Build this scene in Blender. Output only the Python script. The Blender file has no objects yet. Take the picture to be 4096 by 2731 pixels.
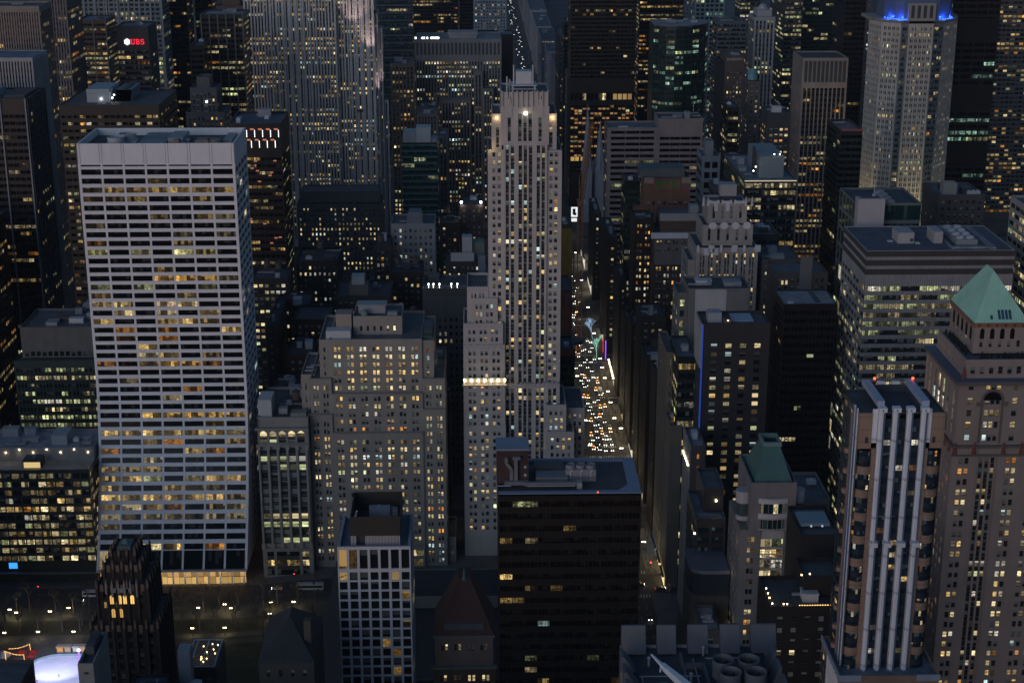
import bpy, math, random
import numpy as np
C = bpy.context.scene.collection
R = math.radians

# ------------------------------------------------------------------ camera, sky, sun, exposure
CAM_Z = 325.0
cam = bpy.data.cameras.new('camera')
cam.lens = 56.0
cam.sensor_width = 36.0
cam.clip_start = 1.0
cam.clip_end = 20000
cam_o = bpy.data.objects.new('camera', cam)
C.objects.link(cam_o)
cam_o.location = (0, 0, CAM_Z)
cam_o.rotation_euler = (R(90 - 17.8), 0, R(-1.27))
bpy.context.scene.camera = cam_o

SUN_EL, SUN_AZ = R(2.0), R(212)          # low sun behind the viewer, to the south-west
world = bpy.data.worlds.new('World')
bpy.context.scene.world = world
world.use_nodes = True
wn = world.node_tree
sky = wn.nodes.new('ShaderNodeTexSky')
sky.sky_type = 'NISHITA'
sky.sun_disc = False
sky.sun_elevation = SUN_EL
sky.sun_rotation = SUN_AZ
sky.air_density = 1.0
sky.dust_density = 1.0
sky.ozone_density = 3.0
wn.links.new(sky.outputs[0], wn.nodes['Background'].inputs[0])
wn.nodes['Background'].inputs[1].default_value = 0.104
sun = bpy.data.lights.new('sun', 'SUN')
sun.energy = 0.37
sun.angle = R(45)
sun.color = (0.70, 0.83, 1.0)
sun_o = bpy.data.objects.new('sun', sun)
C.objects.link(sun_o)
el = R(14)
sd = (math.sin(SUN_AZ) * math.cos(el), math.cos(SUN_AZ) * math.cos(el), math.sin(el))   # towards the afterglow
import mathutils
sun_o.rotation_euler = mathutils.Vector(sd).to_track_quat('Z', 'Y').to_euler()
sc = bpy.context.scene
sc.view_settings.view_transform = 'Standard'
sc.view_settings.look = 'None'
sc.view_settings.exposure = 0.66
sc.view_settings.gamma = 1.0
sc.cycles.max_bounces = 4
sc.cycles.diffuse_bounces = 2
sc.cycles.glossy_bounces = 2
sc.cycles.use_denoising = True
sc.cycles.sample_clamp_indirect = 2.0

# ------------------------------------------------------------------ camera maths for level of detail only
_p, _y = R(17.8), R(1.27)
_cp, _sp, _cy, _sy = math.cos(_p), math.sin(_p), math.cos(_y), math.sin(_y)
PXF = 56.0 / 36.0 * 1024
def depth_of(P):
    P = np.asarray(P, float)
    X, Y, Z = P[..., 0], P[..., 1], P[..., 2] - CAM_Z
    return X * _sy * _cp + Y * _cy * _cp - Z * _sp

# ------------------------------------------------------------------ materials
MATS = {}
def _nt(name):
    m = bpy.data.materials.new(name)
    m.use_nodes = True
    nt = m.node_tree
    return m, nt, nt.nodes['Principled BSDF'], nt.nodes.new, nt.links.new
def mathn(new, link, op, a, b=None, c=None):
    n = new('ShaderNodeMath'); n.operation = op
    for i, v in enumerate((a, b, c)):
        if v is None: continue
        if isinstance(v, (int, float)): n.inputs[i].default_value = v
        else: link(v, n.inputs[i])
    return n.outputs[0]
def wall(col, rough=0.8, var=0.22, joint=0.0, metal=0.0, streak=0.5):
    """masonry or metal: broad blotches, rain streaks and optional panel joints"""
    key = ('wall', col, rough, var, joint, metal, streak)
    if key in MATS: return MATS[key]
    m, nt, bs, new, link = _nt('facade_material')
    tc = new('ShaderNodeTexCoord')
    mp = new('ShaderNodeMapping'); mp.inputs['Scale'].default_value = (0.5, 0.5, 0.035)
    link(tc.outputs['Object'], mp.inputs[0])
    n1 = new('ShaderNodeTexNoise'); n1.inputs['Scale'].default_value = 1.0; n1.inputs['Detail'].default_value = 4
    link(mp.outputs[0], n1.inputs['Vector'])
    n2 = new('ShaderNodeTexNoise'); n2.inputs['Scale'].default_value = 0.09; n2.inputs['Detail'].default_value = 6
    n2.inputs['Roughness'].default_value = 0.62
    link(tc.outputs['Object'], n2.inputs['Vector'])
    a = mathn(new, link, 'MULTIPLY', n1.outputs[0], streak)
    b = mathn(new, link, 'MULTIPLY_ADD', n2.outputs[0], 1.0, a)
    mr = new('ShaderNodeMapRange')
    mr.inputs[1].default_value = 0.35 + 0.3 * streak; mr.inputs[2].default_value = 0.65 + 0.7 * streak
    mr.inputs[3].default_value = 1 - var; mr.inputs[4].default_value = 1 + var * 0.7
    link(b, mr.inputs[0])
    fac = mr.outputs[0]
    if joint:
        sp = new('ShaderNodeSeparateXYZ'); link(tc.outputs['Object'], sp.inputs[0])
        f = mathn(new, link, 'FRACT', mathn(new, link, 'DIVIDE', sp.outputs[2], joint))
        g = mathn(new, link, 'LESS_THAN', f, 0.07)
        fac = mathn(new, link, 'MULTIPLY', fac, mathn(new, link, 'MULTIPLY_ADD', g, -0.3, 1.0))
    mx = new('ShaderNodeVectorMath'); mx.operation = 'SCALE'
    mx.inputs[0].default_value = col
    link(fac, mx.inputs['Scale'])
    link(mx.outputs[0], bs.inputs['Base Color'])
    bs.inputs['Roughness'].default_value = rough
    bs.inputs['Metallic'].default_value = metal
    MATS[key] = m
    return m
def roofm(col=(0.16, 0.17, 0.19)):
    key = ('roof', col)
    if key in MATS: return MATS[key]
    m, nt, bs, new, link = _nt('roof_membrane')
    tc = new('ShaderNodeTexCoord')
    n1 = new('ShaderNodeTexNoise'); n1.inputs['Scale'].default_value = 0.18; n1.inputs['Detail'].default_value = 7
    n1.inputs['Roughness'].default_value = 0.7
    n2 = new('ShaderNodeTexNoise'); n2.inputs['Scale'].default_value = 1.4; n2.inputs['Detail'].default_value = 3
    for n in (n1, n2): link(tc.outputs['Object'], n.inputs['Vector'])
    s = mathn(new, link, 'MULTIPLY_ADD', n2.outputs[0], 0.35, n1.outputs[0])
    mr = new('ShaderNodeMapRange')
    mr.inputs[1].default_value = 0.45; mr.inputs[2].default_value = 0.9; mr.inputs[3].default_value = 0.55; mr.inputs[4].default_value = 1.35
    link(s, mr.inputs[0])
    mx = new('ShaderNodeVectorMath'); mx.operation = 'SCALE'; mx.inputs[0].default_value = col
    link(mr.outputs[0], mx.inputs['Scale']); link(mx.outputs[0], bs.inputs['Base Color'])
    bs.inputs['Roughness'].default_value = 0.75
    MATS[key] = m
    return m
def glow(col, s, sample=False):
    key = ('glow', col, s, sample)
    if key in MATS: return MATS[key]
    m, nt, bs, new, link = _nt('lamp_glow')
    bs.inputs['Base Color'].default_value = (0.04, 0.04, 0.04, 1)
    bs.inputs['Emission Color'].default_value = (*col, 1)
    bs.inputs['Emission Strength'].default_value = s * 0.5
    if not sample: m.cycles.emission_sampling = 'NONE'
    MATS[key] = m
    return m
def glassm(kind='office'):
    """window panes. Attribute lit = room light, seed = one number a window; UV x in metres, y from sill 0 to head 1"""
    key = ('glass', kind)
    if key in MATS: return MATS[key]
    P = dict(office=dict(pane=1.5, glass=(0.012, 0.016, 0.018), blind=(0.20, 0.20, 0.19), pb=0.35, fw=0.05, frame=(0.02, 0.02, 0.02), con=1.0),
             ribbon=dict(pane=1.55, glass=(0.006, 0.007, 0.007), blind=(0.05, 0.05, 0.045), pb=0.25, fw=0.035, frame=(0.01, 0.01, 0.01), con=0.75, spec=.14),
             sash=dict(pane=50, glass=(0.02, 0.026, 0.028), blind=(0.26, 0.28, 0.27), pb=0.7, fw=0.10, frame=(0.10, 0.12, 0.12), con=0.8, sash=1, amp=1.7),
             plain=dict(pane=50, glass=(0.012, 0.014, 0.015), blind=(0.10, 0.105, 0.10), pb=0.45, fw=0.05, frame=(0.05, 0.05, 0.05), con=0.8, amp=1.25),
             dark=dict(pane=1.6, glass=(0.007, 0.006, 0.006), blind=(0.022, 0.02, 0.018), pb=0.3, fw=0.04, frame=(0.006, 0.006, 0.006), con=1.2),
             teal=dict(pane=1.5, glass=(0.010, 0.034, 0.034), blind=(0.05, 0.09, 0.085), pb=0.25, fw=0.04, frame=(0.02, 0.03, 0.03), con=1.0),
             blue=dict(pane=1.2, glass=(0.018, 0.034, 0.050), blind=(0.14, 0.18, 0.20), pb=0.3, fw=0.05, frame=(0.03, 0.04, 0.05), con=0.9))[kind]
    m, nt, bs, new, link = _nt('window_glass')
    M = lambda *a: mathn(new, link, *a)
    uv = new('ShaderNodeUVMap'); uv.uv_map = 'UVMap'
    sx = new('ShaderNodeSeparateXYZ'); link(uv.outputs[0], sx.inputs[0])
    u, v = sx.outputs[0], sx.outputs[1]
    al = new('ShaderNodeAttribute'); al.attribute_name = 'lit'
    ase = new('ShaderNodeAttribute'); ase.attribute_name = 'seed'
    seed = ase.outputs['Fac']
    q = M('DIVIDE', u, P['pane'])
    cell = M('FLOOR', q); fr = M('FRACT', q)
    cb = new('ShaderNodeCombineXYZ'); link(cell, cb.inputs[0]); link(M('MULTIPLY', seed, 91.7), cb.inputs[1])
    w = new('ShaderNodeTexWhiteNoise'); w.noise_dimensions = '2D'; link(cb.outputs[0], w.inputs['Vector'])
    ws = new('ShaderNodeSeparateColor'); link(w.outputs['Color'], ws.inputs[0])
    r1, r2, r3 = ws.outputs[0], ws.outputs[1], ws.outputs[2]
    # blind drawn part of the way down in some panes
    drawn = M('LESS_THAN', r1, P['pb'])
    bl = M('MULTIPLY', drawn, M('GREATER_THAN', v, M('MULTIPLY_ADD', r2, 0.75, 0.05)))
    # frame
    d = M('MINIMUM', M('MULTIPLY', fr, P['pane']), M('MULTIPLY', M('SUBTRACT', 1.0, fr), P['pane']))
    fm = M('LESS_THAN', d, P['fw'])
    if P.get('sash'):
        fm = M('LESS_THAN', u, P['fw'])
        fm = M('MAXIMUM', fm, M('LESS_THAN', v, 0.06))
        fm = M('MAXIMUM', fm, M('LESS_THAN', M('ABSOLUTE', M('SUBTRACT', v, 0.5)), 0.03))
        fm = M('MAXIMUM', fm, M('GREATER_THAN', v, 0.95))
    # what the room shows: desks and people low down, ceiling and fittings above
    cb2 = new('ShaderNodeCombineXYZ'); link(M('MULTIPLY', u, 0.55), cb2.inputs[0]); link(M('MULTIPLY', v, 2.6), cb2.inputs[1]); link(M('MULTIPLY', seed, 37.0), cb2.inputs[2])
    n = new('ShaderNodeTexNoise'); n.inputs['Scale'].default_value = 1.15; n.inputs['Detail'].default_value = 4; n.inputs['Roughness'].default_value = 0.65
    link(cb2.outputs[0], n.inputs['Vector'])
    mr = new('ShaderNodeMapRange'); mr.inputs[1].default_value = 0.36; mr.inputs[2].default_value = 0.68
    mr.inputs[3].default_value = max(0.0, 0.45 - 0.4 * P['con']); mr.inputs[4].default_value = 0.70 + 0.25 * P['con']
    link(n.outputs[0], mr.inputs[0])
    # lamps, screens and bright desks as small spots
    n3 = new('ShaderNodeTexNoise'); n3.inputs['Scale'].default_value = 3.1; n3.inputs['Detail'].default_value = 2
    link(cb2.outputs[0], n3.inputs['Vector'])
    sp = new('ShaderNodeMapRange'); sp.inputs[1].default_value = 0.56; sp.inputs[2].default_value = 0.72; sp.inputs[3].default_value = 0.0; sp.inputs[4].default_value = 1.5 * P['con']
    link(n3.outputs[0], sp.inputs[0])
    # a pane may look into a darker or brighter room
    g4 = new('ShaderNodeCombineXYZ'); link(M('FLOOR', M('DIVIDE', u, 4.65)), g4.inputs[0]); link(M('MULTIPLY', seed, 53.3), g4.inputs[1])
    w4 = new('ShaderNodeTexWhiteNoise'); w4.noise_dimensions = '2D'; link(g4.outputs[0], w4.inputs['Vector'])
    pane = M('MULTIPLY', M('MULTIPLY_ADD', M('POWER', r3, 2.2), 1.7, 0.16), M('MULTIPLY_ADD', M('POWER', w4.outputs['Value'], 1.6), 1.6, 0.28))
    inside = M('MULTIPLY', M('ADD', mr.outputs[0], sp.outputs[0]), pane)
    e = M('ADD', M('MULTIPLY', inside, M('SUBTRACT', 1.0, bl)), M('MULTIPLY', bl, 0.62))
    e = M('MULTIPLY', e, M('SUBTRACT', 1.0, fm))
    mixc = new('ShaderNodeMix'); mixc.data_type = 'RGBA'
    mixc.inputs[6].default_value = (*P['glass'], 1); mixc.inputs[7].default_value = (*P['blind'], 1); link(bl, mixc.inputs[0])
    mixf = new('ShaderNodeMix'); mixf.data_type = 'RGBA'
    link(mixc.outputs[2], mixf.inputs[6]); mixf.inputs[7].default_value = (*P['frame'], 1); link(fm, mixf.inputs[0])
    link(mixf.outputs[2], bs.inputs['Base Color'])
    link(M('MULTIPLY_ADD', fm, 0.4, 0.10), bs.inputs['Roughness'])
    bs.inputs['IOR'].default_value = 1.45
    bs.inputs['Specular IOR Level'].default_value = P.get('spec', 0.28)
    link(al.outputs['Color'], bs.inputs['Emission Color'])
    link(M('MULTIPLY', e, P.get('amp', 1.0)), bs.inputs['Emission Strength'])
    m.cycles.emission_sampling = 'NONE'
    MATS[key] = m
    return m
ROOF = roofm((0.115, 0.125, 0.145))
ROOFL = roofm((0.26, 0.28, 0.32))
ROOFD = roofm((0.07, 0.075, 0.085))
STEEL = wall((0.30, 0.32, 0.35), 0.5, 0.15)
DARKST = wall((0.05, 0.055, 0.065), 0.5, 0.2)
WHITEP = wall((0.50, 0.52, 0.56), 0.6, 0.12)

# ------------------------------------------------------------------ mesh helpers
class MB:
    """collects faces and makes ONE mesh object of them"""
    def __init__(s): s.v = []; s.f = []; s.n = 0; s.quads = []
    def face(s, pts):
        s.v += [tuple(p) for p in pts]; s.f.append(list(range(s.n, s.n + len(pts)))); s.n += len(pts)
    def q(s, arr):
        if len(arr): s.quads.append(np.asarray(arr, float).reshape(-1, 4, 3))
    def box(s, x0, x1, y0, y1, z0, z1):
        a = [(x0, y0, z0), (x1, y0, z0), (x1, y1, z0), (x0, y1, z0), (x0, y0, z1), (x1, y0, z1), (x1, y1, z1), (x0, y1, z1)]
        s.q([[a[i] for i in f] for f in ((0, 1, 5, 4), (1, 2, 6, 5), (2, 3, 7, 6), (3, 0, 4, 7), (4, 5, 6, 7), (3, 2, 1, 0))])
        return s
    def prism(s, poly, z0, z1, cap=True):
        n = len(poly)
        for i in range(n):
            a, b = poly[i], poly[(i + 1) % n]
            s.face([(*a, z0), (*b, z0), (*b, z1), (*a, z1)])
        if cap:
            s.face([(*p, z1) for p in poly])
        return s
    def cone(s, cx, cy, r0, r1, z0, z1, n=12, cap=True):
        p0 = [(cx + r0 * math.cos(2 * math.pi * i / n), cy + r0 * math.sin(2 * math.pi * i / n), z0) for i in range(n)]
        p1 = [(cx + r1 * math.cos(2 * math.pi * i / n), cy + r1 * math.sin(2 * math.pi * i / n), z1) for i in range(n)]
        for i in range(n):
            j = (i + 1) % n
            if r1 < 1e-4: s.face([p0[i], p0[j], p1[i]])
            else: s.face([p0[i], p0[j], p1[j], p1[i]])
        if cap and r1 > 1e-4: s.face(p1)
        return s
    def bar(s, a, b, r, n=4, r2=None):
        a, b = mathutils.Vector(a), mathutils.Vector(b)
        d = (b - a)
        if d.length < 1e-6: return s
        t = d.to_track_quat('Z', 'Y').to_matrix()
        r2 = r if r2 is None else r2
        P0 = [a + t @ mathutils.Vector((r * math.cos(2 * math.pi * (i + .5) / n), r * math.sin(2 * math.pi * (i + .5) / n), 0)) for i in range(n)]
        P1 = [b + t @ mathutils.Vector((r2 * math.cos(2 * math.pi * (i + .5) / n), r2 * math.sin(2 * math.pi * (i + .5) / n), 0)) for i in range(n)]
        for i in range(n):
            j = (i + 1) % n
            s.face([P0[i], P0[j], P1[j], P1[i]])
        s.face(P0[::-1]); s.face(P1)
        return s
    def build(s, name, mat, parent=None, org=(0, 0, 0)):
        V = np.array(s.v, float).reshape(-1, 3)
        F = list(s.f)
        me = bpy.data.meshes.new(name)
        if s.quads:
            Q = np.concatenate(s.quads)
            base = len(V)
            V = np.concatenate([V, Q.reshape(-1, 3)])
            nq = len(Q)
        else: nq = 0; base = len(V)
        V = V - np.array(org)
        tot = np.array([len(f) for f in F] + [4] * nq, dtype=np.int32)
        loops = np.concatenate([np.array([i for f in F for i in f], dtype=np.int32), np.arange(base, base + 4 * nq, dtype=np.int32)])
        me.vertices.add(len(V)); me.vertices.foreach_set('co', V.astype(np.float32).ravel())
        me.loops.add(len(loops)); me.loops.foreach_set('vertex_index', loops)
        me.polygons.add(len(tot))
        me.polygons.foreach_set('loop_start', np.concatenate([[0], np.cumsum(tot)[:-1]]).astype(np.int32))
        me.update(calc_edges=True)
        me.materials.append(mat)
        o = bpy.data.objects.new(name, me)
        C.objects.link(o)
        if parent is not None: o.parent = parent
        return o
def build_many(name, group, parent, org):
    """one mesh from several collections, each with its own material"""
    all_ = MB(); idx = []
    for i, (m, b) in enumerate(group):
        for f in b.f: all_.f.append([k + all_.n for k in f])
        all_.v += b.v; all_.n += b.n; idx += [i] * len(b.f)
    for i, (m, b) in enumerate(group):
        all_.quads += b.quads; idx += [i] * sum(len(q) for q in b.quads)
    o = all_.build(name, group[0][0], parent, org)
    for m, b in group[1:]: o.data.materials.append(m)
    o.data.polygons.foreach_set('material_index', np.array(idx, dtype=np.int32))
    return o
def tag(o, label=None, cat=None, group=None, kind=None):
    if label: o['label'] = label
    if cat: o['category'] = cat
    if group: o['group'] = group
    if kind: o['kind'] = kind
    return o
def empty(name, loc, label=None, cat=None, group=None):
    o = bpy.data.objects.new(name, None); C.objects.link(o)
    o.location = loc; o.empty_display_size = 1
    return tag(o, label, cat, group)
def copy_tree(o, parent=None):
    c = o.copy(); C.objects.link(c)
    if parent is not None: c.parent = parent
    for ch in list(o.children): copy_tree(ch, c)
    return c

# ------------------------------------------------------------------ room light
PAL = dict(warm=(1.0, 0.66, 0.23), pale=(1.0, 0.80, 0.42), green=(0.80, 0.86, 0.42), cool=(0.70, 0.95, 0.92),
           orange=(1.0, 0.40, 0.07), white=(1.0, 0.92, 0.74), blue=(0.25, 0.55, 1.0), mint=(0.55, 0.95, 0.72))
MIX = dict(office=dict(warm=3, pale=6, green=2, white=1, orange=.4), amber=dict(warm=6, pale=3, orange=2, green=.6),
           lime=dict(pale=4, green=4, white=1), cool=dict(cool=4, white=3, pale=2, blue=.3), home=dict(warm=4, pale=4, white=1.5, orange=1),
           mint=dict(mint=4, green=2, pale=1), old=dict(pale=6, warm=4, white=2, cool=1, orange=.6, green=1))
GAIN = 0.31
def room_light(nr, nc, p, mix, rng, fvar=0.7, run=2):
    out = np.zeros((nr, nc, 3))
    names = list(MIX[mix]); wts = np.array([MIX[mix][k] for k in names], float); wts /= wts.sum()
    for r in range(nr):
        pf = min(0.95, p * math.exp(rng.normal(0, fvar) - fvar * fvar / 2))
        if rng.random() < 0.04 * (p > 0.28): pf = 0.92
        fl = names[rng.choice(len(names), p=wts)]
        fs = math.exp(rng.normal(0, 0.35))
        c = 0
        while c < nc:
            k = 1 + int(rng.geometric(1.0 / run)) if run > 1 else 1
            k = max(1, min(k, nc - c))
            if rng.random() < pf:
                nm = fl if rng.random() < 0.6 else names[rng.choice(len(names), p=wts)]
                for j in range(k):
                    s = fs * math.exp(rng.normal(-0.15, 0.45))
                    out[r, c + j] = np.array(PAL[nm]) * min(s, 1.9) * GAIN
            c += k
    return out

# ------------------------------------------------------------------ buildings
def ST(**k):
    d = dict(fh=3.8, bay=3.0, ww=0.5, wh=0.5, hd=0.2, edge=1.0, pair=1, gap=0.3, rec=0.3, spd=0.0, top=2.5, bot=4.0,
             wall=(0.3, 0.28, 0.27), span=None, glass='plain', lit=0.2, mix='office', fvar=0.7, run=2, joint=0.0, rough=0.8, var=0.2, nb=None)
    d.update(k); return d
class Bld:
    def __init__(s, name, label, loc, cat='building', group=None, seed=None):
        s.loc = loc
        s.root = empty(name, loc, label, cat, group)
        s.acc = {}
        s.win = []          # (points, lit, seed, width, glass)
        s.rng = np.random.default_rng(abs(hash_label(label)) if seed is None else seed)
    def mb(s, part, mat):
        k = (part, mat.as_pointer())
        if k not in s.acc: s.acc[k] = (part, mat, MB())
        return s.acc[k][2]
    def part(s, name, mat, mb, parent=None, kind=None, label=None):
        o = mb.build(name, mat, parent or s.root, s.loc)
        return tag(o, label=label, kind=kind)
    def box(s, name, mat, *b, parent=None):
        return s.part(name, mat, MB().box(*b), parent)
    def facade(s, O, U, N, W, z0, z1, st, warp=None, cols=None, rows=None, fine=True, lit=None):
        O, U, N = (np.array(a, float) for a in (O, U, N))
        Z = np.array((0, 0, 1.0))
        wm = wall(st['wall'], st['rough'], st['var'], st['joint'])
        if cols is None:
            n = st['nb'] or max(1, round((W - 2 * st['edge']) / st['bay']))
            bw = (W - 2 * st['edge']) / n
            cols = []
            for i in range(n):
                c = st['edge'] + (i + 0.5) * bw; hw = bw * st['ww'] / 2
                k = st['pair']; g = st['gap']
                w1 = (2 * hw - (k - 1) * g) / k
                for j in range(k):
                    a = c - hw + j * (w1 + g); cols.append((a, a + w1))
        if rows is None:
            rows = []
            zt = z1 - st['top']
            while zt - st['fh'] > z0 + st['bot'] - 0.01:
                b1 = zt - st['fh'] * st['hd']; rows.append((b1 - st['fh'] * st['wh'], b1)); zt -= st['fh']
        cols = np.array(cols, float).reshape(-1, 2); rows = np.array(rows, float).reshape(-1, 2)
        def q(u0, u1, w0, w1, d0, d1=None, mode='f'):
            u0, u1, w0, w1, d0 = np.broadcast_arrays(*[np.asarray(a, float).ravel() for a in (u0, u1, w0, w1, d0)])
            d1 = d0 if d1 is None else np.broadcast_to(np.asarray(d1, float), u0.shape)
            if mode == 'f': c = [(u0, w0, d0), (u1, w0, d0), (u1, w1, d0), (u0, w1, d0)]
            elif mode == 'v': c = [(u0, w0, d0), (u0, w0, d1), (u0, w1, d1), (u0, w1, d0)]      # jamb at u0
            else: c = [(u0, w0, d0), (u1, w0, d0), (u1, w0, d1), (u0, w0, d1)]                 # sill at w0
            P = np.stack([O + a[:, None] * U + b[:, None] * Z - e[:, None] * N for a, b, e in c], 1)
            if warp: P = warp(P)
            return P
        wq = s.mb('wall', wm)
        if not len(rows) or not len(cols):
            wq.q(q(0, W, z0, z1, 0)); return
        if warp: zs = np.linspace(z0, z1, 50)
        e = np.concatenate([[0], cols.ravel(), [W]]).reshape(-1, 2)
        if warp:
            for a, b in e:
                wq.q(q(a, b, zs[:-1], zs[1:], 0))
        else: wq.q(q(e[:, 0], e[:, 1], z0, z1, 0))
        rt = rows[:, 1].max(); rb = rows[:, 0].min()
        wq.q(q(cols[:, 0], cols[:, 1], rt, z1, 0)); wq.q(q(cols[:, 0], cols[:, 1], z0, rb, 0))
        r, sp = st['rec'], st['spd']
        R_ = rows[np.argsort(-rows[:, 1])]
        sm = wm if st['span'] is None else wall(st['span'], 0.45 if sum(st['span']) < 0.2 else 0.75, 0.15)
        sq = wq if st['span'] is None else s.mb('wall', sm)
        nr, nc = len(R_), len(cols)
        if nr > 1:
            cu0, cz = np.meshgrid(cols[:, 0], R_[:-1, 0]); cu1, cb = np.meshgrid(cols[:, 1], R_[1:, 1])
            sq.q(q(cu0, cu1, cb, cz, sp))
            if fine and sp > 0:
                wq.q(q(cu0, cu1, cb, cz, 0, sp, 'v')); wq.q(q(cu1, cu0, cb, cz, 0, sp, 'v'))
        a0, b0 = np.meshgrid(cols[:, 0], R_[:, 0]); a1, b1 = np.meshgrid(cols[:, 1], R_[:, 1])
        if fine:
            wq.q(q(a0, a1, b0, b1, 0, r, 'v')); wq.q(q(a1, a0, b0, b1, 0, r, 'v'))
            wq.q(q(a0, a1, b0, b1, 0, r, 'h')); wq.q(q(a0, a1, b1, b0, 0, r, 'h'))
        P = q(a0, a1, b0, b1, r if fine else min(r, 0.12))
        L = room_light(nr, nc, st['lit'], st['mix'], s.rng, st['fvar'], st['run']) if lit is None else lit
        L = L.reshape(-1, 3) * st.get('gain', 1.0)
        s.win.append((P, L, s.rng.random(len(P)), (a1 - a0).ravel(), st['glass']))
    def block(s, x0, x1, y0, y1, z0, z1, st, faces=None, roof=ROOF, par=1.1, fine=None, **ov):
        st = dict(st, **ov)
        if faces is None: faces = 'S' + ('W' if x0 > 0 else '') + ('E' if x1 < 0 else '')
        if fine is None: fine = y0 < 950
        wm = wall(st['wall'], st['rough'], st['var'], st['joint'])
        for f, O, U, N, W in (('S', (x0, y0, 0), (1, 0, 0), (0, -1, 0), x1 - x0), ('E', (x1, y0, 0), (0, 1, 0), (1, 0, 0), y1 - y0),
                              ('W', (x0, y1, 0), (0, -1, 0), (-1, 0, 0), y1 - y0), ('N', (x1, y1, 0), (-1, 0, 0), (0, 1, 0), x1 - x0)):
            if f in faces: s.facade(O, U, N, W, z0, z1, st, fine=fine)
            else:
                U = np.array(U, float); O = np.array(O, float)
                s.mb('wall', wm).q([[O + (0, 0, z0), O + U * W + (0, 0, z0), O + U * W + (0, 0, z1), O + (0, 0, z1)]])
        s.roof(x0, x1, y0, y1, z1, wm, roof, par)
    def roof(s, x0, x1, y0, y1, z1, wm, roof=ROOF, par=1.1, t=0.45):
        w = s.mb('wall', wm)
        if par:
            for a in ((x0, x1, y0, y0 + t), (x0, x1, y1 - t, y1), (x0, x0 + t, y0 + t, y1 - t), (x1 - t, x1, y0 + t, y1 - t)):
                w.q([[(a[0], a[2], z1), (a[1], a[2], z1), (a[1], a[3], z1), (a[0], a[3], z1)]])
            a, b, c, d = x0 + t, x1 - t, y0 + t, y1 - t
            for p, r in (((a, c), (b, c)), ((b, c), (b, d)), ((b, d), (a, d)), ((a, d), (a, c))):
                w.q([[(*p, z1 - par), (*r, z1 - par), (*r, z1), (*p, z1)]])
        else: a, b, c, d = x0, x1, y0, y1
        s.mb('roof', roof).q([[(a, c, z1 - par), (b, c, z1 - par), (b, d, z1 - par), (a, d, z1 - par)]])
    def clutter(s, x0, x1, y0, y1, z, n=4, tank=0, light=False):
        """plant on a roof: bulkheads, fan units, ducts, water tanks; each piece a part"""
        g = s.rng
        for i in range(n):
            w, d, h = g.uniform(2, max(2.1, min(8, .5 * (x1 - x0)))), g.uniform(2, max(2.1, min(7, .5 * (y1 - y0)))), g.uniform(1.2, 4.2)
            w, d = min(w, x1 - x0 - 1.4), min(d, y1 - y0 - 1.4)
            if w < .8 or d < .8: continue
            cx, cy = g.uniform(x0 + w / 2 + .6, x1 - w / 2 - .6), g.uniform(y0 + d / 2 + .6, y1 - d / 2 - .6)
            k = g.random()
            m = (STEEL, DARKST, WHITEP, ROOFL)[g.integers(4)]
            if k < .45:
                mb = MB().box(cx - w / 2, cx + w / 2, cy - d / 2, cy + d / 2, z, z + h)
                mb.box(cx - w / 2 - .15, cx + w / 2 + .15, cy - d / 2 - .15, cy + d / 2 + .15, z + h, z + h + .25)
                s.part('bulkhead', m, mb)
            elif k < .75:
                mb = MB().box(cx - w / 2, cx + w / 2, cy - 1.3, cy + 1.3, z + .4, z + 2)
                nf = max(1, int(w / 2.2))
                for j in range(nf): mb.cone(cx - w / 2 + (j + .5) * w / nf, cy, .85, .75, z + 2.01, z + 2.5, 10)
                s.part('air_conditioning_unit', m, mb)
            else:
                mb = MB().box(cx - w * .8, cx + w * .8, cy - .4, cy + .4, z + .5, z + 1.2)
                mb.box(cx + w * .8 - .8, cx + w * .8, cy + .4, cy + 3, z + .5, z + 1.15)
                s.part('duct', STEEL, mb)
        for i in range(tank):
            cx, cy = x0 + 2.6 + g.random() * max(0, x1 - x0 - 5.2), y0 + 2.6 + g.random() * max(0, y1 - y0 - 5.2)
            water_tank(s, cx, cy, z)
    def finish(s, nwin=100, minpx=4.5):
        for part in dict.fromkeys(a[0] for a in s.acc.values()):
            g = [(m, b) for p, m, b in s.acc.values() if p == part and (b.f or b.quads)]
            if g: build_many(part, g, s.root, s.loc)
        if not s.win: return s.root
        P = np.concatenate([w[0] for w in s.win]); L = np.concatenate([w[1] for w in s.win])
        S = np.concatenate([w[2] for w in s.win]); W = np.concatenate([w[3] for w in s.win])
        G = np.array([g for w in s.win for g in [w[4]] * len(w[0])])
        D = depth_of(P.mean(1))
        hz = P[:, 2, 2] - P[:, 1, 2]
        wx = np.abs(P[:, 1, 0] - P[:, 0, 0]) + 0.25 * np.abs(P[:, 1, 1] - P[:, 0, 1])
        area = (PXF / D) ** 2 * hz * wx
        own = np.zeros(len(P), bool)
        if np.median(area) >= minpx or len(P) <= nwin:
            own[np.argsort(-area)[:nwin]] = True
        Q = P - np.array(s.loc)
        for i in np.where(own)[0]:
            win_mesh('window', Q[i:i + 1], L[i:i + 1], S[i:i + 1], W[i:i + 1], G[i], s.root)
        k = ~own
        if k.any(): tag(win_mesh('window', Q[k], L[k], S[k], W[k], list(G[k]), s.root), kind='stuff')
        return s.root
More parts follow.
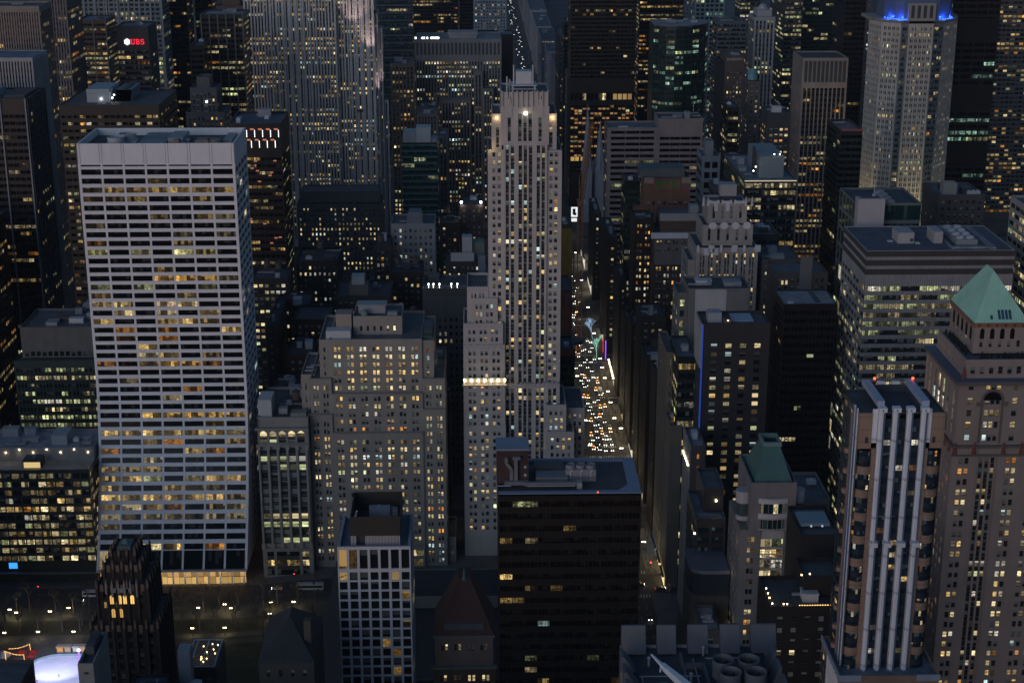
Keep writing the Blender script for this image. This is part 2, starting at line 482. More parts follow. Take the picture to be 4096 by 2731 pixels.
def win_mesh(name, Q, L, S, W, g, parent):
    n = len(Q)
    me = bpy.data.meshes.new(name)
    me.vertices.add(4 * n); me.vertices.foreach_set('co', Q.astype(np.float32).ravel())
    me.loops.add(4 * n); me.loops.foreach_set('vertex_index', np.arange(4 * n, dtype=np.int32))
    me.polygons.add(n); me.polygons.foreach_set('loop_start', np.arange(0, 4 * n, 4, dtype=np.int32))
    me.update(calc_edges=True)
    uv = np.zeros((n, 4, 2), np.float32)
    uv[:, 1, 0] = W; uv[:, 2, 0] = W; uv[:, 2, 1] = 1; uv[:, 3, 1] = 1
    me.uv_layers.new(name='UVMap').data.foreach_set('uv', uv.ravel())
    c = np.ones((n, 4), np.float32); c[:, :3] = L
    me.attributes.new('lit', 'FLOAT_COLOR', 'FACE').data.foreach_set('color', c.ravel())
    me.attributes.new('seed', 'FLOAT', 'FACE').data.foreach_set('value', S.astype(np.float32))
    kinds = sorted(set(g)) if isinstance(g, list) else [g]
    for k in kinds: me.materials.append(glassm(k))
    if len(kinds) > 1: me.polygons.foreach_set('material_index', np.array([kinds.index(k) for k in g], dtype=np.int32))
    o = bpy.data.objects.new(name, me); C.objects.link(o); o.parent = parent
    return o
def hash_label(t):
    h = 7
    for ch in t: h = (h * 131 + ord(ch)) % 2147483647
    return h
def water_tank(b, cx, cy, z, r=1.9, h=3.6, leg=3.0):
    t = MB().cone(cx, cy, r, r * .94, z + leg, z + leg + h, 12)
    o = b.part('water_tank', wall((0.13, 0.10, 0.08), .9, .3), t)
    b.part('tank_lid', DARKST, MB().cone(cx, cy, r * 1.08, 0, z + leg + h + .01, z + leg + h + 1.3, 12), o)
    l = MB()
    for sx in (-1, 1):
        for sy in (-1, 1): l.bar((cx + sx * r * .65, cy + sy * r * .65, z), (cx + sx * r * .65, cy + sy * r * .65, z + leg), .14)
    l.box(cx - r, cx + r, cy - r, cy + r, z + leg - .3, z + leg - .02)
    b.part('tank_stand', DARKST, l, o)
def point(loc, power, col, r=0.3, parent=None):
    l = bpy.data.lights.new('lamp_light', 'POINT'); l.energy = power * 0.3; l.color = col; l.shadow_soft_size = r
    o = bpy.data.objects.new('lamp_light', l); C.objects.link(o); o.location = loc
    return o
def spot(loc, target, power, col, angle=60, r=0.3, blend=.6):
    l = bpy.data.lights.new('flood_light', 'SPOT'); l.energy = power * 0.5; l.color = col; l.shadow_soft_size = r
    l.spot_size = R(angle); l.spot_blend = blend
    o = bpy.data.objects.new('flood_light', l); C.objects.link(o); o.location = loc
    o.rotation_euler = (mathutils.Vector(target) - mathutils.Vector(loc)).to_track_quat('-Z', 'Y').to_euler()
    return o
def gz(x):
    """the ground falls about four metres towards the west"""
    t = np.clip((-60 - np.asarray(x, float)) / 60, 0, 1)
    return -4.0 * t * t * (3 - 2 * t)

# ------------------------------------------------------------------ ground, streets, pavements
ASPH = wall((0.045, 0.045, 0.048), 0.75, 0.35, streak=0.0)
PAVE = wall((0.13, 0.122, 0.115), 0.85, 0.3, streak=0.0)
XB = [-120, -112, -104, -96, -88, -80, -72, -66, -60]
def sheet(mb, x0, x1, y0, y1, h=0.0):
    """a sheet draped on the ground"""
    xs = [x0] + [x for x in XB if x0 < x < x1] + [x1]
    for a, b in zip(xs[:-1], xs[1:]):
        za, zb = float(gz(a)) + h, float(gz(b)) + h
        mb.q([[(a, y0, za), (b, y0, zb), (b, y1, zb), (a, y1, za)]])
def slab(mb, x0, x1, y0, y1, h=0.15):
    sheet(mb, x0, x1, y0, y1, h)
    xs = [x0] + [x for x in XB if x0 < x < x1] + [x1]
    for a, b in zip(xs[:-1], xs[1:]):
        za, zb = float(gz(a)), float(gz(b))
        mb.q([[(a, y0, za - .3), (b, y0, zb - .3), (b, y0, zb + h), (a, y0, za + h)]])
    for x in (x0, x1):
        z = float(gz(x)); mb.q([[(x, y0, z - .3), (x, y1, z - .3), (x, y1, z + h), (x, y0, z + h)]])
g = MB(); sheet(g, -6000, 6000, -400, 16000)
tag(g.build('street', ASPH), kind='structure')
pv = MB()
AVX = [(-540, -264), (-222, 59.5), (76.5, 206), (240, 360), (400, 700)]
STY = [652 + 80.5 * k for k in range(-5, 33)]        # street centre lines, 37th to 74th
for a, b in zip(STY[:-1], STY[1:]):
    h0 = 9.5 if abs(a - 652) < 1 else 5.0
    h1 = 9.5 if abs(b - 652) < 1 else 5.0
    for x0, x1 in AVX:
        if x1 < 60 and x0 > -230 and 490 < a < 640: continue       # the park block is laid out below
        slab(pv, x0, x1, a + h0, b - h1)
pk = MB(); slab(pk, -222, 59.5, 496, 642.5)
tag(pk.build('park_paving', wall((0.085, 0.078, 0.068), .9, .35, streak=0)), kind='structure')
tag(pv.build('pavement', PAVE), kind='structure')
mk = MB()
for k, s in enumerate(STY):
    w = 9.5 if abs(s - 652) < 1 else 5.0
    for c in (s - w - 4.0, s + w + 0.8):
        for i in range(13): mk.q([[(60.3 + i * 1.25, c, .012), (60.9 + i * 1.25, c, .012), (60.9 + i * 1.25, c + 3.2, .012), (60.3 + i * 1.25, c + 3.2, .012)]])
    if k < len(STY) - 1:
        y = s + w + 6
        while y < STY[k + 1] - w - 6:
            for x in (63.6, 66.8, 70.0, 73.2): mk.q([[(x - .07, y, .012), (x + .07, y, .012), (x + .07, y + 3, .012), (x - .07, y + 3, .012)]])
            y += 9
for x in (-200 + 9 * i for i in range(28)):
    if x > 50: continue
    z = float(gz(x)) + .014
    for y in (648.6, 655.4): mk.q([[(x, y - .07, z), (x + 3, y - .07, float(gz(x + 3)) + .014), (x + 3, y + .07, float(gz(x + 3)) + .014), (x, y + .07, z)]])
tag(mk.build('road_markings', wall((0.5, 0.5, 0.48), .8, .35, streak=0)), kind='structure')

# ------------------------------------------------------------------ the park
lawn = MB(); sheet(lawn, -158, -84, 545, 606, .17)
tag(lawn.build('lawn', wall((0.05, 0.052, 0.024), .95, .5, streak=0)), kind='structure')
beds = MB(); sheet(beds, -215, -72, 616.5, 629.5, .19); sheet(beds, -155, -72, 610, 612.5, .19)
tag(beds.build('planting_bed', wall((0.045, 0.043, 0.024), .95, .6, streak=0)), kind='structure')
gr = MB(); sheet(gr, -215, -160, 500, 606, .165)
tag(gr.build('park_terrace', wall((0.085, 0.080, 0.075), .9, .3, streak=0)), kind='structure')

def ice_rink():
    zr = -3.75
    rt = empty('ice_rink', (-172, 570, zr), 'floodlit white and violet ice rink with curved white boards in the park', 'ice rink')
    pts = [(-161.5, 520), (-161.5, 598.3), (-175.4, 598.3)]
    for i in range(1, 9):
        a = R(90 + i * 11.25); pts.append((-175.4 + 11 * math.cos(a), 587.3 + 11 * math.sin(a)))
    pts.append((-186.4, 520))
    ice = MB(); ice.face([(*p, zr) for p in pts])
    o = ice.build('ice', wall((0.74, 0.74, 0.86), .25, .12, streak=0), rt, rt.location)
    bo = MB()
    for a, b in zip(pts[:-1], pts[1:]):
        v = mathutils.Vector((b[0] - a[0], b[1] - a[1], 0)).normalized(); n = mathutils.Vector((v.y, -v.x, 0)) * .3
        A, B = mathutils.Vector((*a, zr)), mathutils.Vector((*b, zr)); up = mathutils.Vector((0, 0, .95))
        bo.face([A, B, B + up, A + up]); bo.face([A + n, B + n, B + n + up, A + n + up]); bo.face([A + up, B + up, B + up + n, A + up + n])
    bo.build('rink_boards', wall((0.22, 0.30, 0.32), .5, .4, streak=0), rt, rt.location)
ice_rink()
for x, y in ((-184, 560), (-174, 570), (-165, 562), (-176, 590)):
    spot((x, y - 16, 14), (x + 1, y + 2, -3.7), 34000, (0.66, 0.70, 1.0), 80)

def park_lamp(x, y, label, p=60, two=True, h=3.4, col=(1.0, 0.82, 0.45)):
    z = float(gz(x)) + .15
    r = empty('park_lamp', (x, y, z), label, 'lamp post', 'lamp posts in the park')
    pm = MB().bar((0, 0, 0), (0, 0, h), .09, 6, .06).cone(0, 0, .22, .12, 0, .7, 8)
    if two: pm.bar((-.45, 0, h - .1), (.45, 0, h - .1), .05)
    pm.build('post', DARKST, r)
    for dx in ((-.45, .45) if two else (0,)):
        b = MB(); b.cone(dx, 0, .12, .30, h, h + .3, 8, False); b.cone(dx, 0, .30, .02, h + .3, h + .62, 8)
        b.build('globe', glow(col, 14.0), r)
    point((x, y, z + h + .2), p, col, .4)
for (x, y), t in zip([(-206.2, 633.6), (-202.6, 630.7), (-202.6, 612.4), (-188.5, 612.9), (-188.1, 631.5), (-173.4, 612.8), (-180.8, 634.7), (-123.3, 614.7),
                      (-109.4, 614.2), (-123.9, 633.5), (-112.7, 636.3), (-109.3, 632.2), (-138.0, 633.1), (-92.1, 634.7), (-81.9, 632.8), (-91.3, 623.7), (-82.3, 622.1)],
                     ['glowing park lamp at the far western edge of the bare trees', 'glowing park lamp just below the westernmost one on the kerb', 'glowing park lamp above the red awnings, west of the others',
                      'glowing park lamp above the string lights, middle of three', 'glowing park lamp by the kerb between the glass block and the dark gothic tower', 'glowing park lamp beside the dark gothic tower, east of the others',
                      'glowing park lamp on the kerb closest to the dark gothic tower', 'glowing park lamp just east of the dark gothic tower on the lower path', 'glowing park lamp on the lower path above the glass roofed hall',
                      'glowing park lamp on the upper path below the bright lobby', 'glowing park lamp by the wide street near the curved white tower corner', 'glowing park lamp below the white tower corner, lower of a close pair',
                      'glowing park lamp between two green traffic lights', 'glowing park lamp beneath the pilastered stone building, upper western of four', 'glowing park lamp beneath the pilastered stone building, upper eastern of four',
                      'glowing park lamp near the library roof, lower western of four', 'glowing park lamp near the library roof, lower eastern of four']):
    park_lamp(x, y, t, 760, True)

# bare winter trees, three patterns copied about the park
BARK = wall((0.12, 0.105, 0.085), .95, .3)
def tree_pattern(name, seed, h, label):
    rg = random.Random(seed)
    r = empty(name, (0, 0, 0), label, 'tree', 'bare trees in the park')
    tr = MB().bar((0, 0, 0), (0, 0, h * .3), .32, 6, .24); cr = MB()
    def grow(p, d, L, rad, k):
        q = p + d * L
        (tr if k == 0 else cr).bar(p, q, rad, 3 if k > 1 else 5, rad * .62)
        if k >= 5: return
        for i in range(3 if k else 5):
            a = rg.uniform(0, 2 * math.pi); sp = rg.uniform(.35, .8)
            n = (d + mathutils.Vector((math.cos(a) * sp, math.sin(a) * sp, rg.uniform(-.05, .3)))).normalized()
            grow(p.lerp(q, rg.uniform(.6, 1)), n, L * rg.uniform(.58, .8), rad * .58, k + 1)
    grow(mathutils.Vector((0, 0, h * .3)), mathutils.Vector((0, 0, 1)), h * .24, .24, 0)
    tr.build('trunk', BARK, r); cr.build('crown', BARK, r)
    return r
TREES = [tree_pattern('bare_tree', 3, 17, 'tall bare park tree with a wide spreading crown'), tree_pattern('bare_tree', 8, 14, 'bare park tree with a narrow upright crown'),
         tree_pattern('bare_tree', 21, 12, 'small bare park tree with thin twigs')]
rg = random.Random(5)
spots = [(-222 + 8.3 * i + rg.uniform(-1.5, 1.5), y + rg.uniform(-1.5, 1.5)) for y in (637.5, 626, 619) for i in range(19)]
spots += [(-92 + 6 * i, 607 - 7 * i) for i in range(3)] + [(-84 + 3 * i, 590 - 15 * i) for i in range(4)] + [(-206, 603), (-212, 590)]
for i, (x, y) in enumerate(spots):
    k = i % 3
    if i > 2: t = copy_tree(TREES[k])
    else: t = TREES[k]
    side = 'west of the black gothic tower' if x < -130 else 'below the white slab' if x < -100 else 'near the library'
    row = 'along the wide street' if y > 632 else 'in the middle row' if y > 622 else 'along the park path' if y > 612 else 'on the lawn'
    t['label'] = ('tall spreading bare tree ', 'narrow bare tree ', 'small bare tree ')[k] + row + ' ' + side
    t.location = (x, y, float(gz(x)) + .1); t.rotation_euler = (0, 0, rg.uniform(0, 6.28)); s = rg.uniform(.85, 1.1); t.scale = (s, s, s)

# ================================================================== the large buildings
# ---- curved white slab on 42nd Street
def grace():
    b = Bld('office_tower', 'tall white slab with wide dark window bands, its face sweeping outward at the foot', (-140, 690, -4))
    x0, x1, Y0, Y1, zt = -174.4, -106.0, 690.0, 728.0, 195.0
    TRV = (0.78, 0.77, 0.82)
    def fl(z): return 31.0 * np.clip((95 - z) / 95, 0, 1) ** 2
    def warp(P):
        P = P.copy(); P[..., 1] -= fl(P[..., 2]); return P
    st = ST(wall=TRV, rec=0.45, glass='ribbon', lit=.42, mix='amber', fvar=.9, run=1, var=.10, rough=.55)
    rows = []
    z = 183.6
    while z > 14:
        rows.append((z - 2.45, z)); z -= 4.02
    rows.append((4.6, 12.0))
    rows.append((184.9, 185.6))
    W = x1 - x0
    bw = (W - 1.4) / 7
    cols = [(.7 + i * bw + .45, .7 + (i + 1) * bw - .45) for i in range(7)]
    nr = len(rows)
    rng = np.random.default_rng(11)
    L = room_light(nr, 7, .40, 'amber', rng, .9, 1)
    zz = np.array([r[0] for r in sorted(rows, key=lambda r: -r[1])])
    up = np.clip((zz - 60) / 120, 0, 1)
    L *= .8 * (1.15 - .75 * up)[:, None, None]
    L[0] = 0
    for r, c, col in ((10, 0, (.8, .72, .28)), (10, 4, (.8, .72, .3)), (10, 2, (.3, .28, .14)), (10, 5, (.5, .4, .1)), (16, 0, (1, .7, .34)), (16, 1, (.7, .5, .2)), (16, 3, (1, .7, .42)), (16, 4, (.6, .45, .2)),
                      (17, 1, (.8, .6, .3)), (17, 3, (.9, .7, .4)), (13, 3, (.8, .42, .10)), (13, 4, (.8, .42, .08)), (13, 5, (.7, .4, .1)), (23, 4, (.9, .5, .1)), (23, 3, (.8, .45, .1)), (23, 2, (.5, .35, .15)),
                      (29, 2, (1, .62, .16)), (29, 3, (1, .58, .14)), (29, 4, (.9, .5, .12)), (29, 5, (1, .58, .14)), (29, 6, (1, .58, .16))):
        L[r, c] = np.array(col) * .45
    b.facade((x0, Y0, 0), (1, 0, 0), (0, -1, 0), W, 4.2, zt, st, warp=warp, cols=cols, rows=rows, lit=L)
    # flank towards Fifth Avenue
    st2 = ST(wall=TRV, rec=.35, fh=4.02, bay=9.5, ww=.9, wh=.62, hd=.06, edge=1.2, top=11, bot=4, glass='ribbon', lit=.10, mix='cool', run=1, var=.1, rough=.55)
    b.facade((x1, Y0, 0), (0, 1, 0), (1, 0, 0), Y1 - Y0, 4.2, zt, st2)
    w = b.mb('wall', wall(TRV, .55, .10, 0.0))
    zs = np.linspace(4.2, 95, 24); ys = Y0 - fl(zs)
    for x in (x0, x1):
        for i in range(23): w.q([[(x, ys[i], zs[i]), (x, Y0, zs[i]), (x, Y0, zs[i + 1]), (x, ys[i + 1], zs[i + 1])]])
    w.q([[(x0, Y1, -4), (x0, Y1, zt), (x0, Y0, zt), (x0, Y0, -4)], [(x0, Y1, -4), (x1, Y1, -4), (x1, Y1, zt), (x0, Y1, zt)],
         [(x0, ys[0], 4.2), (x1, ys[0], 4.2), (x1, Y0, 4.2), (x0, Y0, 4.2)]])
    # joints of the blank top band are shallow ribs
    rb = b.mb('wall', wall((0.30, 0.28, 0.30), .7, .1))
    for i in range(8):
        cx = x0 + .7 + i * bw
        for d in (-.55, .55): rb.box(cx + d - .09, cx + d + .09, Y0 - .06, Y0, 186.2, 195)
    b.roof(x0, x1, Y0, Y1, zt, wall(TRV, .55, .10), ROOFD, 3.2, .7)
    z = 191.8
    for cx, cy in ((-158.5, 697), (-155, 705)):
        m = MB().box(cx - 4.4, cx + 4.4, cy - 4, cy + 4, z, z + 2.2)
        m.cone(cx, cy, 3.6, 3.9, z + 2.2, z + 5.0, 24, False).cone(cx, cy, 3.4, 3.4, z + 4.2, z + 4.25, 24)
        b.part('cooling_tower', wall((0.42, 0.46, 0.50), .6, .15), m)
    b.box('bulkhead', ROOFL, -149, -137, 693, 721, z, z + 2.4)
    b.box('bulkhead', STEEL, -136.5, -130, 700, 718, z, z + 3.6)
    m = MB().box(-124, -118, 696, 704, z, z + 3.2).cone(-116.2, 700, 3, 3, z, z + 3.2, 16)
    b.part('bulkhead', wall((0.30, 0.24, 0.21), .8, .2), m)
    b.box('bulkhead', wall((0.34, 0.22, 0.15), .8, .2), -133.5, -131.2, 697, 700, z, z + 3.4)
    b.part('satellite_dish', WHITEP, MB().bar((-126.6, 695, z), (-126.6, 695, z + 3.4), .15).cone(-126.6, 695, .2, 1.1, z + 3.4, z + 4.0, 12))
    b.box('air_conditioning_unit', WHITEP, -126, -123.8, 692.5, 695, z, z + 1.8)
    b.box('air_conditioning_unit', STEEL, -113, -109, 704, 722, z, z + 2)
    # lobby under the sweep
    rl = random.Random(8)
    for i in range(24):
        xa = x0 + 1 + i * (W - 2) / 24; xb = xa + (W - 2) / 24 - .15
        o = b.part('lobby_window', glow((1, .58 + .1 * rl.random(), .20), round(.25 + rl.random() * .8, 2), True), MB().box(xa, xb, 664.4, 664.5, -4, -.6 + .3 * rl.random()))
        b.part('lobby_transom', glow((1, .58, .22), round(.2 + rl.random() * .5, 2)), MB().box(xa, xb, 664.4, 664.5, -.2, 3.4), o)
    for i in range(13):
        x = x0 + 2 + i * (W - 4) / 12
        b.box('lobby_pier', wall(TRV, .55, .1), x - .35, x + .35, 663.3, 664.2, -4, 4.2)
    ca = MB().box(x0, x1, 661.0, 664.0, 3.7, 4.6); b.part('canopy', wall((0.4, 0.4, 0.42), .6, .1), ca)
    b.finish()
    for i in range(5): point((-145 + i * 9, 661.5, 1.8), 260, (1, .66, .26), .8)
grace()

# ---- limestone skyscraper on the corner of the avenue
LIME = (0.50, 0.455, 0.44)
def five_hundred():
    b = Bld('office_tower', 'slender setback limestone skyscraper with continuous dark window strips and a fluted crown', (21, 705, 0))
    st = ST(wall=LIME, span=(0.022, 0.024, 0.026), spd=.35, rec=.5, glass='sash', lit=.34, mix='old', run=1, fvar=.5, var=.12)
    sp = ST(wall=LIME, rec=.35, glass='sash', lit=.30, mix='old', run=1, fvar=.5, var=.12)
    x0, Y = 4.7, 690.0
    z0 = 83.6
    def rows_from(zt, zb, fh=3.53, wh=1.95):
        r = []
        while zt - fh > zb: r.append((zt - wh, zt)); zt -= fh
        return r
    mid = [(12.5, 13.9), (14.8, 16.2), (18.2, 19.7), (20.5, 21.9), (22.7, 24.2), (26.2, 27.6), (28.4, 29.8)]
    side = [(6.7, 8.0), (9.0, 10.4), (31.9, 33.3), (34.1, 35.5)]
    # shaft: punched pairs on the outer bays, strips between
    Yb = 722
    for xa, xb, cs, s in ((4.7, 11.6, side[:2], sp), (11.6, 30.8, mid, st), (30.8, 37.3, side[2:], sp)):
        off = 0 if s is st else .9
        b.facade((xa, Y + off, 0), (1, 0, 0), (0, -1, 0), xb - xa, z0 - 14, 194.5 if s is st else (191.0 if xa > 20 else 191.5), s,
                 cols=[(c - xa, d - xa) for c, d in cs], rows=rows_from(193.4 if s is st else 190.2, z0 - 10))
    lm = wall(LIME, .8, .12, 0.0)
    w = b.mb('wall', lm)
    w.q([[(11.6, Y, 60), (11.6, Y + .9, 60), (11.6, Y + .9, 192), (11.6, Y, 192)], [(30.8, Y, 60), (30.8, Y + .9, 60), (30.8, Y + .9, 192), (30.8, Y, 192)]])
    def core(xa, xb, ya, yb, za, zb, roof=True):
        w.q([[(xa, yb, za), (xa, ya, za), (xa, ya, zb), (xa, yb, zb)], [(xb, ya, za), (xb, yb, za), (xb, yb, zb), (xb, ya, zb)], [(xb, yb, za), (xa, yb, za), (xa, yb, zb), (xb, yb, zb)]])
        if roof: b.roof(xa, xb, ya, yb, zb, lm, ROOF, .9, .4)
    core(4.7, 37.3, Y + .9, Yb, 0, 191.2)
    # west face windows
    b.facade((4.7, Yb, 0), (0, -1, 0), (-1, 0, 0), Yb - Y - .9, 131, 191.4, ST(wall=LIME, glass='sash', fh=3.53, bay=3.2, ww=.42, wh=.55, top=1, bot=1, mix='old', lit=.3, var=.12))
    # upper setbacks
    up = ST(wall=LIME, span=(0.03, 0.028, 0.026), spd=.3, rec=.45, glass='sash', lit=.25, mix='old', run=1, var=.12)
    b.facade((6.5, Y + 2.2, 0), (1, 0, 0), (0, -1, 0), 4.3, 191, 207, up, cols=[(1.9, 3.2)], rows=[(192.2, 194.1), (195.4, 197.4), (198.8, 201.0)])
    b.facade((31.2, Y + 2.2, 0), (1, 0, 0), (0, -1, 0), 3.7, 191, 207, up, cols=[(.5, 1.9)], rows=[(192.2, 194.1), (195.4, 197.4), (198.8, 201.0)])
    core(6.5, 10.6, Y + 2.2, Yb - 3, 191, 207); core(31.2, 34.9, Y + 2.2, Yb - 3, 191, 207)
    Yc = Y + .35
    b.facade((10.4, Yc, 0), (1, 0, 0), (0, -1, 0), 21.1, 193.5, 210.4, up, cols=[(3.0, 4.4), (7.6, 9.1), (9.9, 11.3), (12.1, 13.6), (16.5, 17.9)],
             rows=[(195.2, 197.2), (198.8, 201.6), (202.4, 207.2)])
    b.facade((10.6, Yc + .5, 0), (1, 0, 0), (0, -1, 0), 20.7, 210.4, 216.7, ST(wall=LIME, var=.12), rows=[])
    core(10.4, 31.5, Yc + .5, Yb - 5, 193.5, 216.7)
    fl = b.mb('crown_pilaster', wall((0.50, 0.46, 0.45), .7, .12))
    for i in range(10):
        cx = 11.0 + i * 2.2
        fl.box(cx - .28, cx + .28, Yc - .25, Yc + .6, 210.5 if i in (0, 2, 7, 9) else 208.4, 217.3)
    for cx in (14.1, 27.6):
        for k, (hw, za, zb) in enumerate(((1.25, 205.6, 211.5), (.8, 211.5, 213.6), (.35, 213.6, 215))): fl.box(cx - hw, cx + hw, Yc - .3 - .02 * k, Yc + .5, za, zb)
    fl.box(10.3, 13.0, Yc - .15, Yc + .5, 209.9, 210.5); fl.box(28.9, 31.6, Yc - .15, Yc + .5, 209.9, 210.5); fl.box(15.4, 17.8, Yc - .15, Yc + .5, 209.9, 210.5); fl.box(24.2, 26.4, Yc - .15, Yc + .5, 209.9, 210.5)
    # plant on the crown
    wt = wall((0.55, 0.57, 0.60), .6, .1)
    b.part('plant_room', wt, MB().box(17.2, 24.0, 697, 704, 219.2, 224.6))
    f = MB()
    for x in (15.8, 25.4):
        for y in (695.5, 706): f.box(x - .25, x + .25, y - .25, y + .25, 215.8, 219)
    f.box(15, 26.2, 694.6, 706.5, 218.7, 219.1); f.box(15, 26.2, 694.6, 694.9, 217.2, 217.5)
    for x in (16.2, 24.6): f.bar((x, 697, 219), (x, 697, 227.5), .35, 5)
    f.bar((13.2, 697, 215.8), (13.2, 697, 222.5), .35, 5).bar((14.4, 699, 215.8), (14.4, 699, 221), .4, 5)
    b.part('plant_frame', wt, f)
    # lower steps to the west
    A = dict(fh=3.62, pair=2, gap=.75, ww=.62, wh=.55, hd=.18, edge=1.3, top=2.4, bot=.2, rec=.4)
    lo = dict(sp, **A)
    b.block(-5.0, 4.7, 690.5, 715, 100, 129.1, lo, nb=2, bay=5, lit=.4)
    b.block(-3.4, 8.8, 689, 706, 100, 124.3, lo, nb=2)
    b.block(-6.8, 11.2, 687, 712, 90, 113.0, lo, nb=3)
    b.block(-6.85, 12.0, 685.6, 712, 80, 103.3, lo, nb=3, lit=.2)
    b.block(-6.9, 12.1, 684.3, 712, 60, 87.8, lo, nb=3, lit=.35)
    b.block(-6.95, 12.3, 683, 712, 0, 65.4, lo, nb=3, bot=12, lit=.45, roof=ROOF)
    # light panels at the parapets of the steps
    pp = b.mb('parapet_panel', wall((0.46, 0.42, 0.42), .75, .12))
    for z, y, xa, xb in ((113.0, 687, -6.3, 10.7), (103.3, 685.6, -6.3, 11.5), (129.1, 690.5, -4.6, 4.2), (87.8, 684.3, -6.3, 11.5)):
        for i in range(6):
            x = xa + (xb - xa) * (i + .2) / 6
            pp.box(x, x + (xb - xa) / 6 * .62, y - .13, y, z - 2.2, z + .25)
    # centre and lower steps to the avenue
    lc = dict(st, fh=3.62)
    xa = 12.3
    b.facade((xa, 688, 0), (1, 0, 0), (0, -1, 0), 37.1 - xa, 0, 83.6, lc, cols=[(c - xa, d - xa) for c, d in mid + side[2:]], rows=rows_from(81.4, 12, 3.62, 2.1))
    core(xa, 37.1, 688, 690.9, 0, 83.6)
    tr = MB()
    for i in range(12): tr.box(12.5 + i * 2.05, 13.6 + i * 2.05, 687.8, 688.0, 82.2, 84.2)
    b.part('parapet_panel', wall((0.46, 0.42, 0.42), .75, .12), tr)
    an = dict(lo, bay=3.0, pair=1, ww=.5, edge=1.0)
    b.block(30.7, 40.0, 684, 712, 0, 74.8, an, nb=3, lit=.5)
    b.block(31.2, 43.6, 681, 712, 0, 62.7, an, nb=4, lit=.5)
    b.block(40.0, 49.0, 692, 722, 0, 70.2, an, nb=3, lit=.3)
    # balcony with its row of lamps
    b.box('balcony_ledge', wall((0.5, 0.45, 0.38), .7, .1), -7.3, 12.5, 683.6, 684.28, 84.2, 84.8)
    for i in range(7):
        x = -6.3 + i * 3.05
        b.part('wall_lamp', glow((1, .86, .5), 30), MB().cone(x, 683.95, .3, .3, 86.6, 87.3, 8))
        point((x, 683.5, 86.4), 170, (1, .74, .36), .2)
    b.part('wall_lamp', glow((1, .92, .66), 5), MB().cone(21.2, Y - .5, .75, .75, 206.9, 208.2, 14))
    point((21.2, Y - 1.6, 207.6), 30, (1, .85, .6), .3)
    b.finish()
    for p in ((8.6, Y + 1.2, 205.2), (33.0, Y + 1.2, 205.2), (5.9, Y - .9, 192.5)): point(p, 420, (1, .68, .30), .3)
five_hundred()

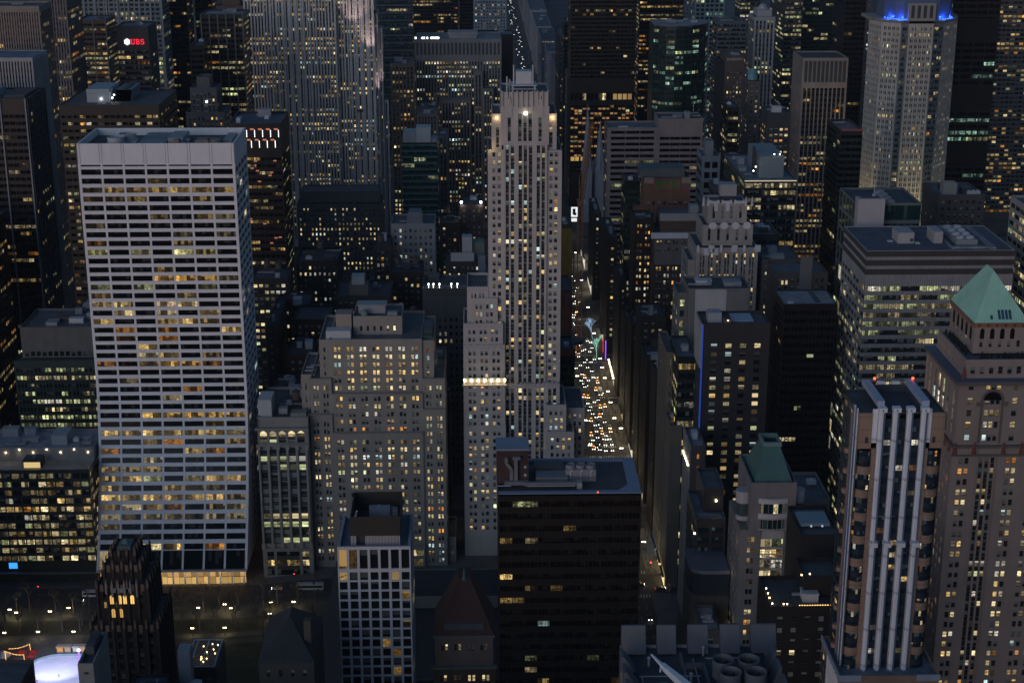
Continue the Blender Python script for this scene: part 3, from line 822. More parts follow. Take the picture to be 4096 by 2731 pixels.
# ---- stone office block with paired windows on 42nd Street, and its pilastered neighbour
SAL = (0.31, 0.28, 0.255)
def salmon():
    b = Bld('office_building', 'broad stepped limestone office block with paired sash windows, many of them lit', (-48, 700, 0))
    st = ST(wall=SAL, glass='sash', rec=.35, fh=3.68, bay=5.75, pair=2, gap=.55, ww=.52, wh=.58, hd=.12, lit=.66, mix='old', fvar=.6, run=2, edge=1.1, top=3.2, bot=.5, var=.14)
    b.block(-56.2, -34.3, 686, 706, 104, 117.1, st, pair=1, bay=3.3, ww=.36, nb=6, edge=2, top=4.2, fh=3.9, lit=.05)
    b.block(-66.4, -25.2, 676, 720, 40, 109.4, st, nb=7, edge=.5)
    b.block(-71.0, -66.4, 677, 715, 40, 109.0, st, pair=1, ww=.35, nb=1, lit=.4)
    b.block(-25.2, -20.0, 677, 715, 40, 108.4, st, pair=1, ww=.4, nb=1, lit=.4)
    b.block(-75.4, -65.9, 674.5, 720, 0, 91.7, st, nb=2, edge=.4, lit=.5)
    b.block(-25.1, -15.2, 674.5, 720, 0, 91.4, st, nb=2, edge=.4, lit=.6)
    b.block(-65.9, -25.1, 673.6, 676.5, 0, 84.8, st, nb=7, edge=.5, lit=.5, par=.6, top=1.2)
    b.block(-80.0, -73.7, 680, 712, 0, 91.7, st, nb=2, pair=1, ww=.3, lit=.05, fh=6)
    b.block(-75.9, -65.8, 672.6, 675, 0, 75.3, st, nb=2, edge=.4, lit=.55, par=.5)
    b.block(-25.1, -15.0, 672.6, 675, 0, 77.5, st, nb=2, edge=.4, lit=.75, par=.5)
    b.block(-65.8, -25.1, 671.8, 674, 0, 66.7, st, nb=7, edge=.5, lit=.68, bot=11, par=.5)
    b.block(-14.9, -11.0, 676, 700, 0, 13, st, nb=1, lit=.5)
    # cornices
    for a in ((-66.2, -24.8, 673.2, 84.8), (-76.3, -65.8, 672.2, 75.3), (-25.1, -14.7, 672.2, 77.5), (-65.8, -25.1, 671.4, 66.7), (-65.8, -25.1, 671.5, 11), (-75.8, -66, 674.1, 91.7), (-25, -14.9, 674.1, 91.4)):
        b.part('cornice', wall((0.24, 0.22, 0.205), .8, .15), MB().box(a[0], a[1], a[2], a[2] + .4, a[3] - .5, a[3] + .15))
    # base windows and shopfronts
    b.facade((-65.8, 671.2, 0), (1, 0, 0), (0, -1, 0), 40.7, 0, 10.8, dict(st, glass='office', lit=.6), cols=[(.9 + i * 5.7, 5.6 + i * 5.7) for i in range(7)], rows=[(1, 4.2), (5.8, 8.8)])
    # roof plant
    b.box('penthouse', WHITEP, -68, -57, 679, 685, 108.3, 112.4)
    b.box('bulkhead', wall((0.34, 0.28, 0.24), .8, .15), -64, -57, 686, 694, 108.3, 118)
    m = MB().box(-54.2, -42, 692, 698, 116.4, 120.4).box(-54.9, -41.4, 691, 698.5, 120.4, 120.8); b.part('bulkhead', STEEL, m)
    b.part('water_tank', wall((0.16, 0.24, 0.23), .6, .2), MB().cone(-51.3, 688.5, 1.6, 1.5, 116, 118.8, 12).cone(-51.3, 688.5, 1.7, 0, 118.8, 119.8, 12))
    b.box('air_conditioning_unit', STEEL, -41, -36.6, 688.5, 692, 116, 118)
    b.box('bulkhead', DARKST, -24.6, -20.8, 684, 700, 107.4, 111)
    b.box('bulkhead', wall((0.05, 0.12, 0.10), .5, .1), -24.8, -20.6, 680, 683, 107.4, 109.4)
    b.clutter(-79, -71, 683, 708, 90.6, 3, 0); b.clutter(-24, -16, 720 - 32, 716, 90.3, 2)
    b.finish()
salmon()
def aeolian():
    b = Bld('office_building', 'stone building with tall fluted pilasters between glazed bays and an arched attic', (-87, 690, -3))
    stn = (0.27, 0.255, 0.24)
    st = ST(wall=stn, glass='sash', lit=.28, mix='lime', span=(0.05, 0.05, 0.05), spd=.3, rec=.5, var=.15)
    x0, x1, Y = -99.3, -76.3, 668.0
    W = x1 - x0
    b.facade((x0, Y, 0), (1, 0, 0), (0, -1, 0), W, 62.5, 70, st, cols=[(1.2 + i * 4.2, 4.4 + i * 4.2) for i in range(5)], rows=[(63.5, 65.2), (66.2, 69.2)])
    rows = [(61.0 - 2.9 - i * 4.0, 61.0 - i * 4.0) for i in range(12)]
    b.facade((x0, Y + .3, 0), (1, 0, 0), (0, -1, 0), W, 12, 62.5, st, cols=[(1.0 + i * 4.3, 4.0 + i * 4.3) for i in range(5)], rows=rows)
    b.facade((x0, Y - .5, 0), (1, 0, 0), (0, -1, 0), W, -3, 12, dict(st, glass='office', lit=.7, mix='amber'), cols=[(2, 5), (6.3, 16.7), (18, 21)], rows=[(-1.5, 1.5), (3.2, 6.2), (7.8, 10.4)])
    b.facade((x0, Y + .9, 0), (1, 0, 0), (0, -1, 0), W, 70, 75.4, st, rows=[])
    for i in range(6):
        x = x0 + .55 + i * 4.3
        pl = MB().cone(x, Y + .05, .62, .58, 14.5, 60.5, 10); pl.box(x - .85, x + .85, Y - .75, Y + .3, 60.5, 62.3); pl.box(x - .85, x + .85, Y - .75, Y + .3, 12.2, 14.5); b.part('pilaster', wall((0.30, 0.285, 0.27), .75, .12), pl)
    co = b.mb('cornice', wall((0.28, 0.265, 0.25), .75, .12))
    co.box(x0 - .4, x1 + .2, Y - 1.2, Y + .2, 62.4, 63.1); co.box(x0 - .6, x1 + .2, Y - 1.6, Y + .8, 69.9, 70.9); co.box(x0 - .3, x1 + .1, Y - .9, Y + .2, 11.6, 12.1)
    ar = b.mb('attic_arch', wall(stn, .8, .15))
    for i in range(5):
        cx = x0 + 2.8 + i * 4.2
        for s in (-1, 1):
            for k in range(3): ar.box(*sorted((cx + s * (1.62 - .35 * k), cx + s * (1.62 - .35 * (k + 1)))), Y - .06, Y + .3, 69.25 - .30 * (3 - k), 69.25)
    w = b.mb('wall', wall(stn, .8, .15, 0.0))
    for x, n in ((x0, -1), (x1, 1)): w.q([[(x, Y - .5, -3), (x, 710, -3), (x, 710, 75.4), (x, Y - .5, 75.4)]])
    w.q([[(x0, 710, -3), (x1, 710, -3), (x1, 710, 75.4), (x0, 710, 75.4)]])
    b.roof(x0, x1, Y + .9, 710, 75.4, wall(stn, .8, .15, 0.0), ROOFD, 1.2)
    b.part('plant_room', wall((0.44, 0.47, 0.50), .5, .15), MB().box(x0 + .5, x0 + 6.5, 672, 684, 74.3, 82.5))
    b.box('bulkhead', STEEL, x0 + 9, x0 + 13, 676, 680, 74.3, 77)
    b.box('bulkhead', wall((0.2, 0.23, 0.22), .6, .2), x0 + 15, x0 + 22, 671, 676, 74.3, 76.5)
    b.clutter(x0 + 7, x1 - 1, 684, 708, 74.3, 5, 1)
    b.finish()
aeolian()

# ---- dark bronze glass tower on the avenue
def bronze_tower():
    b = Bld('office_tower', 'dark bronze glass office tower with a pale roof rim and three drum fans', (26, 470, 0))
    x0, x1, y0, y1, z = 5.9, 50.3, 455, 484, 129.2
    st = ST(wall=(0.013, 0.010, 0.009), span=(0.010, 0.008, 0.007), spd=.05, rec=.12, fh=4.12, bay=4.05, ww=.96, wh=.46, hd=.2, edge=.3, top=1.6, bot=6, glass='dark', lit=.13, gain=.55, mix='old', fvar=.7, run=1, rough=.4, var=.2)
    b.block(x0, x1, y0, y1, 0, z, st, faces='SW', roof=roofm((0.075, 0.075, 0.085)), par=.6)
    mu = b.mb('mullion', wall((0.022, 0.018, 0.015), .4, .1))
    for i in range(37): 
        x = x0 + .3 + i * (x1 - x0 - .6) / 36; mu.box(x - .05, x + .05, y0 - .07, y0, 5, z - 1)
    rim = b.mb('roof_rim', wall((0.22, 0.27, 0.38), .55, .12))
    for a in ((x0, x1, y0, y0 + 2.2), (x0, x1, y1 - 1.6, y1)): rim.box(*a, z - .55, z + .25)
    rim.prism([(x1, y0 + 2.2), (x1, y1 - 1.6), (x1 - 3.6, y1 - 1.6), (x1 - 3.6, y0 + 7), (x1 - 7, y0 + 2.2)], z - .55, z + .25)
    b.box('plant_room', wall((0.05, 0.028, 0.027), .8, .25), x0 - .4, x0 + 9.6, y0 + 9, y0 + 19, z - .5, z + 11)
    b.box('plant_room_roof', wall((0.24, 0.28, 0.36), .5, .1), x0 - .6, x0 + 9.8, y0 + 8.8, y0 + 19.2, z + 11, z + 11.5)
    du = MB()
    for x, pts in ((x0 + 2.6, ((0, 9.0), (0, 7.2), (1.6, 5.0), (1.6, 1.5))), (x0 + 5.6, ((0, 9.2), (0, 5.0), (0, 1.0)))):
        for p, q2 in zip(pts[:-1], pts[1:]): du.bar((x + p[0], y0 + 8.2, z + p[1]), (x + q2[0], y0 + 8.2, z + q2[1]), .75, 4)
    du.box(x0 + 4.6, x0 + 7, y0 + 7.4, y0 + 8.9, z + 8.4, z + 9.4); du.box(x0 + 2, x0 + 9.5, y0 + 6.6, y0 + 8.4, z + .2, z + 1.4)
    b.part('duct', wall((0.17, 0.18, 0.20), .4, .2), du)
    b.box('louvre', WHITEP, x0 + 8.2, x0 + 8.9, y0 + 8.9, y0 + 9, z + 5, z + 5.8); b.box('louvre', WHITEP, x0 + 8.2, x0 + 8.9, y0 + 8.9, y0 + 9, z + 2.3, z + 3.1)
    for i in range(3):
        cx = x0 + 23 + i * 3.2
        m = MB().box(cx - 1.6, cx + 1.6, y0 + 11, y0 + 15, z - .5, z + 3.4).cone(cx, y0 + 13, 1.4, 1.5, z + 3.4, z + 4.6, 16, False).cone(cx, y0 + 13, 1.3, 1.3, z + 4.2, z + 4.25, 16)
        o = b.part('cooling_tower', wall((0.24, 0.25, 0.28), .5, .15), m)
        b.part('vent_pipe', WHITEP, MB().bar((cx, y0 + 10.8, z), (cx, y0 + 10.8, z + 3), .2, 6).bar((cx, y0 + 10.8, z + 3), (cx + .7, y0 + 10.8, z + 3.4), .2, 6), o)
    st2 = MB().box(x0 + 8, x0 + 24.5, y0 + 5.5, y0 + 6.6, z + .4, z + 1.5).box(x0 + 12, x0 + 22, y0 + 9, y0 + 15, z - .5, z + 1.8).box(x0 + 20, x0 + 31, y0 + 9.3, y0 + 9.6, z + 1.2, z + 1.4)
    b.part('duct', wall((0.17, 0.18, 0.20), .5, .2), st2)
    b.box('bulkhead', STEEL, x0 + 24.6, x0 + 26.2, y0 + 4.6, y0 + 7.2, z - .5, z + 1.6)
    b.part('catwalk', WHITEP, MB().box(x0 + 9, x0 + 24, y0 + 4.4, y0 + 4.7, z + .7, z + .85).box(x0 - .2, x0 + 4, y0 + 4.4, y0 + 4.7, z + .9, z + 1.05))
    b.box('bulkhead', DARKST, x0 + 11.8, x0 + 21, y0 + 16, y0 + 22, z - .5, z + 2.4)
    b.part('warning_lamp', glow((1, .05, .02), 12), MB().box(36.6, 36.85, y0 + .2, y0 + .45, z + .25, z + .5))
    b.finish()
bronze_tower()

# ---- white grid apartment tower south of the library
def grid_tower():
    b = Bld('apartment_tower', 'slim apartment tower with a bright white concrete grid and a brown roof screen', (-35, 490, 0))
    x0, x1, y0, y1, z = -46.8, -22.8, 478, 504, 101.2
    CON = (0.60, 0.58, 0.63)
    bw = 24.0 / 7
    cols = [(i * bw + .42, (i + 1) * bw - .42) for i in range(7)]
    rows = [(z - 8.0, z - 1.1)] + [(z - 9.2 - 2.95 - i * 3.52, z - 9.2 - i * 3.52) for i in range(24)]
    L = room_light(25, 7, .06, 'home', np.random.default_rng(3), .6, 1)
    L[0] = 0; L[0, 0] = L[0, 1] = (.26, .15, .04); L[8, 4] = (.35, .2, .05); L[9, 5] = (.3, .15, .03); L[11, 5] = (.4, .22, .06); L[3, 6] = (.15, .09, .02)
    b.facade((x0, y0, 0), (1, 0, 0), (0, -1, 0), 24, 0, z, ST(wall=CON, rec=.55, glass='plain', var=.1, rough=.6), cols=cols, rows=rows, lit=L)
    c2 = [(1.2 + i * 4.1, 4.6 + i * 4.1) for i in range(6)]
    b.facade((x1, y0, 0), (0, 1, 0), (1, 0, 0), 26, 0, z, ST(wall=CON, rec=.5, glass='plain', lit=.08, var=.1, rough=.6), cols=c2, rows=rows)
    wm = wall(CON, .6, .1, 0.0)
    b.mb('wall', wm).q([[(x0, y1, 0), (x0, y0, 0), (x0, y0, z), (x0, y1, z)], [(x1, y1, 0), (x0, y1, 0), (x0, y1, z), (x1, y1, z)]])
    b.roof(x0, x1, y0, y1, z, wall((0.34, 0.36, 0.44), .7, .1), roofm((0.17, 0.18, 0.22)), 1.3, .9)
    br = wall((0.04, 0.031, 0.025), .7, .12)
    px0, px1, py0, py1 = x0 + 4.2, x1 - 3.4, y0 + 3.2, y1 - 2
    for n, a in enumerate(((px0, px1, py0, py0 + .25), (px0, px1, py1 - .25, py1), (px0, px0 + .25, py0 + .25, py1 - .25), (px1 - .25, px1, py0 + .25, py1 - .25))):
        b.box('roof_screen', br, *a, z + 2.4, z + 9.2)
    rb = MB()
    for i in range(34):
        x = px0 + .1 + i * .48
        if 3 < i < 10: continue
        rb.box(x, x + .3, py0 + .1, py0 + .3, z - 1.2, z + 2.4)
    b.part('screen_base', wall((0.55, 0.52, 0.52), .6, .1), rb)
    b.box('plant_room', DARKST, px0 + 1, px1 - 1, py0 + 1.2, py1 - 1, z - 1.2, z + 3)
    for i, (a, c, w2, h) in enumerate(((3, 5, 3, 2.4), (8, 4, 2.4, 3.2), (11.5, 6, 3.4, 2.6), (5.5, 12, 7, 4.2), (12, 13, 3, 3))):
        b.part('air_conditioning_unit', wall((0.22, 0.25, 0.31), .5, .15), MB().box(px0 + a, px0 + a + w2, py0 + c, py0 + c + 2.4, z + 3, z + 3 + h).cone(px0 + a + w2 / 2, py0 + c + 1.2, .8, .7, z + 3 + h, z + 3.4 + h, 10))
    b.part('vent_pipe', WHITEP, MB().bar((px0 + 5, py0 + 3.4, z + 3), (px0 + 5, py0 + 3.4, z + 5.5), .35, 8).bar((px0 + 10.4, py0 + 3.4, z + 3), (px0 + 10.4, py0 + 3.4, z + 5.5), .35, 8))
    b.finish()
grid_tower()

# ---- black gothic tower by the park
def gothic_black():
    b = Bld('office_tower', 'black brick gothic tower with gilded stepped pinnacles rising from the park edge', (-117, 490, -4))
    BLK = (0.014, 0.011, 0.010); GOLD = (0.17, 0.105, 0.075)
    st = ST(wall=BLK, glass='plain', fh=3.9, bay=3.0, ww=.45, wh=.6, lit=.03, mix='amber', rec=.4, top=1.5, bot=1, edge=.8, var=.3, span=(0.03, 0.022, 0.02), spd=.2)
    cx, cy = -117.6, 486.5
    for hw, hd, z0, z1, k in ((11.0, 11.5, -4, 75.0, 6), (8.3, 10.0, 75.0, 89.0, 4), (6.0, 8.0, 89.0, 95.0, 3), (3.9, 5.4, 95.0, 98.6, 2)):
        b.block(cx - hw, cx + hw, cy - hd, cy + hd, z0, z1, st, faces='SE', nb=k, par=.5, roof=ROOFD)
    # chamfered piers and gold pinnacles on every step
    pi = b.mb('pier', wall((0.03, 0.023, 0.02), .8, .3)); gold = wall(GOLD, .5, .3); pale = b.mb('stone_ornament', wall((0.26, 0.25, 0.25), .8, .3))
    def pinn(m): b.part('gilded_pinnacle', gold, m)
    for hw, hd, z0, z1, n in ((11.0, 11.5, 20, 75.0, 7), (8.3, 10.0, 75.0, 89.0, 6), (6.0, 8.0, 89.0, 95.0, 5), (3.9, 5.4, 95.0, 98.6, 4)):
        for i in range(n):
            x = cx - hw + 2 * hw * i / (n - 1)
            pi.box(x - .38, x + .38, cy - hd - .5, cy - hd, z0, z1 - 1.2)
            pinn(MB().box(x - .34, x + .34, cy - hd - .42, cy - hd + .25, z1 - 3.0, z1 + .9).cone(x, cy - hd - .1, .45, 0, z1 + .9, z1 + 2.6, 4))
            y = cy - hd + 2 * hd * i / (n - 1)
            pi.box(cx + hw, cx + hw + .4, y - .38, y + .38, z0, z1 - 1.2)
            pinn(MB().box(cx + hw - .25, cx + hw + .36, y - .34, y + .34, z1 - 2.6, z1 + .8).cone(cx + hw, y, .45, 0, z1 + .8, z1 + 2.2, 4))
            pinn(MB().cone(cx - hw, y, .45, 0, z1, z1 + 2.2, 4))
        if z1 < 98:
            for i in range(n - 1):
                x = cx - hw + 2 * hw * (i + .5) / (n - 1)
                pinn(MB().box(x - .55, x + .55, cy - hd - .22, cy - hd, z1 - 2.2, z1 + .2))
    for i in range(6):
        x = cx - 5.2 + i * 2.0
        pale.box(x - .28, x + .28, cy - 10.6, cy - 10.35, 86 - (i % 2) * 1.2, 89.6); pale.cone(x, cy - 10.4, .34, 0, 89.6, 91.4, 4)
    pale.box(cx - 3.6, cx + 2.6, cy - 10.5, cy - 10.3, 86.4, 88)
    b.part('crown_cap', wall((0.12, 0.17, 0.16), .6, .3), MB().box(cx - 2.2, cx + 2.0, cy - 3, cy + 3, 98, 99.6).cone(cx, cy, 1.6, .4, 99.6, 101, 6))
    # lit arched windows under the ornament
    for i, (dx, z, s) in enumerate(((-3.6, 82.3, 1.1), (-1.0, 82.3, 1.3), (.75, 82.3, 1.4), (3.1, 82.3, 1.6), (-3.4, 77.4, .8), (-.9, 77.4, .8))):
        a = MB(); x = cx + dx; y = cy - 10.45
        a.face([(x - .6, y, z), (x + .6, y, z), (x + .6, y, z + 2.6), (x + .35, y, z + 3.1), (x - .35, y, z + 3.1), (x - .6, y, z + 2.6)])
        o = b.part('arched_window', glow((1, .58, .16), s), a)
        b.part('window_bar', DARKST, MB().box(x - .05, x + .05, y - .06, y - .01, z, z + 3), o)
    b.finish()
gothic_black()

# ---- roof of the tower closest to the camera
def near_roof():
    b = Bld('hotel_tower', 'pale tower top close below with folded stone fins round its roof and four fan drums', (37, 230, 100))
    x0, x1, y0, y1, z = 24.6, 50.2, 196, 251, 188.0
    PALE = (0.42, 0.36, 0.34)
    b.block(x0, x1, y0, y1, 60, z, ST(wall=PALE, fh=3.4, bay=3.2, ww=.62, wh=.6, lit=.05, span=(.03, .03, .035), spd=.3, top=6, glass='blue'), faces='SW', roof=roofm((0.06, 0.066, 0.08)), par=.4, fine=True)
    fin = wall((0.105, 0.115, 0.14), .6, .25)
    def crest(xa, xb, ya, yb, h=4.4, along='x'):
        m = MB()
        if along == 'x':      # slab leaning out with a shoulder
            m.face([(xa, ya, z), (xb, ya, z), (xb, yb + .25, z + h), (xa, yb + .25, z + h)]); m.face([(xa, yb + .7, z), (xb, yb + .7, z), (xb, yb + .7, z + h), (xa, yb + .7, z + h)])
            m.face([(xa, yb + .25, z + h), (xb, yb + .25, z + h), (xb, yb + .7, z + h), (xa, yb + .7, z + h)])
            m.face([(xa, ya, z), (xa, yb + .25, z + h), (xa, yb + .7, z + h), (xa, yb + .7, z)]); m.face([(xb, ya, z), (xb, yb + .25, z + h), (xb, yb + .7, z + h), (xb, yb + .7, z)])
        else:
            s = 1 if xa > 40 else -1
            a, c = (xa, xb) if s > 0 else (xb, xa)
            m.face([(a, ya, z), (a, yb, z), (c, yb, z + h), (c, ya, z + h)]); m.face([(c + s * .45, ya, z - 4), (c + s * .45, yb, z - 4), (c + s * .45, yb, z + h), (c + s * .45, ya, z + h)])
            for y in (ya, yb): m.face([(a, y, z), (c, y, z + h), (c + s * .45, y, z + h), (c + s * .45, y, z)])
            m.face([(c, ya, z + h), (c, yb, z + h), (c + s * .45, yb, z + h), (c + s * .45, ya, z + h)])
        return b.part('crest_panel', fin, m)
    for xa, xb in ((24.7, 28.9), (30.9, 34.2), (36.3, 39.8), (42.0, 45.4), (47.4, 51.8)): crest(xa, xb, 247.6, 249.6)
    for i in range(9):
        y = 244.5 - i * 5.2
        crest(24.4, 26.6, y - 3.2, y, 3.0, 'y'); crest(48.9, 50.0, y - 3.2, y, 3.6, 'y')
    ed = wall((0.55, 0.44, 0.42), .7, .1)
    for i in range(4): b.box('edge_fin', ed, 24.1 + i * .05, 24.55, 236 - i * 7, 236.6 - i * 7, 120, z + .6)
    dr = wall((0.12, 0.13, 0.15), .6, .25)
    for i, (cx, cy) in enumerate(((40.9, 238.4), (45.2, 238.4), (41.5, 234.2), (45.7, 234.2))):
        m = MB().cone(cx, cy, 1.72, 1.86, z + .8, z + 4.1, 28, False).cone(cx, cy, 1.70, 1.55, z + 4.1, z + 3.4, 28, False).cone(cx, cy, 1.6, 1.6, z + 2.2, z + 2.25, 28)
        # rim ring
        for k in range(28):
            a0, a1 = 2 * math.pi * k / 28, 2 * math.pi * (k + 1) / 28
            m.face([(cx + 1.86 * math.cos(a0), cy + 1.86 * math.sin(a0), z + 4.1), (cx + 1.86 * math.cos(a1), cy + 1.86 * math.sin(a1), z + 4.1), (cx + 1.70 * math.cos(a1), cy + 1.70 * math.sin(a1), z + 4.1), (cx + 1.70 * math.cos(a0), cy + 1.70 * math.sin(a0), z + 4.1)])
        o = b.part('fan_drum', dr, m)
        f = MB()
        for k in range(6): f.bar((cx, cy, z + 3.0), (cx + 1.6 * math.cos(k * 1.047), cy + 1.6 * math.sin(k * 1.047), z + 2.9), .12, 4)
        b.part('fan_blade', DARKST, f, o)
    for xa in (39.6, 43.9):
        m = MB()
        m.face([(xa, 229, z + .2), (xa + 4, 229, z + .2), (xa + 3.6, 236.6, z + 2.6), (xa + .2, 236.6, z + 2.6)]); m.box(xa + .1, xa + 3.7, 232, 240.5, z - .2, z + .8)
        b.part('fan_plinth', dr, m)
    b.box('roof_pit', ROOFD, 38.6, 48.7, 227.5, 245.5, z - .35, z - .2)
    for i, a in enumerate(((38.2, 38.6, 212, 243), (35.2, 38.6, 243, 243.4), (34.6, 35.0, 243, 247), (38.6, 48.7, 226.8, 227.2))): b.box('low_kerb', fin, *a, z - .4, z + .7)
    b.box('bulkhead', ROOFL, 31.5, 34.6, 230, 236.5, z - .4, z + .5)
    b.box('bulkhead', STEEL, 34.9, 36.4, 230.5, 235, z - .4, z + 1.4)
    b.box('roof_pit', DARKST, 30.7, 31.3, 214, 234, z - .38, z - .1)
    g = random.Random(7)
    for k in range(9):
        x, y = 26.5 + g.random() * 9, 212 + g.random() * 30; b.box('roof_patch', ROOFL if k % 2 else ROOFD, x, x + 1 + g.random() * 2, y, y + 1 + g.random() * 3, z - .38 - .002 * k, z - .35 + .006 * k)
    for x0_, y0_, x1_, y1_ in ((27, 240, 37.5, 240), (27.4, 214, 27.4, 240), (36.9, 214, 36.9, 246), (39, 246, 48.5, 246), (33.2, 224, 38.4, 224)): b.part('pipe', STEEL, MB().bar((x0_, y0_, z), (x1_, y1_, z), .13, 5))
    rl = MB()
    for k in range(14): rl.bar((34.8, 213 + k * 2.3, z - .3), (34.8, 213 + k * 2.3, z + 1), .04, 3)
    rl.bar((34.8, 213, z + 1), (34.8, 243, z + 1), .04, 3); rl.bar((34.8, 213, z + .5), (34.8, 243, z + .5), .04, 3); b.part('railing', STEEL, rl)
    for x, y in ((29, 244), (35.6, 238.5), (38.9, 247.5), (46, 226)): b.part('vent_pipe', STEEL, MB().bar((x, y, z - .3), (x, y, z + 1.3), .22, 8).cone(x, y, .4, .1, z + 1.3, z + 1.6, 8))
    b.finish()
    # window washing jib lying over the roof
    j = empty('maintenance_crane', (39, 222, z), 'white lattice boom of a window cleaning crane lying slantwise over the pale roof', 'crane')
    jb = wall((0.80, 0.82, 0.86), .45, .06)
    A, B = mathutils.Vector((30.6, 238.4, z + 3.0)), mathutils.Vector((40.8, 214.6, z + 3.6))
    d = (B - A).normalized()
    m = MB().bar(A, B, .6, 4, 1.7); m.build('boom', jb, j, j.location)
    c = MB()
    side = d.cross(mathutils.Vector((0, 0, 1))).normalized()
    for k in range(1, 9):
        p = A + d * (k * 2.6)
        c.bar(p - side * (.55 + .05 * k), p + side * (.55 + .05 * k), .16, 4); c.bar(p + side * .3 - mathutils.Vector((0, 0, .6)), p + side * .3 + mathutils.Vector((0, 0, .7)), .12, 4)
    c.build('boom_clamp', jb, j, j.location)
    c = MB().bar(A, A + mathutils.Vector((-1.5, 3.2, .3)), .35, 4, .16).bar(A + side * .2, A - side * 0 + mathutils.Vector((-.5, -1.6, -.3)), .18, 4)
    c.build('boom_head', jb, j, j.location)
    m = MB().bar(B - d * 4, (39.5, 219, z), .45, 8); m.build('pedestal', jb, j, j.location)
near_roof()

# ================================================================== the other buildings
def T(name, label, x0, x1, y0, y1, z, st, z0=0, n=3, tank=0, tiers=(), finish=True, nwin=100, cat='building', **ov):
    """one building: main block, further blocks (x0, x1, y0, y1, z0, z1, overrides), roof plant"""
    b = Bld(name, label, ((x0 + x1) / 2, (y0 + y1) / 2, z0), cat)
    if 700 < y0 < 1120 and -110 < x0 < 120 and max(st['wall']) < .25:      # darker walls for the side street buildings
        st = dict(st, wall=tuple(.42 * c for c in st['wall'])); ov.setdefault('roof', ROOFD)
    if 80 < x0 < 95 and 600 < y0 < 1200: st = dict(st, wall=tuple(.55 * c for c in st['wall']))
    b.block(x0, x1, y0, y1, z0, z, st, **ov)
    for t in tiers: b.block(*t[:6], st, **dict(ov, **(t[6] if len(t) > 6 else {})))
    if n: b.clutter(x0 + 1, x1 - 1, y0 + 1, y1 - 1, z - ov.get('par', 1.1), n, tank)
    if finish: b.finish(nwin)
    return b
PINS = ST(wall=(0.27, 0.245, 0.24), span=(0.03, 0.03, 0.032), spd=.3, fh=3.9, bay=1.9, ww=.52, wh=.55, edge=.6, top=3, bot=2, glass='plain', lit=.22, mix='office', run=3, fvar=.8)
DARKG = ST(wall=(0.014, 0.014, 0.016), span=(0.009, 0.009, 0.0105), spd=.1, rec=.15, fh=3.9, bay=3.2, ww=.9, wh=.5, edge=.5, glass='dark', lit=.2, mix='office', run=2, rough=.4)
ROCK = ST(wall=(0.29, 0.255, 0.25), span=(0.045, 0.042, 0.042), spd=.3, fh=3.75, bay=2.45, ww=.5, wh=.52, edge=1.0, top=2, bot=2, glass='plain', lit=.34, mix='old', run=2, fvar=.6)
BRICK = ST(wall=(0.10, 0.08, 0.072), fh=3.6, bay=3.2, ww=.42, wh=.5, glass='sash', lit=.16, mix='old', run=1)
STONE = ST(wall=(0.18, 0.168, 0.158), fh=3.6, bay=3.2, ww=.42, wh=.52, glass='sash', lit=.2, mix='old', run=1)
BANDS = ST(wall=(0.24, 0.225, 0.22), fh=3.8, bay=9, ww=.97, wh=.5, hd=.1, edge=.5, glass='office', lit=.2, mix='office', run=1)
GLASS = ST(wall=(0.03, 0.045, 0.045), span=(0.018, 0.030, 0.030), spd=.08, rec=.14, fh=3.9, bay=3.2, ww=.93, wh=.55, edge=.3, glass='teal', lit=.22, mix='lime', run=2, rough=.35)
GAP = dict(roof=ROOFD)

# ---- far left group
T('office_tower', 'pinstriped grey slab with its flat blue roof edge at the top corner', -345, -268.4, 1000, 1030, 222, PINS, bay=1.55, lit=.2, mix='amber', n=2, wall=(0.30, 0.25, 0.23))
T('office_tower', 'tall grey pinstriped slab half hidden behind a wider striped slab, with rows of warm lights', -322.6, -296.7, 1180, 1225, 250, PINS, lit=.34, mix='amber', wall=(0.20, 0.19, 0.20), nb=12)
b = T('office_tower', 'pale grey tower with a bold square grid of frames over its upper floors', -360, -280.8, 1450, 1490, 225, ST(wall=(0.20, 0.23, 0.25), fh=4, bay=4.6, ww=.72, wh=.62, rec=.4, glass='blue', lit=.28, mix='lime', run=2), finish=False)
for i in range(9): b.box('frame_rib', wall((0.24, 0.27, 0.29), .7, .1), -359.5 + i * 9.8, -358.1 + i * 9.8, 1449.2, 1450, 0, 225)
b.box('frame_rib', wall((0.24, 0.27, 0.29), .7, .1), -360, -281, 1449, 1449.15, 196.5, 198.2)
sg = MB().box(-280.5, -280.2, 1464, 1478, 186, 189.4); b.part('rooftop_sign', glow((1, .03, .05), .8), sg)
b.finish()
b = T('office_tower', 'black tower with thin grey piers and a sloping blue roof edge', -327, -303.7, 1330, 1367, 176.8, DARKG, bay=3.8, ww=.94, lit=.42, finish=False, n=1, roof=roofm((0.17, 0.22, 0.32)), wh=.45, mix='office')
for x in (-326.8, -314.4, -304.1): b.box('pier', wall((0.11, 0.12, 0.14), .6, .1), x, x + .8, 1329.2, 1330, 0, 176.8)
b.finish()

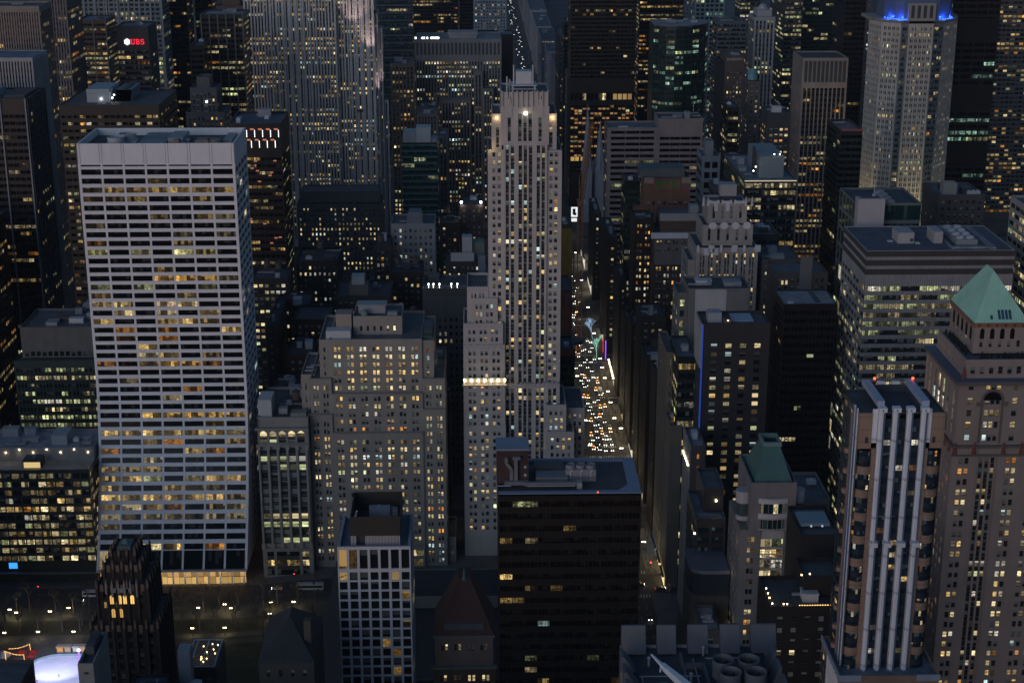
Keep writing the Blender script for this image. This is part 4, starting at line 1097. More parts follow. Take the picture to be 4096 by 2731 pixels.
def sign_tower():
    b = Bld('office_tower', 'grey banded tower with a white emblem and red letters lit near its roof', (-261, 1246, 0))
    st = dict(BANDS, wall=(0.075, 0.075, 0.085), bay=6, wh=.55, fh=4.0, lit=.3, run=1)
    b.block(-273.6, -249.2, 1230, 1263, 0, 183, st, top=18, nb=5, roof=ROOFL)
    for z in (179.5, 177, 174.5, 168.5, 166): b.box('louvre', DARKST, -273, -250, 1229.85, 1229.95, z, z + 1.1)
    # sign: three crossed keys drawn as a rosette of rounded blobs, then the letters
    em = glow((1, 1, 1), 3.0); red = glow((1.0, 0.02, 0.05), 1.5)
    m = MB(); cx, cz = -265.6, 171.3; y = 1229.3
    def disc(x, z, r): m.face([(x + r * math.cos(k * .785), y, z + r * math.sin(k * .785)) for k in range(8)])
    for a in (90, 30, 150, 210, 270, 330): disc(cx + 1.35 * math.cos(R(a)), cz + 1.5 * math.sin(R(a)), .95); 
    disc(cx, cz, 1.3); b.part('sign_emblem', em, m)
    L = MB(); z0, h, t = 169.4, 3.9, .8
    def bar(a, c, e, f): L.box(a, c, y, y + .2, e, f)
    x = -262.7
    bar(x, x + t, z0 + .6, z0 + h); bar(x + 2.2, x + 2.9, z0 + .6, z0 + h); bar(x + .3, x + 2.6, z0, z0 + .7); bar(x - .3, x + 1.1, z0 + h - .4, z0 + h); bar(x + 1.9, x + 3.2, z0 + h - .4, z0 + h)
    x += 3.9
    bar(x, x + t, z0, z0 + h); bar(x - .2, x + 2.1, z0, z0 + .6); bar(x - .2, x + 2.0, z0 + h - .6, z0 + h); bar(x, x + 2.1, z0 + 1.7, z0 + 2.3); bar(x + 1.9, x + 2.7, z0 + .4, z0 + 1.8); bar(x + 1.8, x + 2.5, z0 + 2.2, z0 + 3.5)
    x += 3.5
    bar(x + .3, x + 2.3, z0 + h - .6, z0 + h); bar(x, x + .8, z0 + 2.1, z0 + 3.5); bar(x + .3, x + 2.3, z0 + 1.7, z0 + 2.35); bar(x + 1.9, x + 2.6, z0 + .4, z0 + 1.9); bar(x + .1, x + 2.2, z0, z0 + .6); bar(x + 2.0, x + 2.4, z0 + 2.9, z0 + h); bar(x, x + .4, z0, z0 + 1)
    b.part('sign_letters', red, L)
    b.clutter(-271, -252, 1236, 1258, 181.9, 2)
    b.finish()
sign_tower()
T('office_tower', 'black glass tower reaching past the picture top beside the red lettered sign', -287, -266.5, 1500, 1530, 230, DARKG, lit=.16, mix='amber', n=0)
T('office_tower', 'narrow dark tower showing one column of warm windows', -271.8, -255, 1570, 1600, 230, DARKG, lit=.4, mix='amber', n=0, wall=(.07, .07, .085))
b = T('office_tower', 'dark slab with five thin pale piers and pale lit offices', -202.5, -171.2, 1190, 1222, 196.3, DARKG, bay=3.0, lit=.42, n=2, finish=False, mix='office', wh=.45, roof=ROOFL)
for i in range(6): b.box('pier', wall((0.14, 0.14, 0.155), .6, .1), -202.4 + i * 6.1, -201.5 + i * 6.1, 1189.2, 1190, 0, 196.3)
b.finish()
def pyramid_crown():
    b = Bld('office_tower', 'brown stone tower ending in a stepped pyramid crown', (-200, 1330, 0))
    st = dict(STONE, wall=(0.17, 0.11, 0.085))
    b.block(-213, -190, 1330, 1355, 0, 188, st, lit=.1); b.block(-209, -194, 1333, 1350, 188, 195, st, lit=.05)
    m = MB()
    for k in range(6): m.box(-208 + k * 1.1, -195 - k * 1.1, 1334 + k * 1.2, 1349 - k * 1.2, 195 + k * 2.2, 197.2 + k * 2.2)
    b.part('pyramid_roof', wall((0.20, 0.12, 0.09), .8, .2), m); b.finish()
pyramid_crown()
T('office_tower', 'small blue black tower between the thin piered slab and the sign tower', -204, -194.5, 1150, 1180, 179, DARKG, lit=.04, n=1)
b = T('office_building', 'grey stone tower with stepped art deco shoulders and one white roof light', -180.8, -156.9, 990, 1018, 158, STONE, lit=.2, wall=(.13, .125, .125), span=(.05, .05, .05), spd=.3, tiers=[(-178, -161.5, 993, 1012, 150, 172.7, dict(lit=.03, bay=2.6, ww=.5)), (-174, -166, 996, 1008, 170, 179, dict(lit=0))], n=0, finish=False, bay=2.7)
b.part('roof_light', glow((1, .98, .9), 12), MB().box(-168.4, -167.6, 992.2, 992.6, 163.5, 164.6)); b.finish()
def brown_block():
    b = Bld('office_block', 'massive dark brown block with a wide flat roof and a pale plant house', (-196, 876, 0))
    st = dict(BANDS, wall=(0.016, 0.014, 0.0135), bay=6.5, wh=.42, lit=.32, glass='dark', mix='office', run=1, rough=.5)
    b.block(-222.2, -169.4, 850, 903, 0, 185.5, st, nb=16, ww=.8, top=5, roof=roofm((0.11, 0.10, 0.105)), par=.5)
    z = 185
    b.part('plant_room', wall((0.33, 0.39, 0.45), .6, .12, 2.6), MB().box(-210, -197.6, 862, 886, z, z + 7.2))
    m = MB()
    for i in range(2):
        m.face([(-195, 866, z), (-187.5, 866, z), (-186.5, 866, z + 6.2), (-195, 866, z + 6.2)])
    m.face([(-195, 890, z), (-187.5, 890, z), (-186.5, 890, z + 6.2), (-195, 890, z + 6.2)]); m.face([(-195, 866, z), (-195, 890, z), (-195, 890, z + 6.2), (-195, 866, z + 6.2)])
    m.face([(-187.5, 866, z), (-187.5, 890, z), (-186.5, 890, z + 6.2), (-186.5, 866, z + 6.2)]); m.face([(-195, 866, z + 6.2), (-186.5, 866, z + 6.2), (-186.5, 890, z + 6.2), (-195, 890, z + 6.2)])
    o = b.part('cooling_tower', wall((0.20, 0.23, 0.26), .6, .12), m)
    for i in range(4): b.part('fan_drum', DARKST, MB().cone(-190.8, 869 + i * 5.6, 2, 2, z + 6.2, z + 6.9, 12), o)
    for x, y, h in ((-202.6, 861.6, 1.6), (-196.6, 862, 2.2), (-196, 864, 3.4)): b.part('roof_light', glow((1, .98, .9), 16), MB().box(x, x + .6, y - .4, y, z + h, z + h + .6))
    b.box('hatch', WHITEP, -201, -199.4, 857, 858.5, z, z + .4)
    b.finish()
brown_block()
b = T('office_tower', 'lower grey slab with bright closely spaced fins above a band of lit windows', -300, -258.7, 940, 974, 198.6, PINS, bay=1.75, ww=.5, lit=0, wall=(0.40, 0.40, 0.42), n=1, top=1.5, rec=.6, spd=.55, finish=False, roof=roofm((0.2, 0.24, 0.32)), par=.4)
b.finish()
def granite_tower():
    b = Bld('office_tower', 'black tower with steel ribs running down its flank, seen past the white slab', (-262, 895, 0))
    st = dict(DARKG, lit=.16, mix='office', wall=(.013, .013, .016), span=(.010, .010, .013))
    b.block(-300, -247.8, 880, 920, 0, 184.3, st, top=8, roof=roofm((.14, .17, .2)))
    for x in (-277.3, -262.4, -248.6): b.box('rib', wall((0.25, 0.28, 0.32), .5, .1), x, x + .7, 879.1, 879.95, 0, 184.4)
    for i in range(9):
        y = 880.5 + i * 4.8; b.box('rib', wall((0.12, 0.14, 0.17), .5, .1), -247.8, -247.2, y, y + .6, 0, 184)
    b.box('plant_room', STEEL, -290, -266, 886, 906, 183, 187.5); b.box('bulkhead', DARKST, -262, -250.5, 888, 914, 183, 185)
    b.finish()
granite_tower()
T('office_tower', 'near black office tower above the lit glass block', -330, -256.5, 806, 850, 128, DARKG, lit=.22, mix='amber', n=0, ww=.8)
T('office_tower', 'very dark narrow block seen between the black ribbed tower and the brown block', -236, -224.5, 935, 960, 150, DARKG, lit=.12, n=1)
b = T('office_block', 'lit glass office block with a grey louvred top beneath the black ribbed tower', -232.1, -186, 760, 800, 72.5, GLASS, z0=-4, wall=(.045, .06, .058), bay=9, pair=5, gap=.35, ww=.9, wh=.5, fh=4.2, hd=.2, lit=.66, run=3, glass='plain', mix='lime', n=0, finish=False, top=3, faces='SE', spd=.25)
b.block(-229, -186.5, 765, 798, 72.5, 88.5, ST(wall=(.12, .12, .12), lit=.7, mix='lime', bay=3, ww=.7, wh=.7, top=12, bot=0, fh=3.6, glass='plain'))
b.clutter(-228, -190, 768, 795, 87.4, 5); b.finish()
T('loft_building', 'dark low roof crowded with vents and a bright lamp behind the louvred glass block', -212, -178, 812, 850, 84, BRICK, lit=.1, n=7, faces='SE')
def glass_corner():
    b = Bld('office_block', 'glass office block of amber lit floors with a lamp lined roof terrace', (-200, 690, -4))
    st = dict(GLASS, wall=(.02, .03, .03), bay=3.9, pair=1, ww=.86, wh=.6, fh=4.05, lit=.6, mix='office', glass='office', run=1, spd=.1, fvar=.35)
    b.block(-230, -175.3, 668, 705, -4, 51.5, st, faces='SE', top=1, bot=8, roof=roofm((.24, .235, .23)), nb=14, par=.5)
    b.block(-230, -175.6, 680, 704, 51, 57.5, ST(wall=(.24, .235, .235), fh=999), faces='SE', roof=ROOFL)
    b.part('roof_pavilion', wall((0.03, 0.035, 0.045), .5, .2), MB().box(-205.5, -197.5, 671, 678, 54, 55).box(-205.5, -205.2, 671, 678, 51, 54).box(-197.8, -197.5, 671, 678, 51, 54))
    gl = MB(); gl.q([[(-205.2, 671.2, 51.2), (-197.8, 671.2, 51.2), (-197.8, 671.2, 53.9), (-205.2, 671.2, 53.9)]]); b.part('pavilion_window', glow((1, .72, .30), .9, True), gl)
    b.box('terrace_deck', wall((.36, .33, .30), .8, .15), -229, -206, 669.5, 676, 51.05, 51.15)
    for i in range(9):
        x = -228 + i * 6.2
        b.part('terrace_lamp', glow((1, .80, .48), 20), MB().box(x, x + .4, 679.6, 679.9, 55 + (i % 2) * 1.4, 55.4 + (i % 2) * 1.4))
        if i < 5: point((x, 678.6, 54.6), 60, (1, .78, .45), .3)
    b.box('screen', glow((.05, .35, 1.0), 1.6), -215.4, -211.6, 667.5, 667.7, 3.2, 6.0)
    b.box('bulkhead', wall((.30, .34, .38), .6, .1), -196, -189, 686, 697, 56.4, 61); b.clutter(-228, -198, 683, 702, 56.4, 5); b.clutter(-188, -177, 683, 702, 56.4, 3)
    b.box('base_canopy', wall((.12, .13, .15), .6, .2), -230, -176, 665.8, 667.8, 1.0, 1.6)
    b.finish()
glass_corner()

# ---- behind the white slab
def led_tower():
    b = Bld('office_tower', 'dark glass tower with rows of white light strips and salmon glowing ledges at its top', (-118, 880, 0))
    st = dict(DARKG, wall=(.018, .018, .02), lit=.42, mix='office', bay=2.6, wh=.42, fh=3.9, run=2, glass='dark', fvar=.35)
    b.block(-134.6, -106.3, 860, 898, 0, 173.8, st, top=18, roof=roofm((.09, .11, .15)))
    for r, z in enumerate((166.2, 160.4)):
        for i in range(7):
            x = -133.6 + i * 4.3 - (2 if r else 0)
            if x < -134.5: continue
            b.part('light_strip', glow((1, .95, .88), 3.2), MB().box(x, x + .28, 859.75, 859.95, z, z + 3.8))
            b.part('glowing_ledge', glow((1, .30, .18), .7), MB().box(x - 2.2, x - .2, 859.6, 859.95, z + 3.9, z + 4.7))
    g = random.Random(4)
    for i in range(16): 
        x, z = -134 + g.random() * 26, 158 - g.random() * 60
        b.part('glowing_ledge', glow((1, .32, .18), .5), MB().box(x, x + 1.7, 859.6, 859.95, z, z + .7))
    b.clutter(-133, -108, 863, 895, 172.7, 4); b.finish()
led_tower()
def rock_slab():
    b = Bld('skyscraper', 'immense grey limestone slab of close vertical stripes stepping back at its end', (-146, 1300, 0))
    RK = dict(ROCK, wall=(.56, .53, .53), ww=.46)
    b.block(-182, -110, 1270, 1300, 0, 262, RK, lit=.5)
    b.block(-110, -81, 1275, 1300, 0, 252, RK, faces='SE', lit=.5)
    b.block(-81, -78, 1280, 1300, 0, 188, RK, faces='SE', nb=1, lit=.3)
    b.block(-78, -75, 1285, 1300, 0, 175, RK, faces='SE', nb=1, lit=.3)
    b.block(-75, -71.3, 1289, 1300, 0, 117, RK, faces='SE', nb=1, lit=.2)
    lt = wall((.62, .59, .59), .7, .1)
    for i in range(15): b.box('pier', lt, -181.9 + i * 5.05, -180.8 + i * 5.05, 1269.4, 1270, 0, 262)
    for i in range(7): b.box('pier', lt, -109.6 + i * 4.65, -108.5 + i * 4.65, 1274.4, 1275, 0, 252)
    for i in range(3): b.part('setback_roof', DARKST, MB().box(*((-110, -104, 1273.5, 1275, 208, 209.5), (-96, -91, 1273.5, 1275, 110, 111.5), (-81, -77.9, 1278, 1280, 187, 189.5))[i]))
    b.finish()
    for p, t, e in (((-97, 1262, 168), (-95, 1275, 215), 26000), ((-84, 1266, 150), (-84, 1275, 205), 30000), ((-76, 1274, 120), (-77, 1285, 168), 16000)): spot(p, t, e, (1, .74, .72), 60, 1)
rock_slab()
T('office_building', 'grey stone building with rows of small windows beneath the immense striped slab', -128.4, -68.5, 1110, 1140, 72, STONE, lit=.4, wall=(.12, .12, .122), tiers=[(-126, -70, 1114, 1138, 72, 80, dict(lit=.05))], n=4, bay=2.7, ww=.4)
b = T('office_tower', 'pale blue glass tower ruled with fine horizontal lines', -104.6, -66.4, 1700, 1730, 200, dict(GLASS, wall=(.07, .10, .115), span=(.035, .05, .06), glass='blue', lit=.06, bay=5, ww=.97, wh=.62), n=0, finish=False)
for i in range(24): b.box('floor_line', wall((.16, .22, .24), .5, .1), -104.6, -66.4, 1699.7, 1699.95, 196 - i * 7.8, 196.7 - i * 7.8)
b.finish()
T('office_tower', 'black tower with orange lit ribbon floors above the striped stone tower', -74.2, -21.4, 1900, 1935, 200, dict(DARKG, bay=4, ww=.92), lit=.3, mix='amber', n=0)
b = T('office_tower', 'dark blank tower with a single pale edge rib between two lit towers', -21, -3.5, 1905, 1935, 200, DARKG, lit=.01, n=0, finish=False)
b.box('rib', wall((.3, .34, .4), .5, .1), -20.6, -19.6, 1904, 1905, 0, 200); b.finish()
T('hotel_tower', 'white tower punched with a regular grid of small dark windows', -3, 35.6, 1900, 1930, 205, ST(wall=(.36, .38, .42), fh=3.6, bay=3.2, ww=.48, wh=.5, glass='plain', lit=.22, mix='old', run=1), n=0)
def intl():
    b = Bld('office_tower', 'broad striped stone tower with dark louvres and a row of white lamps along its roof', (-15, 1360, 0))
    b.block(-51.4, 20.9, 1340, 1388, 0, 159.1, dict(ROCK, wall=(.27, .25, .24)), lit=.5, top=18, roof=ROOFL)
    for i in range(22):
        x = -50 + i * 3.22; b.part('louvre', DARKST, MB().box(x, x + 1.8, 1339.85, 1339.96, 146, 156))
    b.block(-2.5, 5, 1332, 1340, 0, 133, dict(ROCK, wall=(.235, .215, .205)), lit=.3); b.block(5, 14, 1326, 1340, 0, 120, dict(ROCK, wall=(.235, .215, .205)), lit=.45)
    b.block(-30, -5, 1331, 1340, 0, 110, dict(ROCK, wall=(.235, .215, .205)), lit=.3)
    for x in (-51, -45.5, -44, -41.4, -38, -36.6, -35, -33.5, -32.2): b.part('roof_lamp', glow((1, 1, .95), 9), MB().box(x, x + 1.1, 1340.4, 1341, 159.3, 160.6))
    m = MB().box(-24, 1, 1352, 1366, 160.6, 163.6).box(-23, 0, 1353, 1365, 158, 160.6)
    for i in range(9): m.cone(-22.4 + i * 2.7, 1359, 1, 1, 163.6, 164.6, 10)
    b.part('cooling_tower', STEEL, m); b.finish()
intl()
T('office_tower', 'plain dark brown slab with a pale blue roof edge behind the striped tower', 1.2, 32.5, 1430, 1461, 152.2, ST(wall=(.045, .034, .033), fh=999), n=1, faces='S', roof=roofm((.2, .25, .34)))
T('office_building', 'small stone tower with dark roof machinery in front of the striped tower with louvres', -47.3, -30.9, 1250, 1300, 112.6, dict(ROCK, wall=(.15, .14, .14)), lit=.15, n=6)
T('office_building', 'brown piered building with warm lit upper rows beside the fine lined glass tower', -69.4, -49.8, 1290, 1320, 145.9, dict(ROCK, wall=(.115, .095, .085), bay=2.8), lit=.42, mix='amber', n=3)
b = T('glass_block', 'teal glass block ruled with pale floor lines and topped by a white plant house', -47.7, -25, 1000, 1030, 136.4, dict(GLASS, wall=(.018, .06, .062), span=(.012, .05, .052), bay=3.8, ww=.98, wh=.66, lit=.06, top=.8), n=0, finish=False, roof=ROOFL, fine=False)
for i in range(19): b.part('floor_line', wall((.10, .26, .27), .5, .1), MB().box(-47.9, -24.8, 999.6, 999.95, 134.6 - i * 3.9 * 1.0, 135.0 - i * 3.9))
b.box('plant_room', wall((.42, .45, .47), .6, .1), -38.6, -29.4, 1003, 1014, 135.3, 145.5); b.box('plant_room', STEEL, -47, -38.8, 1004, 1020, 135.3, 142)
b.box('bulkhead', STEEL, -29, -25.6, 1004, 1018, 135.3, 138); b.finish()
T('office_building', 'slim grey building with one lit window column adjoining the teal block', -26.2, -19.4, 1060, 1085, 130.4, ROCK, lit=.3, n=1, wall=(.11, .11, .12))
b = T('shop_building', 'low dark building with two dazzling roof floodlights by the limestone skyscraper', -11.3, 3.6, 1000, 1030, 96, BRICK, lit=.08, wall=(.06, .045, .045), n=1, finish=False)
for x in (-11, 1.5): b.part('flood_lamp', glow((1, .97, .9), 18), MB().box(x, x + 1.3, 999.3, 999.8, 97.2, 98.4))
b.finish()
for x in (-10, 2): point((x, 998.5, 96.5), 900, (1, .9, .75), .4)
T('brick_building', 'brown walled building with sparse lights in front of the striped tower with louvres', -24, -11.8, 985, 1010, 88, BRICK, lit=.3, n=3, tank=1)
# ---- middle blocks
b = T('stone_building', 'pale stone building with a mansard attic and bright bluish windows', -50.1, -24.8, 900, 925, 108, dict(STONE, wall=(.27, .29, .32), bay=2.9, lit=.42, mix='cool', fh=3.9), n=2, finish=False)
m = MB(); m.face([(-41.5, 900.4, 108), (-31.5, 900.4, 108), (-33, 903, 114), (-40, 903, 114)])
for xa, xb in ((-41.5, -40), (-31.5, -33)): m.face([(xa, 900.4, 108), (xb, 903, 114), (xb, 914, 114), (xa, 916, 108)])
m.face([(-40, 903, 114), (-33, 903, 114), (-33, 914, 114), (-40, 914, 114)]); b.part('mansard_roof', wall((.16, .18, .21), .6, .15), m); b.finish()
T('loft_building', 'narrow dark loft building with two rows of glowing warm and cool windows', -59, -49.6, 880, 905, 100, BRICK, lit=.5, mix='home', wall=(.05, .045, .045), n=2, tank=1, bay=2.4, ww=.6, wh=.6)
b = T('brick_building', 'white parapeted building with an arched plant tower beside the limestone skyscraper', -17.4, 4.2, 830, 850, 104, dict(STONE, wall=(.11, .10, .10), lit=.5, mix='cool', bay=2.6), n=0, finish=False)
b.box('parapet', wall((.40, .43, .47), .7, .1), -14.5, -2, 829.8, 831, 104, 108.6); b.box('plant_tower', wall((.40, .43, .47), .7, .1), -8.4, -3, 833, 840, 103, 116.5)
b.box('bulkhead', wall((.15, .19, .17), .7, .1), -2.6, 3.6, 836, 844, 103, 113); b.box('bulkhead', wall((.2, .24, .3), .7, .1), 0.2, 4.1, 829.7, 832, 84, 107); b.finish()
b = T('loft_building', 'dark corniced loft building with a pale box tank house on its roof', -74.3, -45.9, 800, 830, 93.6, dict(STONE, wall=(.13, .12, .115), bay=3, ww=.6), lit=.06, n=0, finish=False)
b.box('tank_house', wall((.2, .18, .16), .8, .15), -67.5, -57.5, 803, 812, 92.5, 98.5); b.box('tank_house_top', wall((.5, .54, .55), .6, .1), -66, -59.4, 804, 811, 98.5, 103); b.clutter(-57, -47, 803, 828, 92.5, 3); b.finish()
T('brick_building', 'red brick building with a few orange windows beneath the pale mansard building', -48.8, -30.6, 850, 875, 92.5, BRICK, lit=.24, mix='amber', n=4, tank=2)
b = T('loft_building', 'stone loft building with yellow green windows and a tilted white roof box', -102.6, -87.5, 790, 815, 91.5, dict(BRICK, wall=(.10, .095, .09), lit=.42, mix='lime', bay=2.3, ww=.5), n=1, finish=False)
b.box('roof_box', wall((.55, .57, .62), .6, .1), -96, -91.6, 794, 799, 90.4, 94); b.box('bulkhead', wall((.10, .03, .028), .8, .2), -102, -96.5, 793, 803, 90.4, 94); b.finish()
T('loft_building', 'near black loft building with scattered cool and yellow windows', -100, -77, 850, 880, 99.4, dict(BRICK, wall=(.045, .045, .05), lit=.34, mix='cool', bay=2.6), n=4, tank=1)
T('loft_building', 'black loft building with a long row of lit storeys behind the glowing ledge tower', -122, -102, 826, 850, 96, dict(BRICK, wall=(.04, .04, .045), lit=.5, mix='lime', bay=2.8, ww=.7), n=3, tank=2)
b = T('slab_building', 'blank topped grey slab with small square windows and a lamp lit roof rail', -27.9, -5.2, 770, 795, 106.1, ST(wall=(.21, .22, .235), fh=3.75, bay=2.75, ww=.42, wh=.5, top=15, edge=1.6, bot=2, glass='plain', lit=.07, mix='lime', run=3, fvar=1.0), n=1, finish=False)
b.box('dark_band', wall((.075, .07, .07), .8, .1), -26.4, -5.6, 769.9, 769.97, 101.6, 106.0)
for i, x in enumerate((-24.8, -22.4, -19.4, -13.4, -10.4)): b.part('roof_lamp', glow((1, .97, .88), 14), MB().bar((x, 771, 106), (x, 771, 107.6), .1).box(x - .3, x + .3, 770.6, 771.2, 107.6, 108.2))
b.box('roof_rail', STEEL, -27.5, -5.4, 770.4, 770.5, 106.9, 107.1); b.finish()
T('brick_building', 'dark red brick building with a pale ledge behind the stepped limestone block', -93, -80, 735, 760, 83, dict(BRICK, wall=(.075, .045, .04)), lit=.05, n=3, tiers=[(-92, -74, 764, 790, 0, 92)])
T('brick_building', 'low flat roofed building behind the pilastered stone block', -97, -84, 712, 732, 74, BRICK, lit=.12, n=5)
T('brick_building', 'dark sliver of a building in the lane beside the white slab', -103.5, -99, 745, 800, 95, BRICK, lit=.05, n=2, faces='SE')
T('loft_building', 'unlit loft building with a cluttered roof behind the blank topped slab', -46, -30, 775, 798, 84, BRICK, lit=.12, n=5, tank=1)
T('loft_building', 'short dark roof between the blank topped slab and the stepped limestone block', -34, -14, 740, 764, 60, BRICK, lit=.15, n=4)
T('loft_building', 'dim grey loft with a line of pale windows under the white parapeted building', -19, 4, 790, 815, 88, dict(STONE, wall=(.10, .10, .11), mix='cool', lit=.35), n=4, tank=1)

# ---- west kerb of the avenue, north of the limestone skyscraper
b = T('glass_building', 'small glass fronted building with an orange top floor at the avenue kerb', 40, 46.9, 735, 760, 84, dict(GLASS, lit=.18, mix='cool', top=4), n=1, finish=False)
b.box('sign_floor', wall((.24, .05, .03), .6, .2), 39.9, 47, 734.7, 734.95, 81.5, 85); b.finish()
b = T('construction_shell', 'unfinished concrete building with reddish floor nets beside the limestone skyscraper', 43.2, 48.2, 785, 815, 100, ST(wall=(.11, .06, .05), fh=4.2, bay=5, ww=.9, wh=.7, glass='plain', lit=.3, mix="amber", var=.4), n=0, finish=False)
b.box('netting', wall((.16, .06, .045), .9, .5), 43, 48.4, 784.6, 784.9, 55, 99); b.finish()
b = T('construction_shell', 'building wrapped in yellow safety netting above the avenue', 50, 58.6, 960, 990, 92, ST(wall=(.10, .075, .03), fh=4, bay=3, ww=.5, lit=.25, var=.5), n=2, finish=False)
b.box('netting', wall((.15, .11, .018), .9, .5), 49.8, 58.8, 959.5, 959.8, 58, 90); b.finish()
b = T('gantry', 'round black cantilever platform jutting over the avenue kerb', 41.7, 47, 758, 775, 79.6, ST(wall=(.02, .02, .02), fh=999), z0=78.4, n=0, finish=False, par=0, cat='platform')
b.part('deck', DARKST, MB().cone(48.4, 766, 4.6, 4.6, 78.3, 79.7, 24)); b.finish()
for i, (x0, x1, y, z, lb) in enumerate(((30, 50.5, 1060, 62, 'mid height shop building where the avenue meets the billboard'), (34, 52, 1170, 70, 'dark shop building past the billboard on the avenue'),
                                       (28, 52, 1500, 66, 'grey building behind the crown of the limestone skyscraper'))):
    T('shop_building', lb, x0, x1, y, y + 60, z, STONE, lit=.3, n=3, wall=(.16, .16, .17), faces='S')
b = Bld('billboard', 'bright white advertising screen standing beside the avenue', (68.5, 1100, 55), 'billboard')
b.part('screen', glow((.92, .97, 1.0), 1.25), MB().box(66.3, 70.8, 1100, 1100.5, 64, 71)); b.part('screen_picture', wall((.01, .01, .01), .5, .1), MB().box(67.3, 69.3, 1099.8, 1099.95, 65.6, 70).box(68.2, 70.0, 1099.85, 1099.97, 65.2, 67))
b.part('lower_screen', glow((.95, .95, .9), 1.2), MB().box(66.5, 70.4, 1100, 1100.5, 60.6, 63)); b.part('mast', DARKST, MB().box(68.3, 69, 1100.6, 1101.2, 0, 70)); b.finish()

# ---- east side of the avenue
T('hotel_tower', 'pale hotel tower front seen behind the avenue crane', 83, 92, 1485, 1500, 112, dict(STONE, wall=(.2, .19, .18)), lit=.2, n=2)
for i, (x0, x1, y0, y1, z, c, lb) in enumerate(((83, 110, 1620, 1690, 128, (.05, .05, .06), 'dark slab bordering the distant avenue traffic'), (83, 104, 1720, 1790, 88, (.22, .23, .26), 'pale apartment block along the distant avenue, first in line'),
        (83, 104, 1880, 1960, 78, (.30, .31, .35), 'whitish apartment block along the distant avenue, second in line'), (83, 104, 2060, 2180, 70, (.26, .28, .32), 'grey apartment block along the distant avenue, third in line'),
        (83, 104, 2230, 2420, 66, (.32, .33, .37), 'light apartment row along the distant avenue, fourth in line'), (83, 108, 2480, 2800, 62, (.25, .27, .31), 'long pale apartment row where the avenue nears the picture top'),
        (83, 110, 2860, 3500, 60, (.22, .24, .28), 'farthest pale apartment row on the avenue'))):
    T('apartment_block', lb, x0, x1, y0, y1, z, dict(STONE, wall=c), lit=.14, n=2, faces='SW', mix='home')
T('office_tower', 'black tower with a few lit floors beside the bronze residential tower', 84, 106, 1545, 1575, 150, DARKG, lit=.12, n=1)
b = Bld('residential_tower', 'huge brown black tower with a double height amber storey near its foot', (111, 1430, 0))
st = dict(DARKG, wall=(.022, .015, .012), span=(.015, .011, .009), bay=3.3, lit=.07, mix='amber', run=1, fh=3.6)
b.block(82.4, 139.8, 1410, 1450, 108, 240, st, faces='SW', roof=ROOFD)
b.facade((82.4, 1410, 0), (1, 0, 0), (0, -1, 0), 57.4, 0, 108, dict(st, glass='dark'), cols=[(1 + i * 3.52, 4 + i * 3.52) for i in range(16)], rows=[(96.5, 102.5)] + [(90 - i * 3.9, 91.9 - i * 3.9) for i in range(16)], lit=None)
b.part('amber_panel', glow((1, .62, .22), .42), MB().box(121, 124.3, 1409.7, 1409.95, 97, 102)); b.part('amber_panel', glow((1, .62, .22), .45), MB().box(125.2, 128.6, 1409.7, 1409.95, 97, 102)); b.part('amber_panel', glow((1, .62, .22), .42), MB().box(129.6, 133, 1409.7, 1409.95, 97, 102)); b.part('amber_panel', glow((1, .62, .22), .3), MB().box(134, 137.5, 1409.7, 1409.95, 97, 102))
for i in range(16):
    for k in range(11):
        if (i * 7 + k * 5) % 9 < 5: b.part('lit_office', glow((1, .52, .18), .28 + .1 * ((i + k) % 3)), MB().box(83.6 + i * 3.52, 86.1 + i * 3.52, 1409.72, 1409.9, 88 - k * 4.2, 89.6 - k * 4.2))
for x in (84, 88, 93, 97): b.part('amber_panel', glow((1, .62, .16), .6), MB().box(x, x + 3.3, 1409.6, 1409.75, 42, 45.6))
b.mb('wall', wall((.022, .015, .012), .4, .2)).q([[(82.4, 1450, 0), (82.4, 1410, 0), (82.4, 1410, 108), (82.4, 1450, 108)]])
b.finish()
T('office_tower', 'dark tower full of warm lit floors behind the bronze residential tower', 153.6, 195.4, 1520, 1550, 190, DARKG, lit=.6, mix='amber', wh=.45, n=0, bay=3.4, fvar=.35, wall=(.05, .045, .04))
def green_tower():
    b = Bld('office_tower', 'dark green glass tower with a curved front and glowing green upper floors', (157, 1270, 0))
    st = dict(GLASS, wall=(.015, .03, .026), span=(.010, .022, .019), lit=.30, mix='mint', glass='teal', bay=3, fh=4.0, run=3, fvar=.9)
    pts = [(139.2, 1262), (143, 1255.5), (148, 1251.5), (155, 1250), (162, 1251), (169, 1254), (175, 1259), (181, 1266), (184, 1276)]
    for a, c in zip(pts[:-1], pts[1:]):
        U = np.array((c[0] - a[0], c[1] - a[1], 0.0)); W = float(np.linalg.norm(U)); U = U / W
        b.facade((a[0], a[1], 0), U, (U[1], -U[0], 0), W, 0, 179.6, st, fine=False)
    w = MB(); w.prism(pts + [(184, 1295), (139.2, 1295)], 178, 179.9); b.part('roof', ROOFL, w)
    w = MB(); w.q([[(139.2, 1262, 0), (139.2, 1295, 0), (139.2, 1295, 179), (139.2, 1262, 179)], [(184, 1276, 0), (184, 1295, 0), (184, 1295, 179), (184, 1276, 179)]]); b.part('flank', wall((.03, .05, .045), .4, .2), w)
    b.clutter(146, 176, 1262, 1290, 179.9, 6); b.finish()
green_tower()
T('office_block', 'grey block of curved bands behind the green glass tower', 209.6, 236, 1400, 1430, 166.4, dict(BANDS, wall=(.12, .13, .15)), lit=.12, n=2, fine=False)
T('office_tower', 'pale tower dotted with warm windows at the top of the picture', 196, 222, 1800, 1830, 190, dict(STONE, wall=(.17, .19, .23)), lit=.28, n=0)
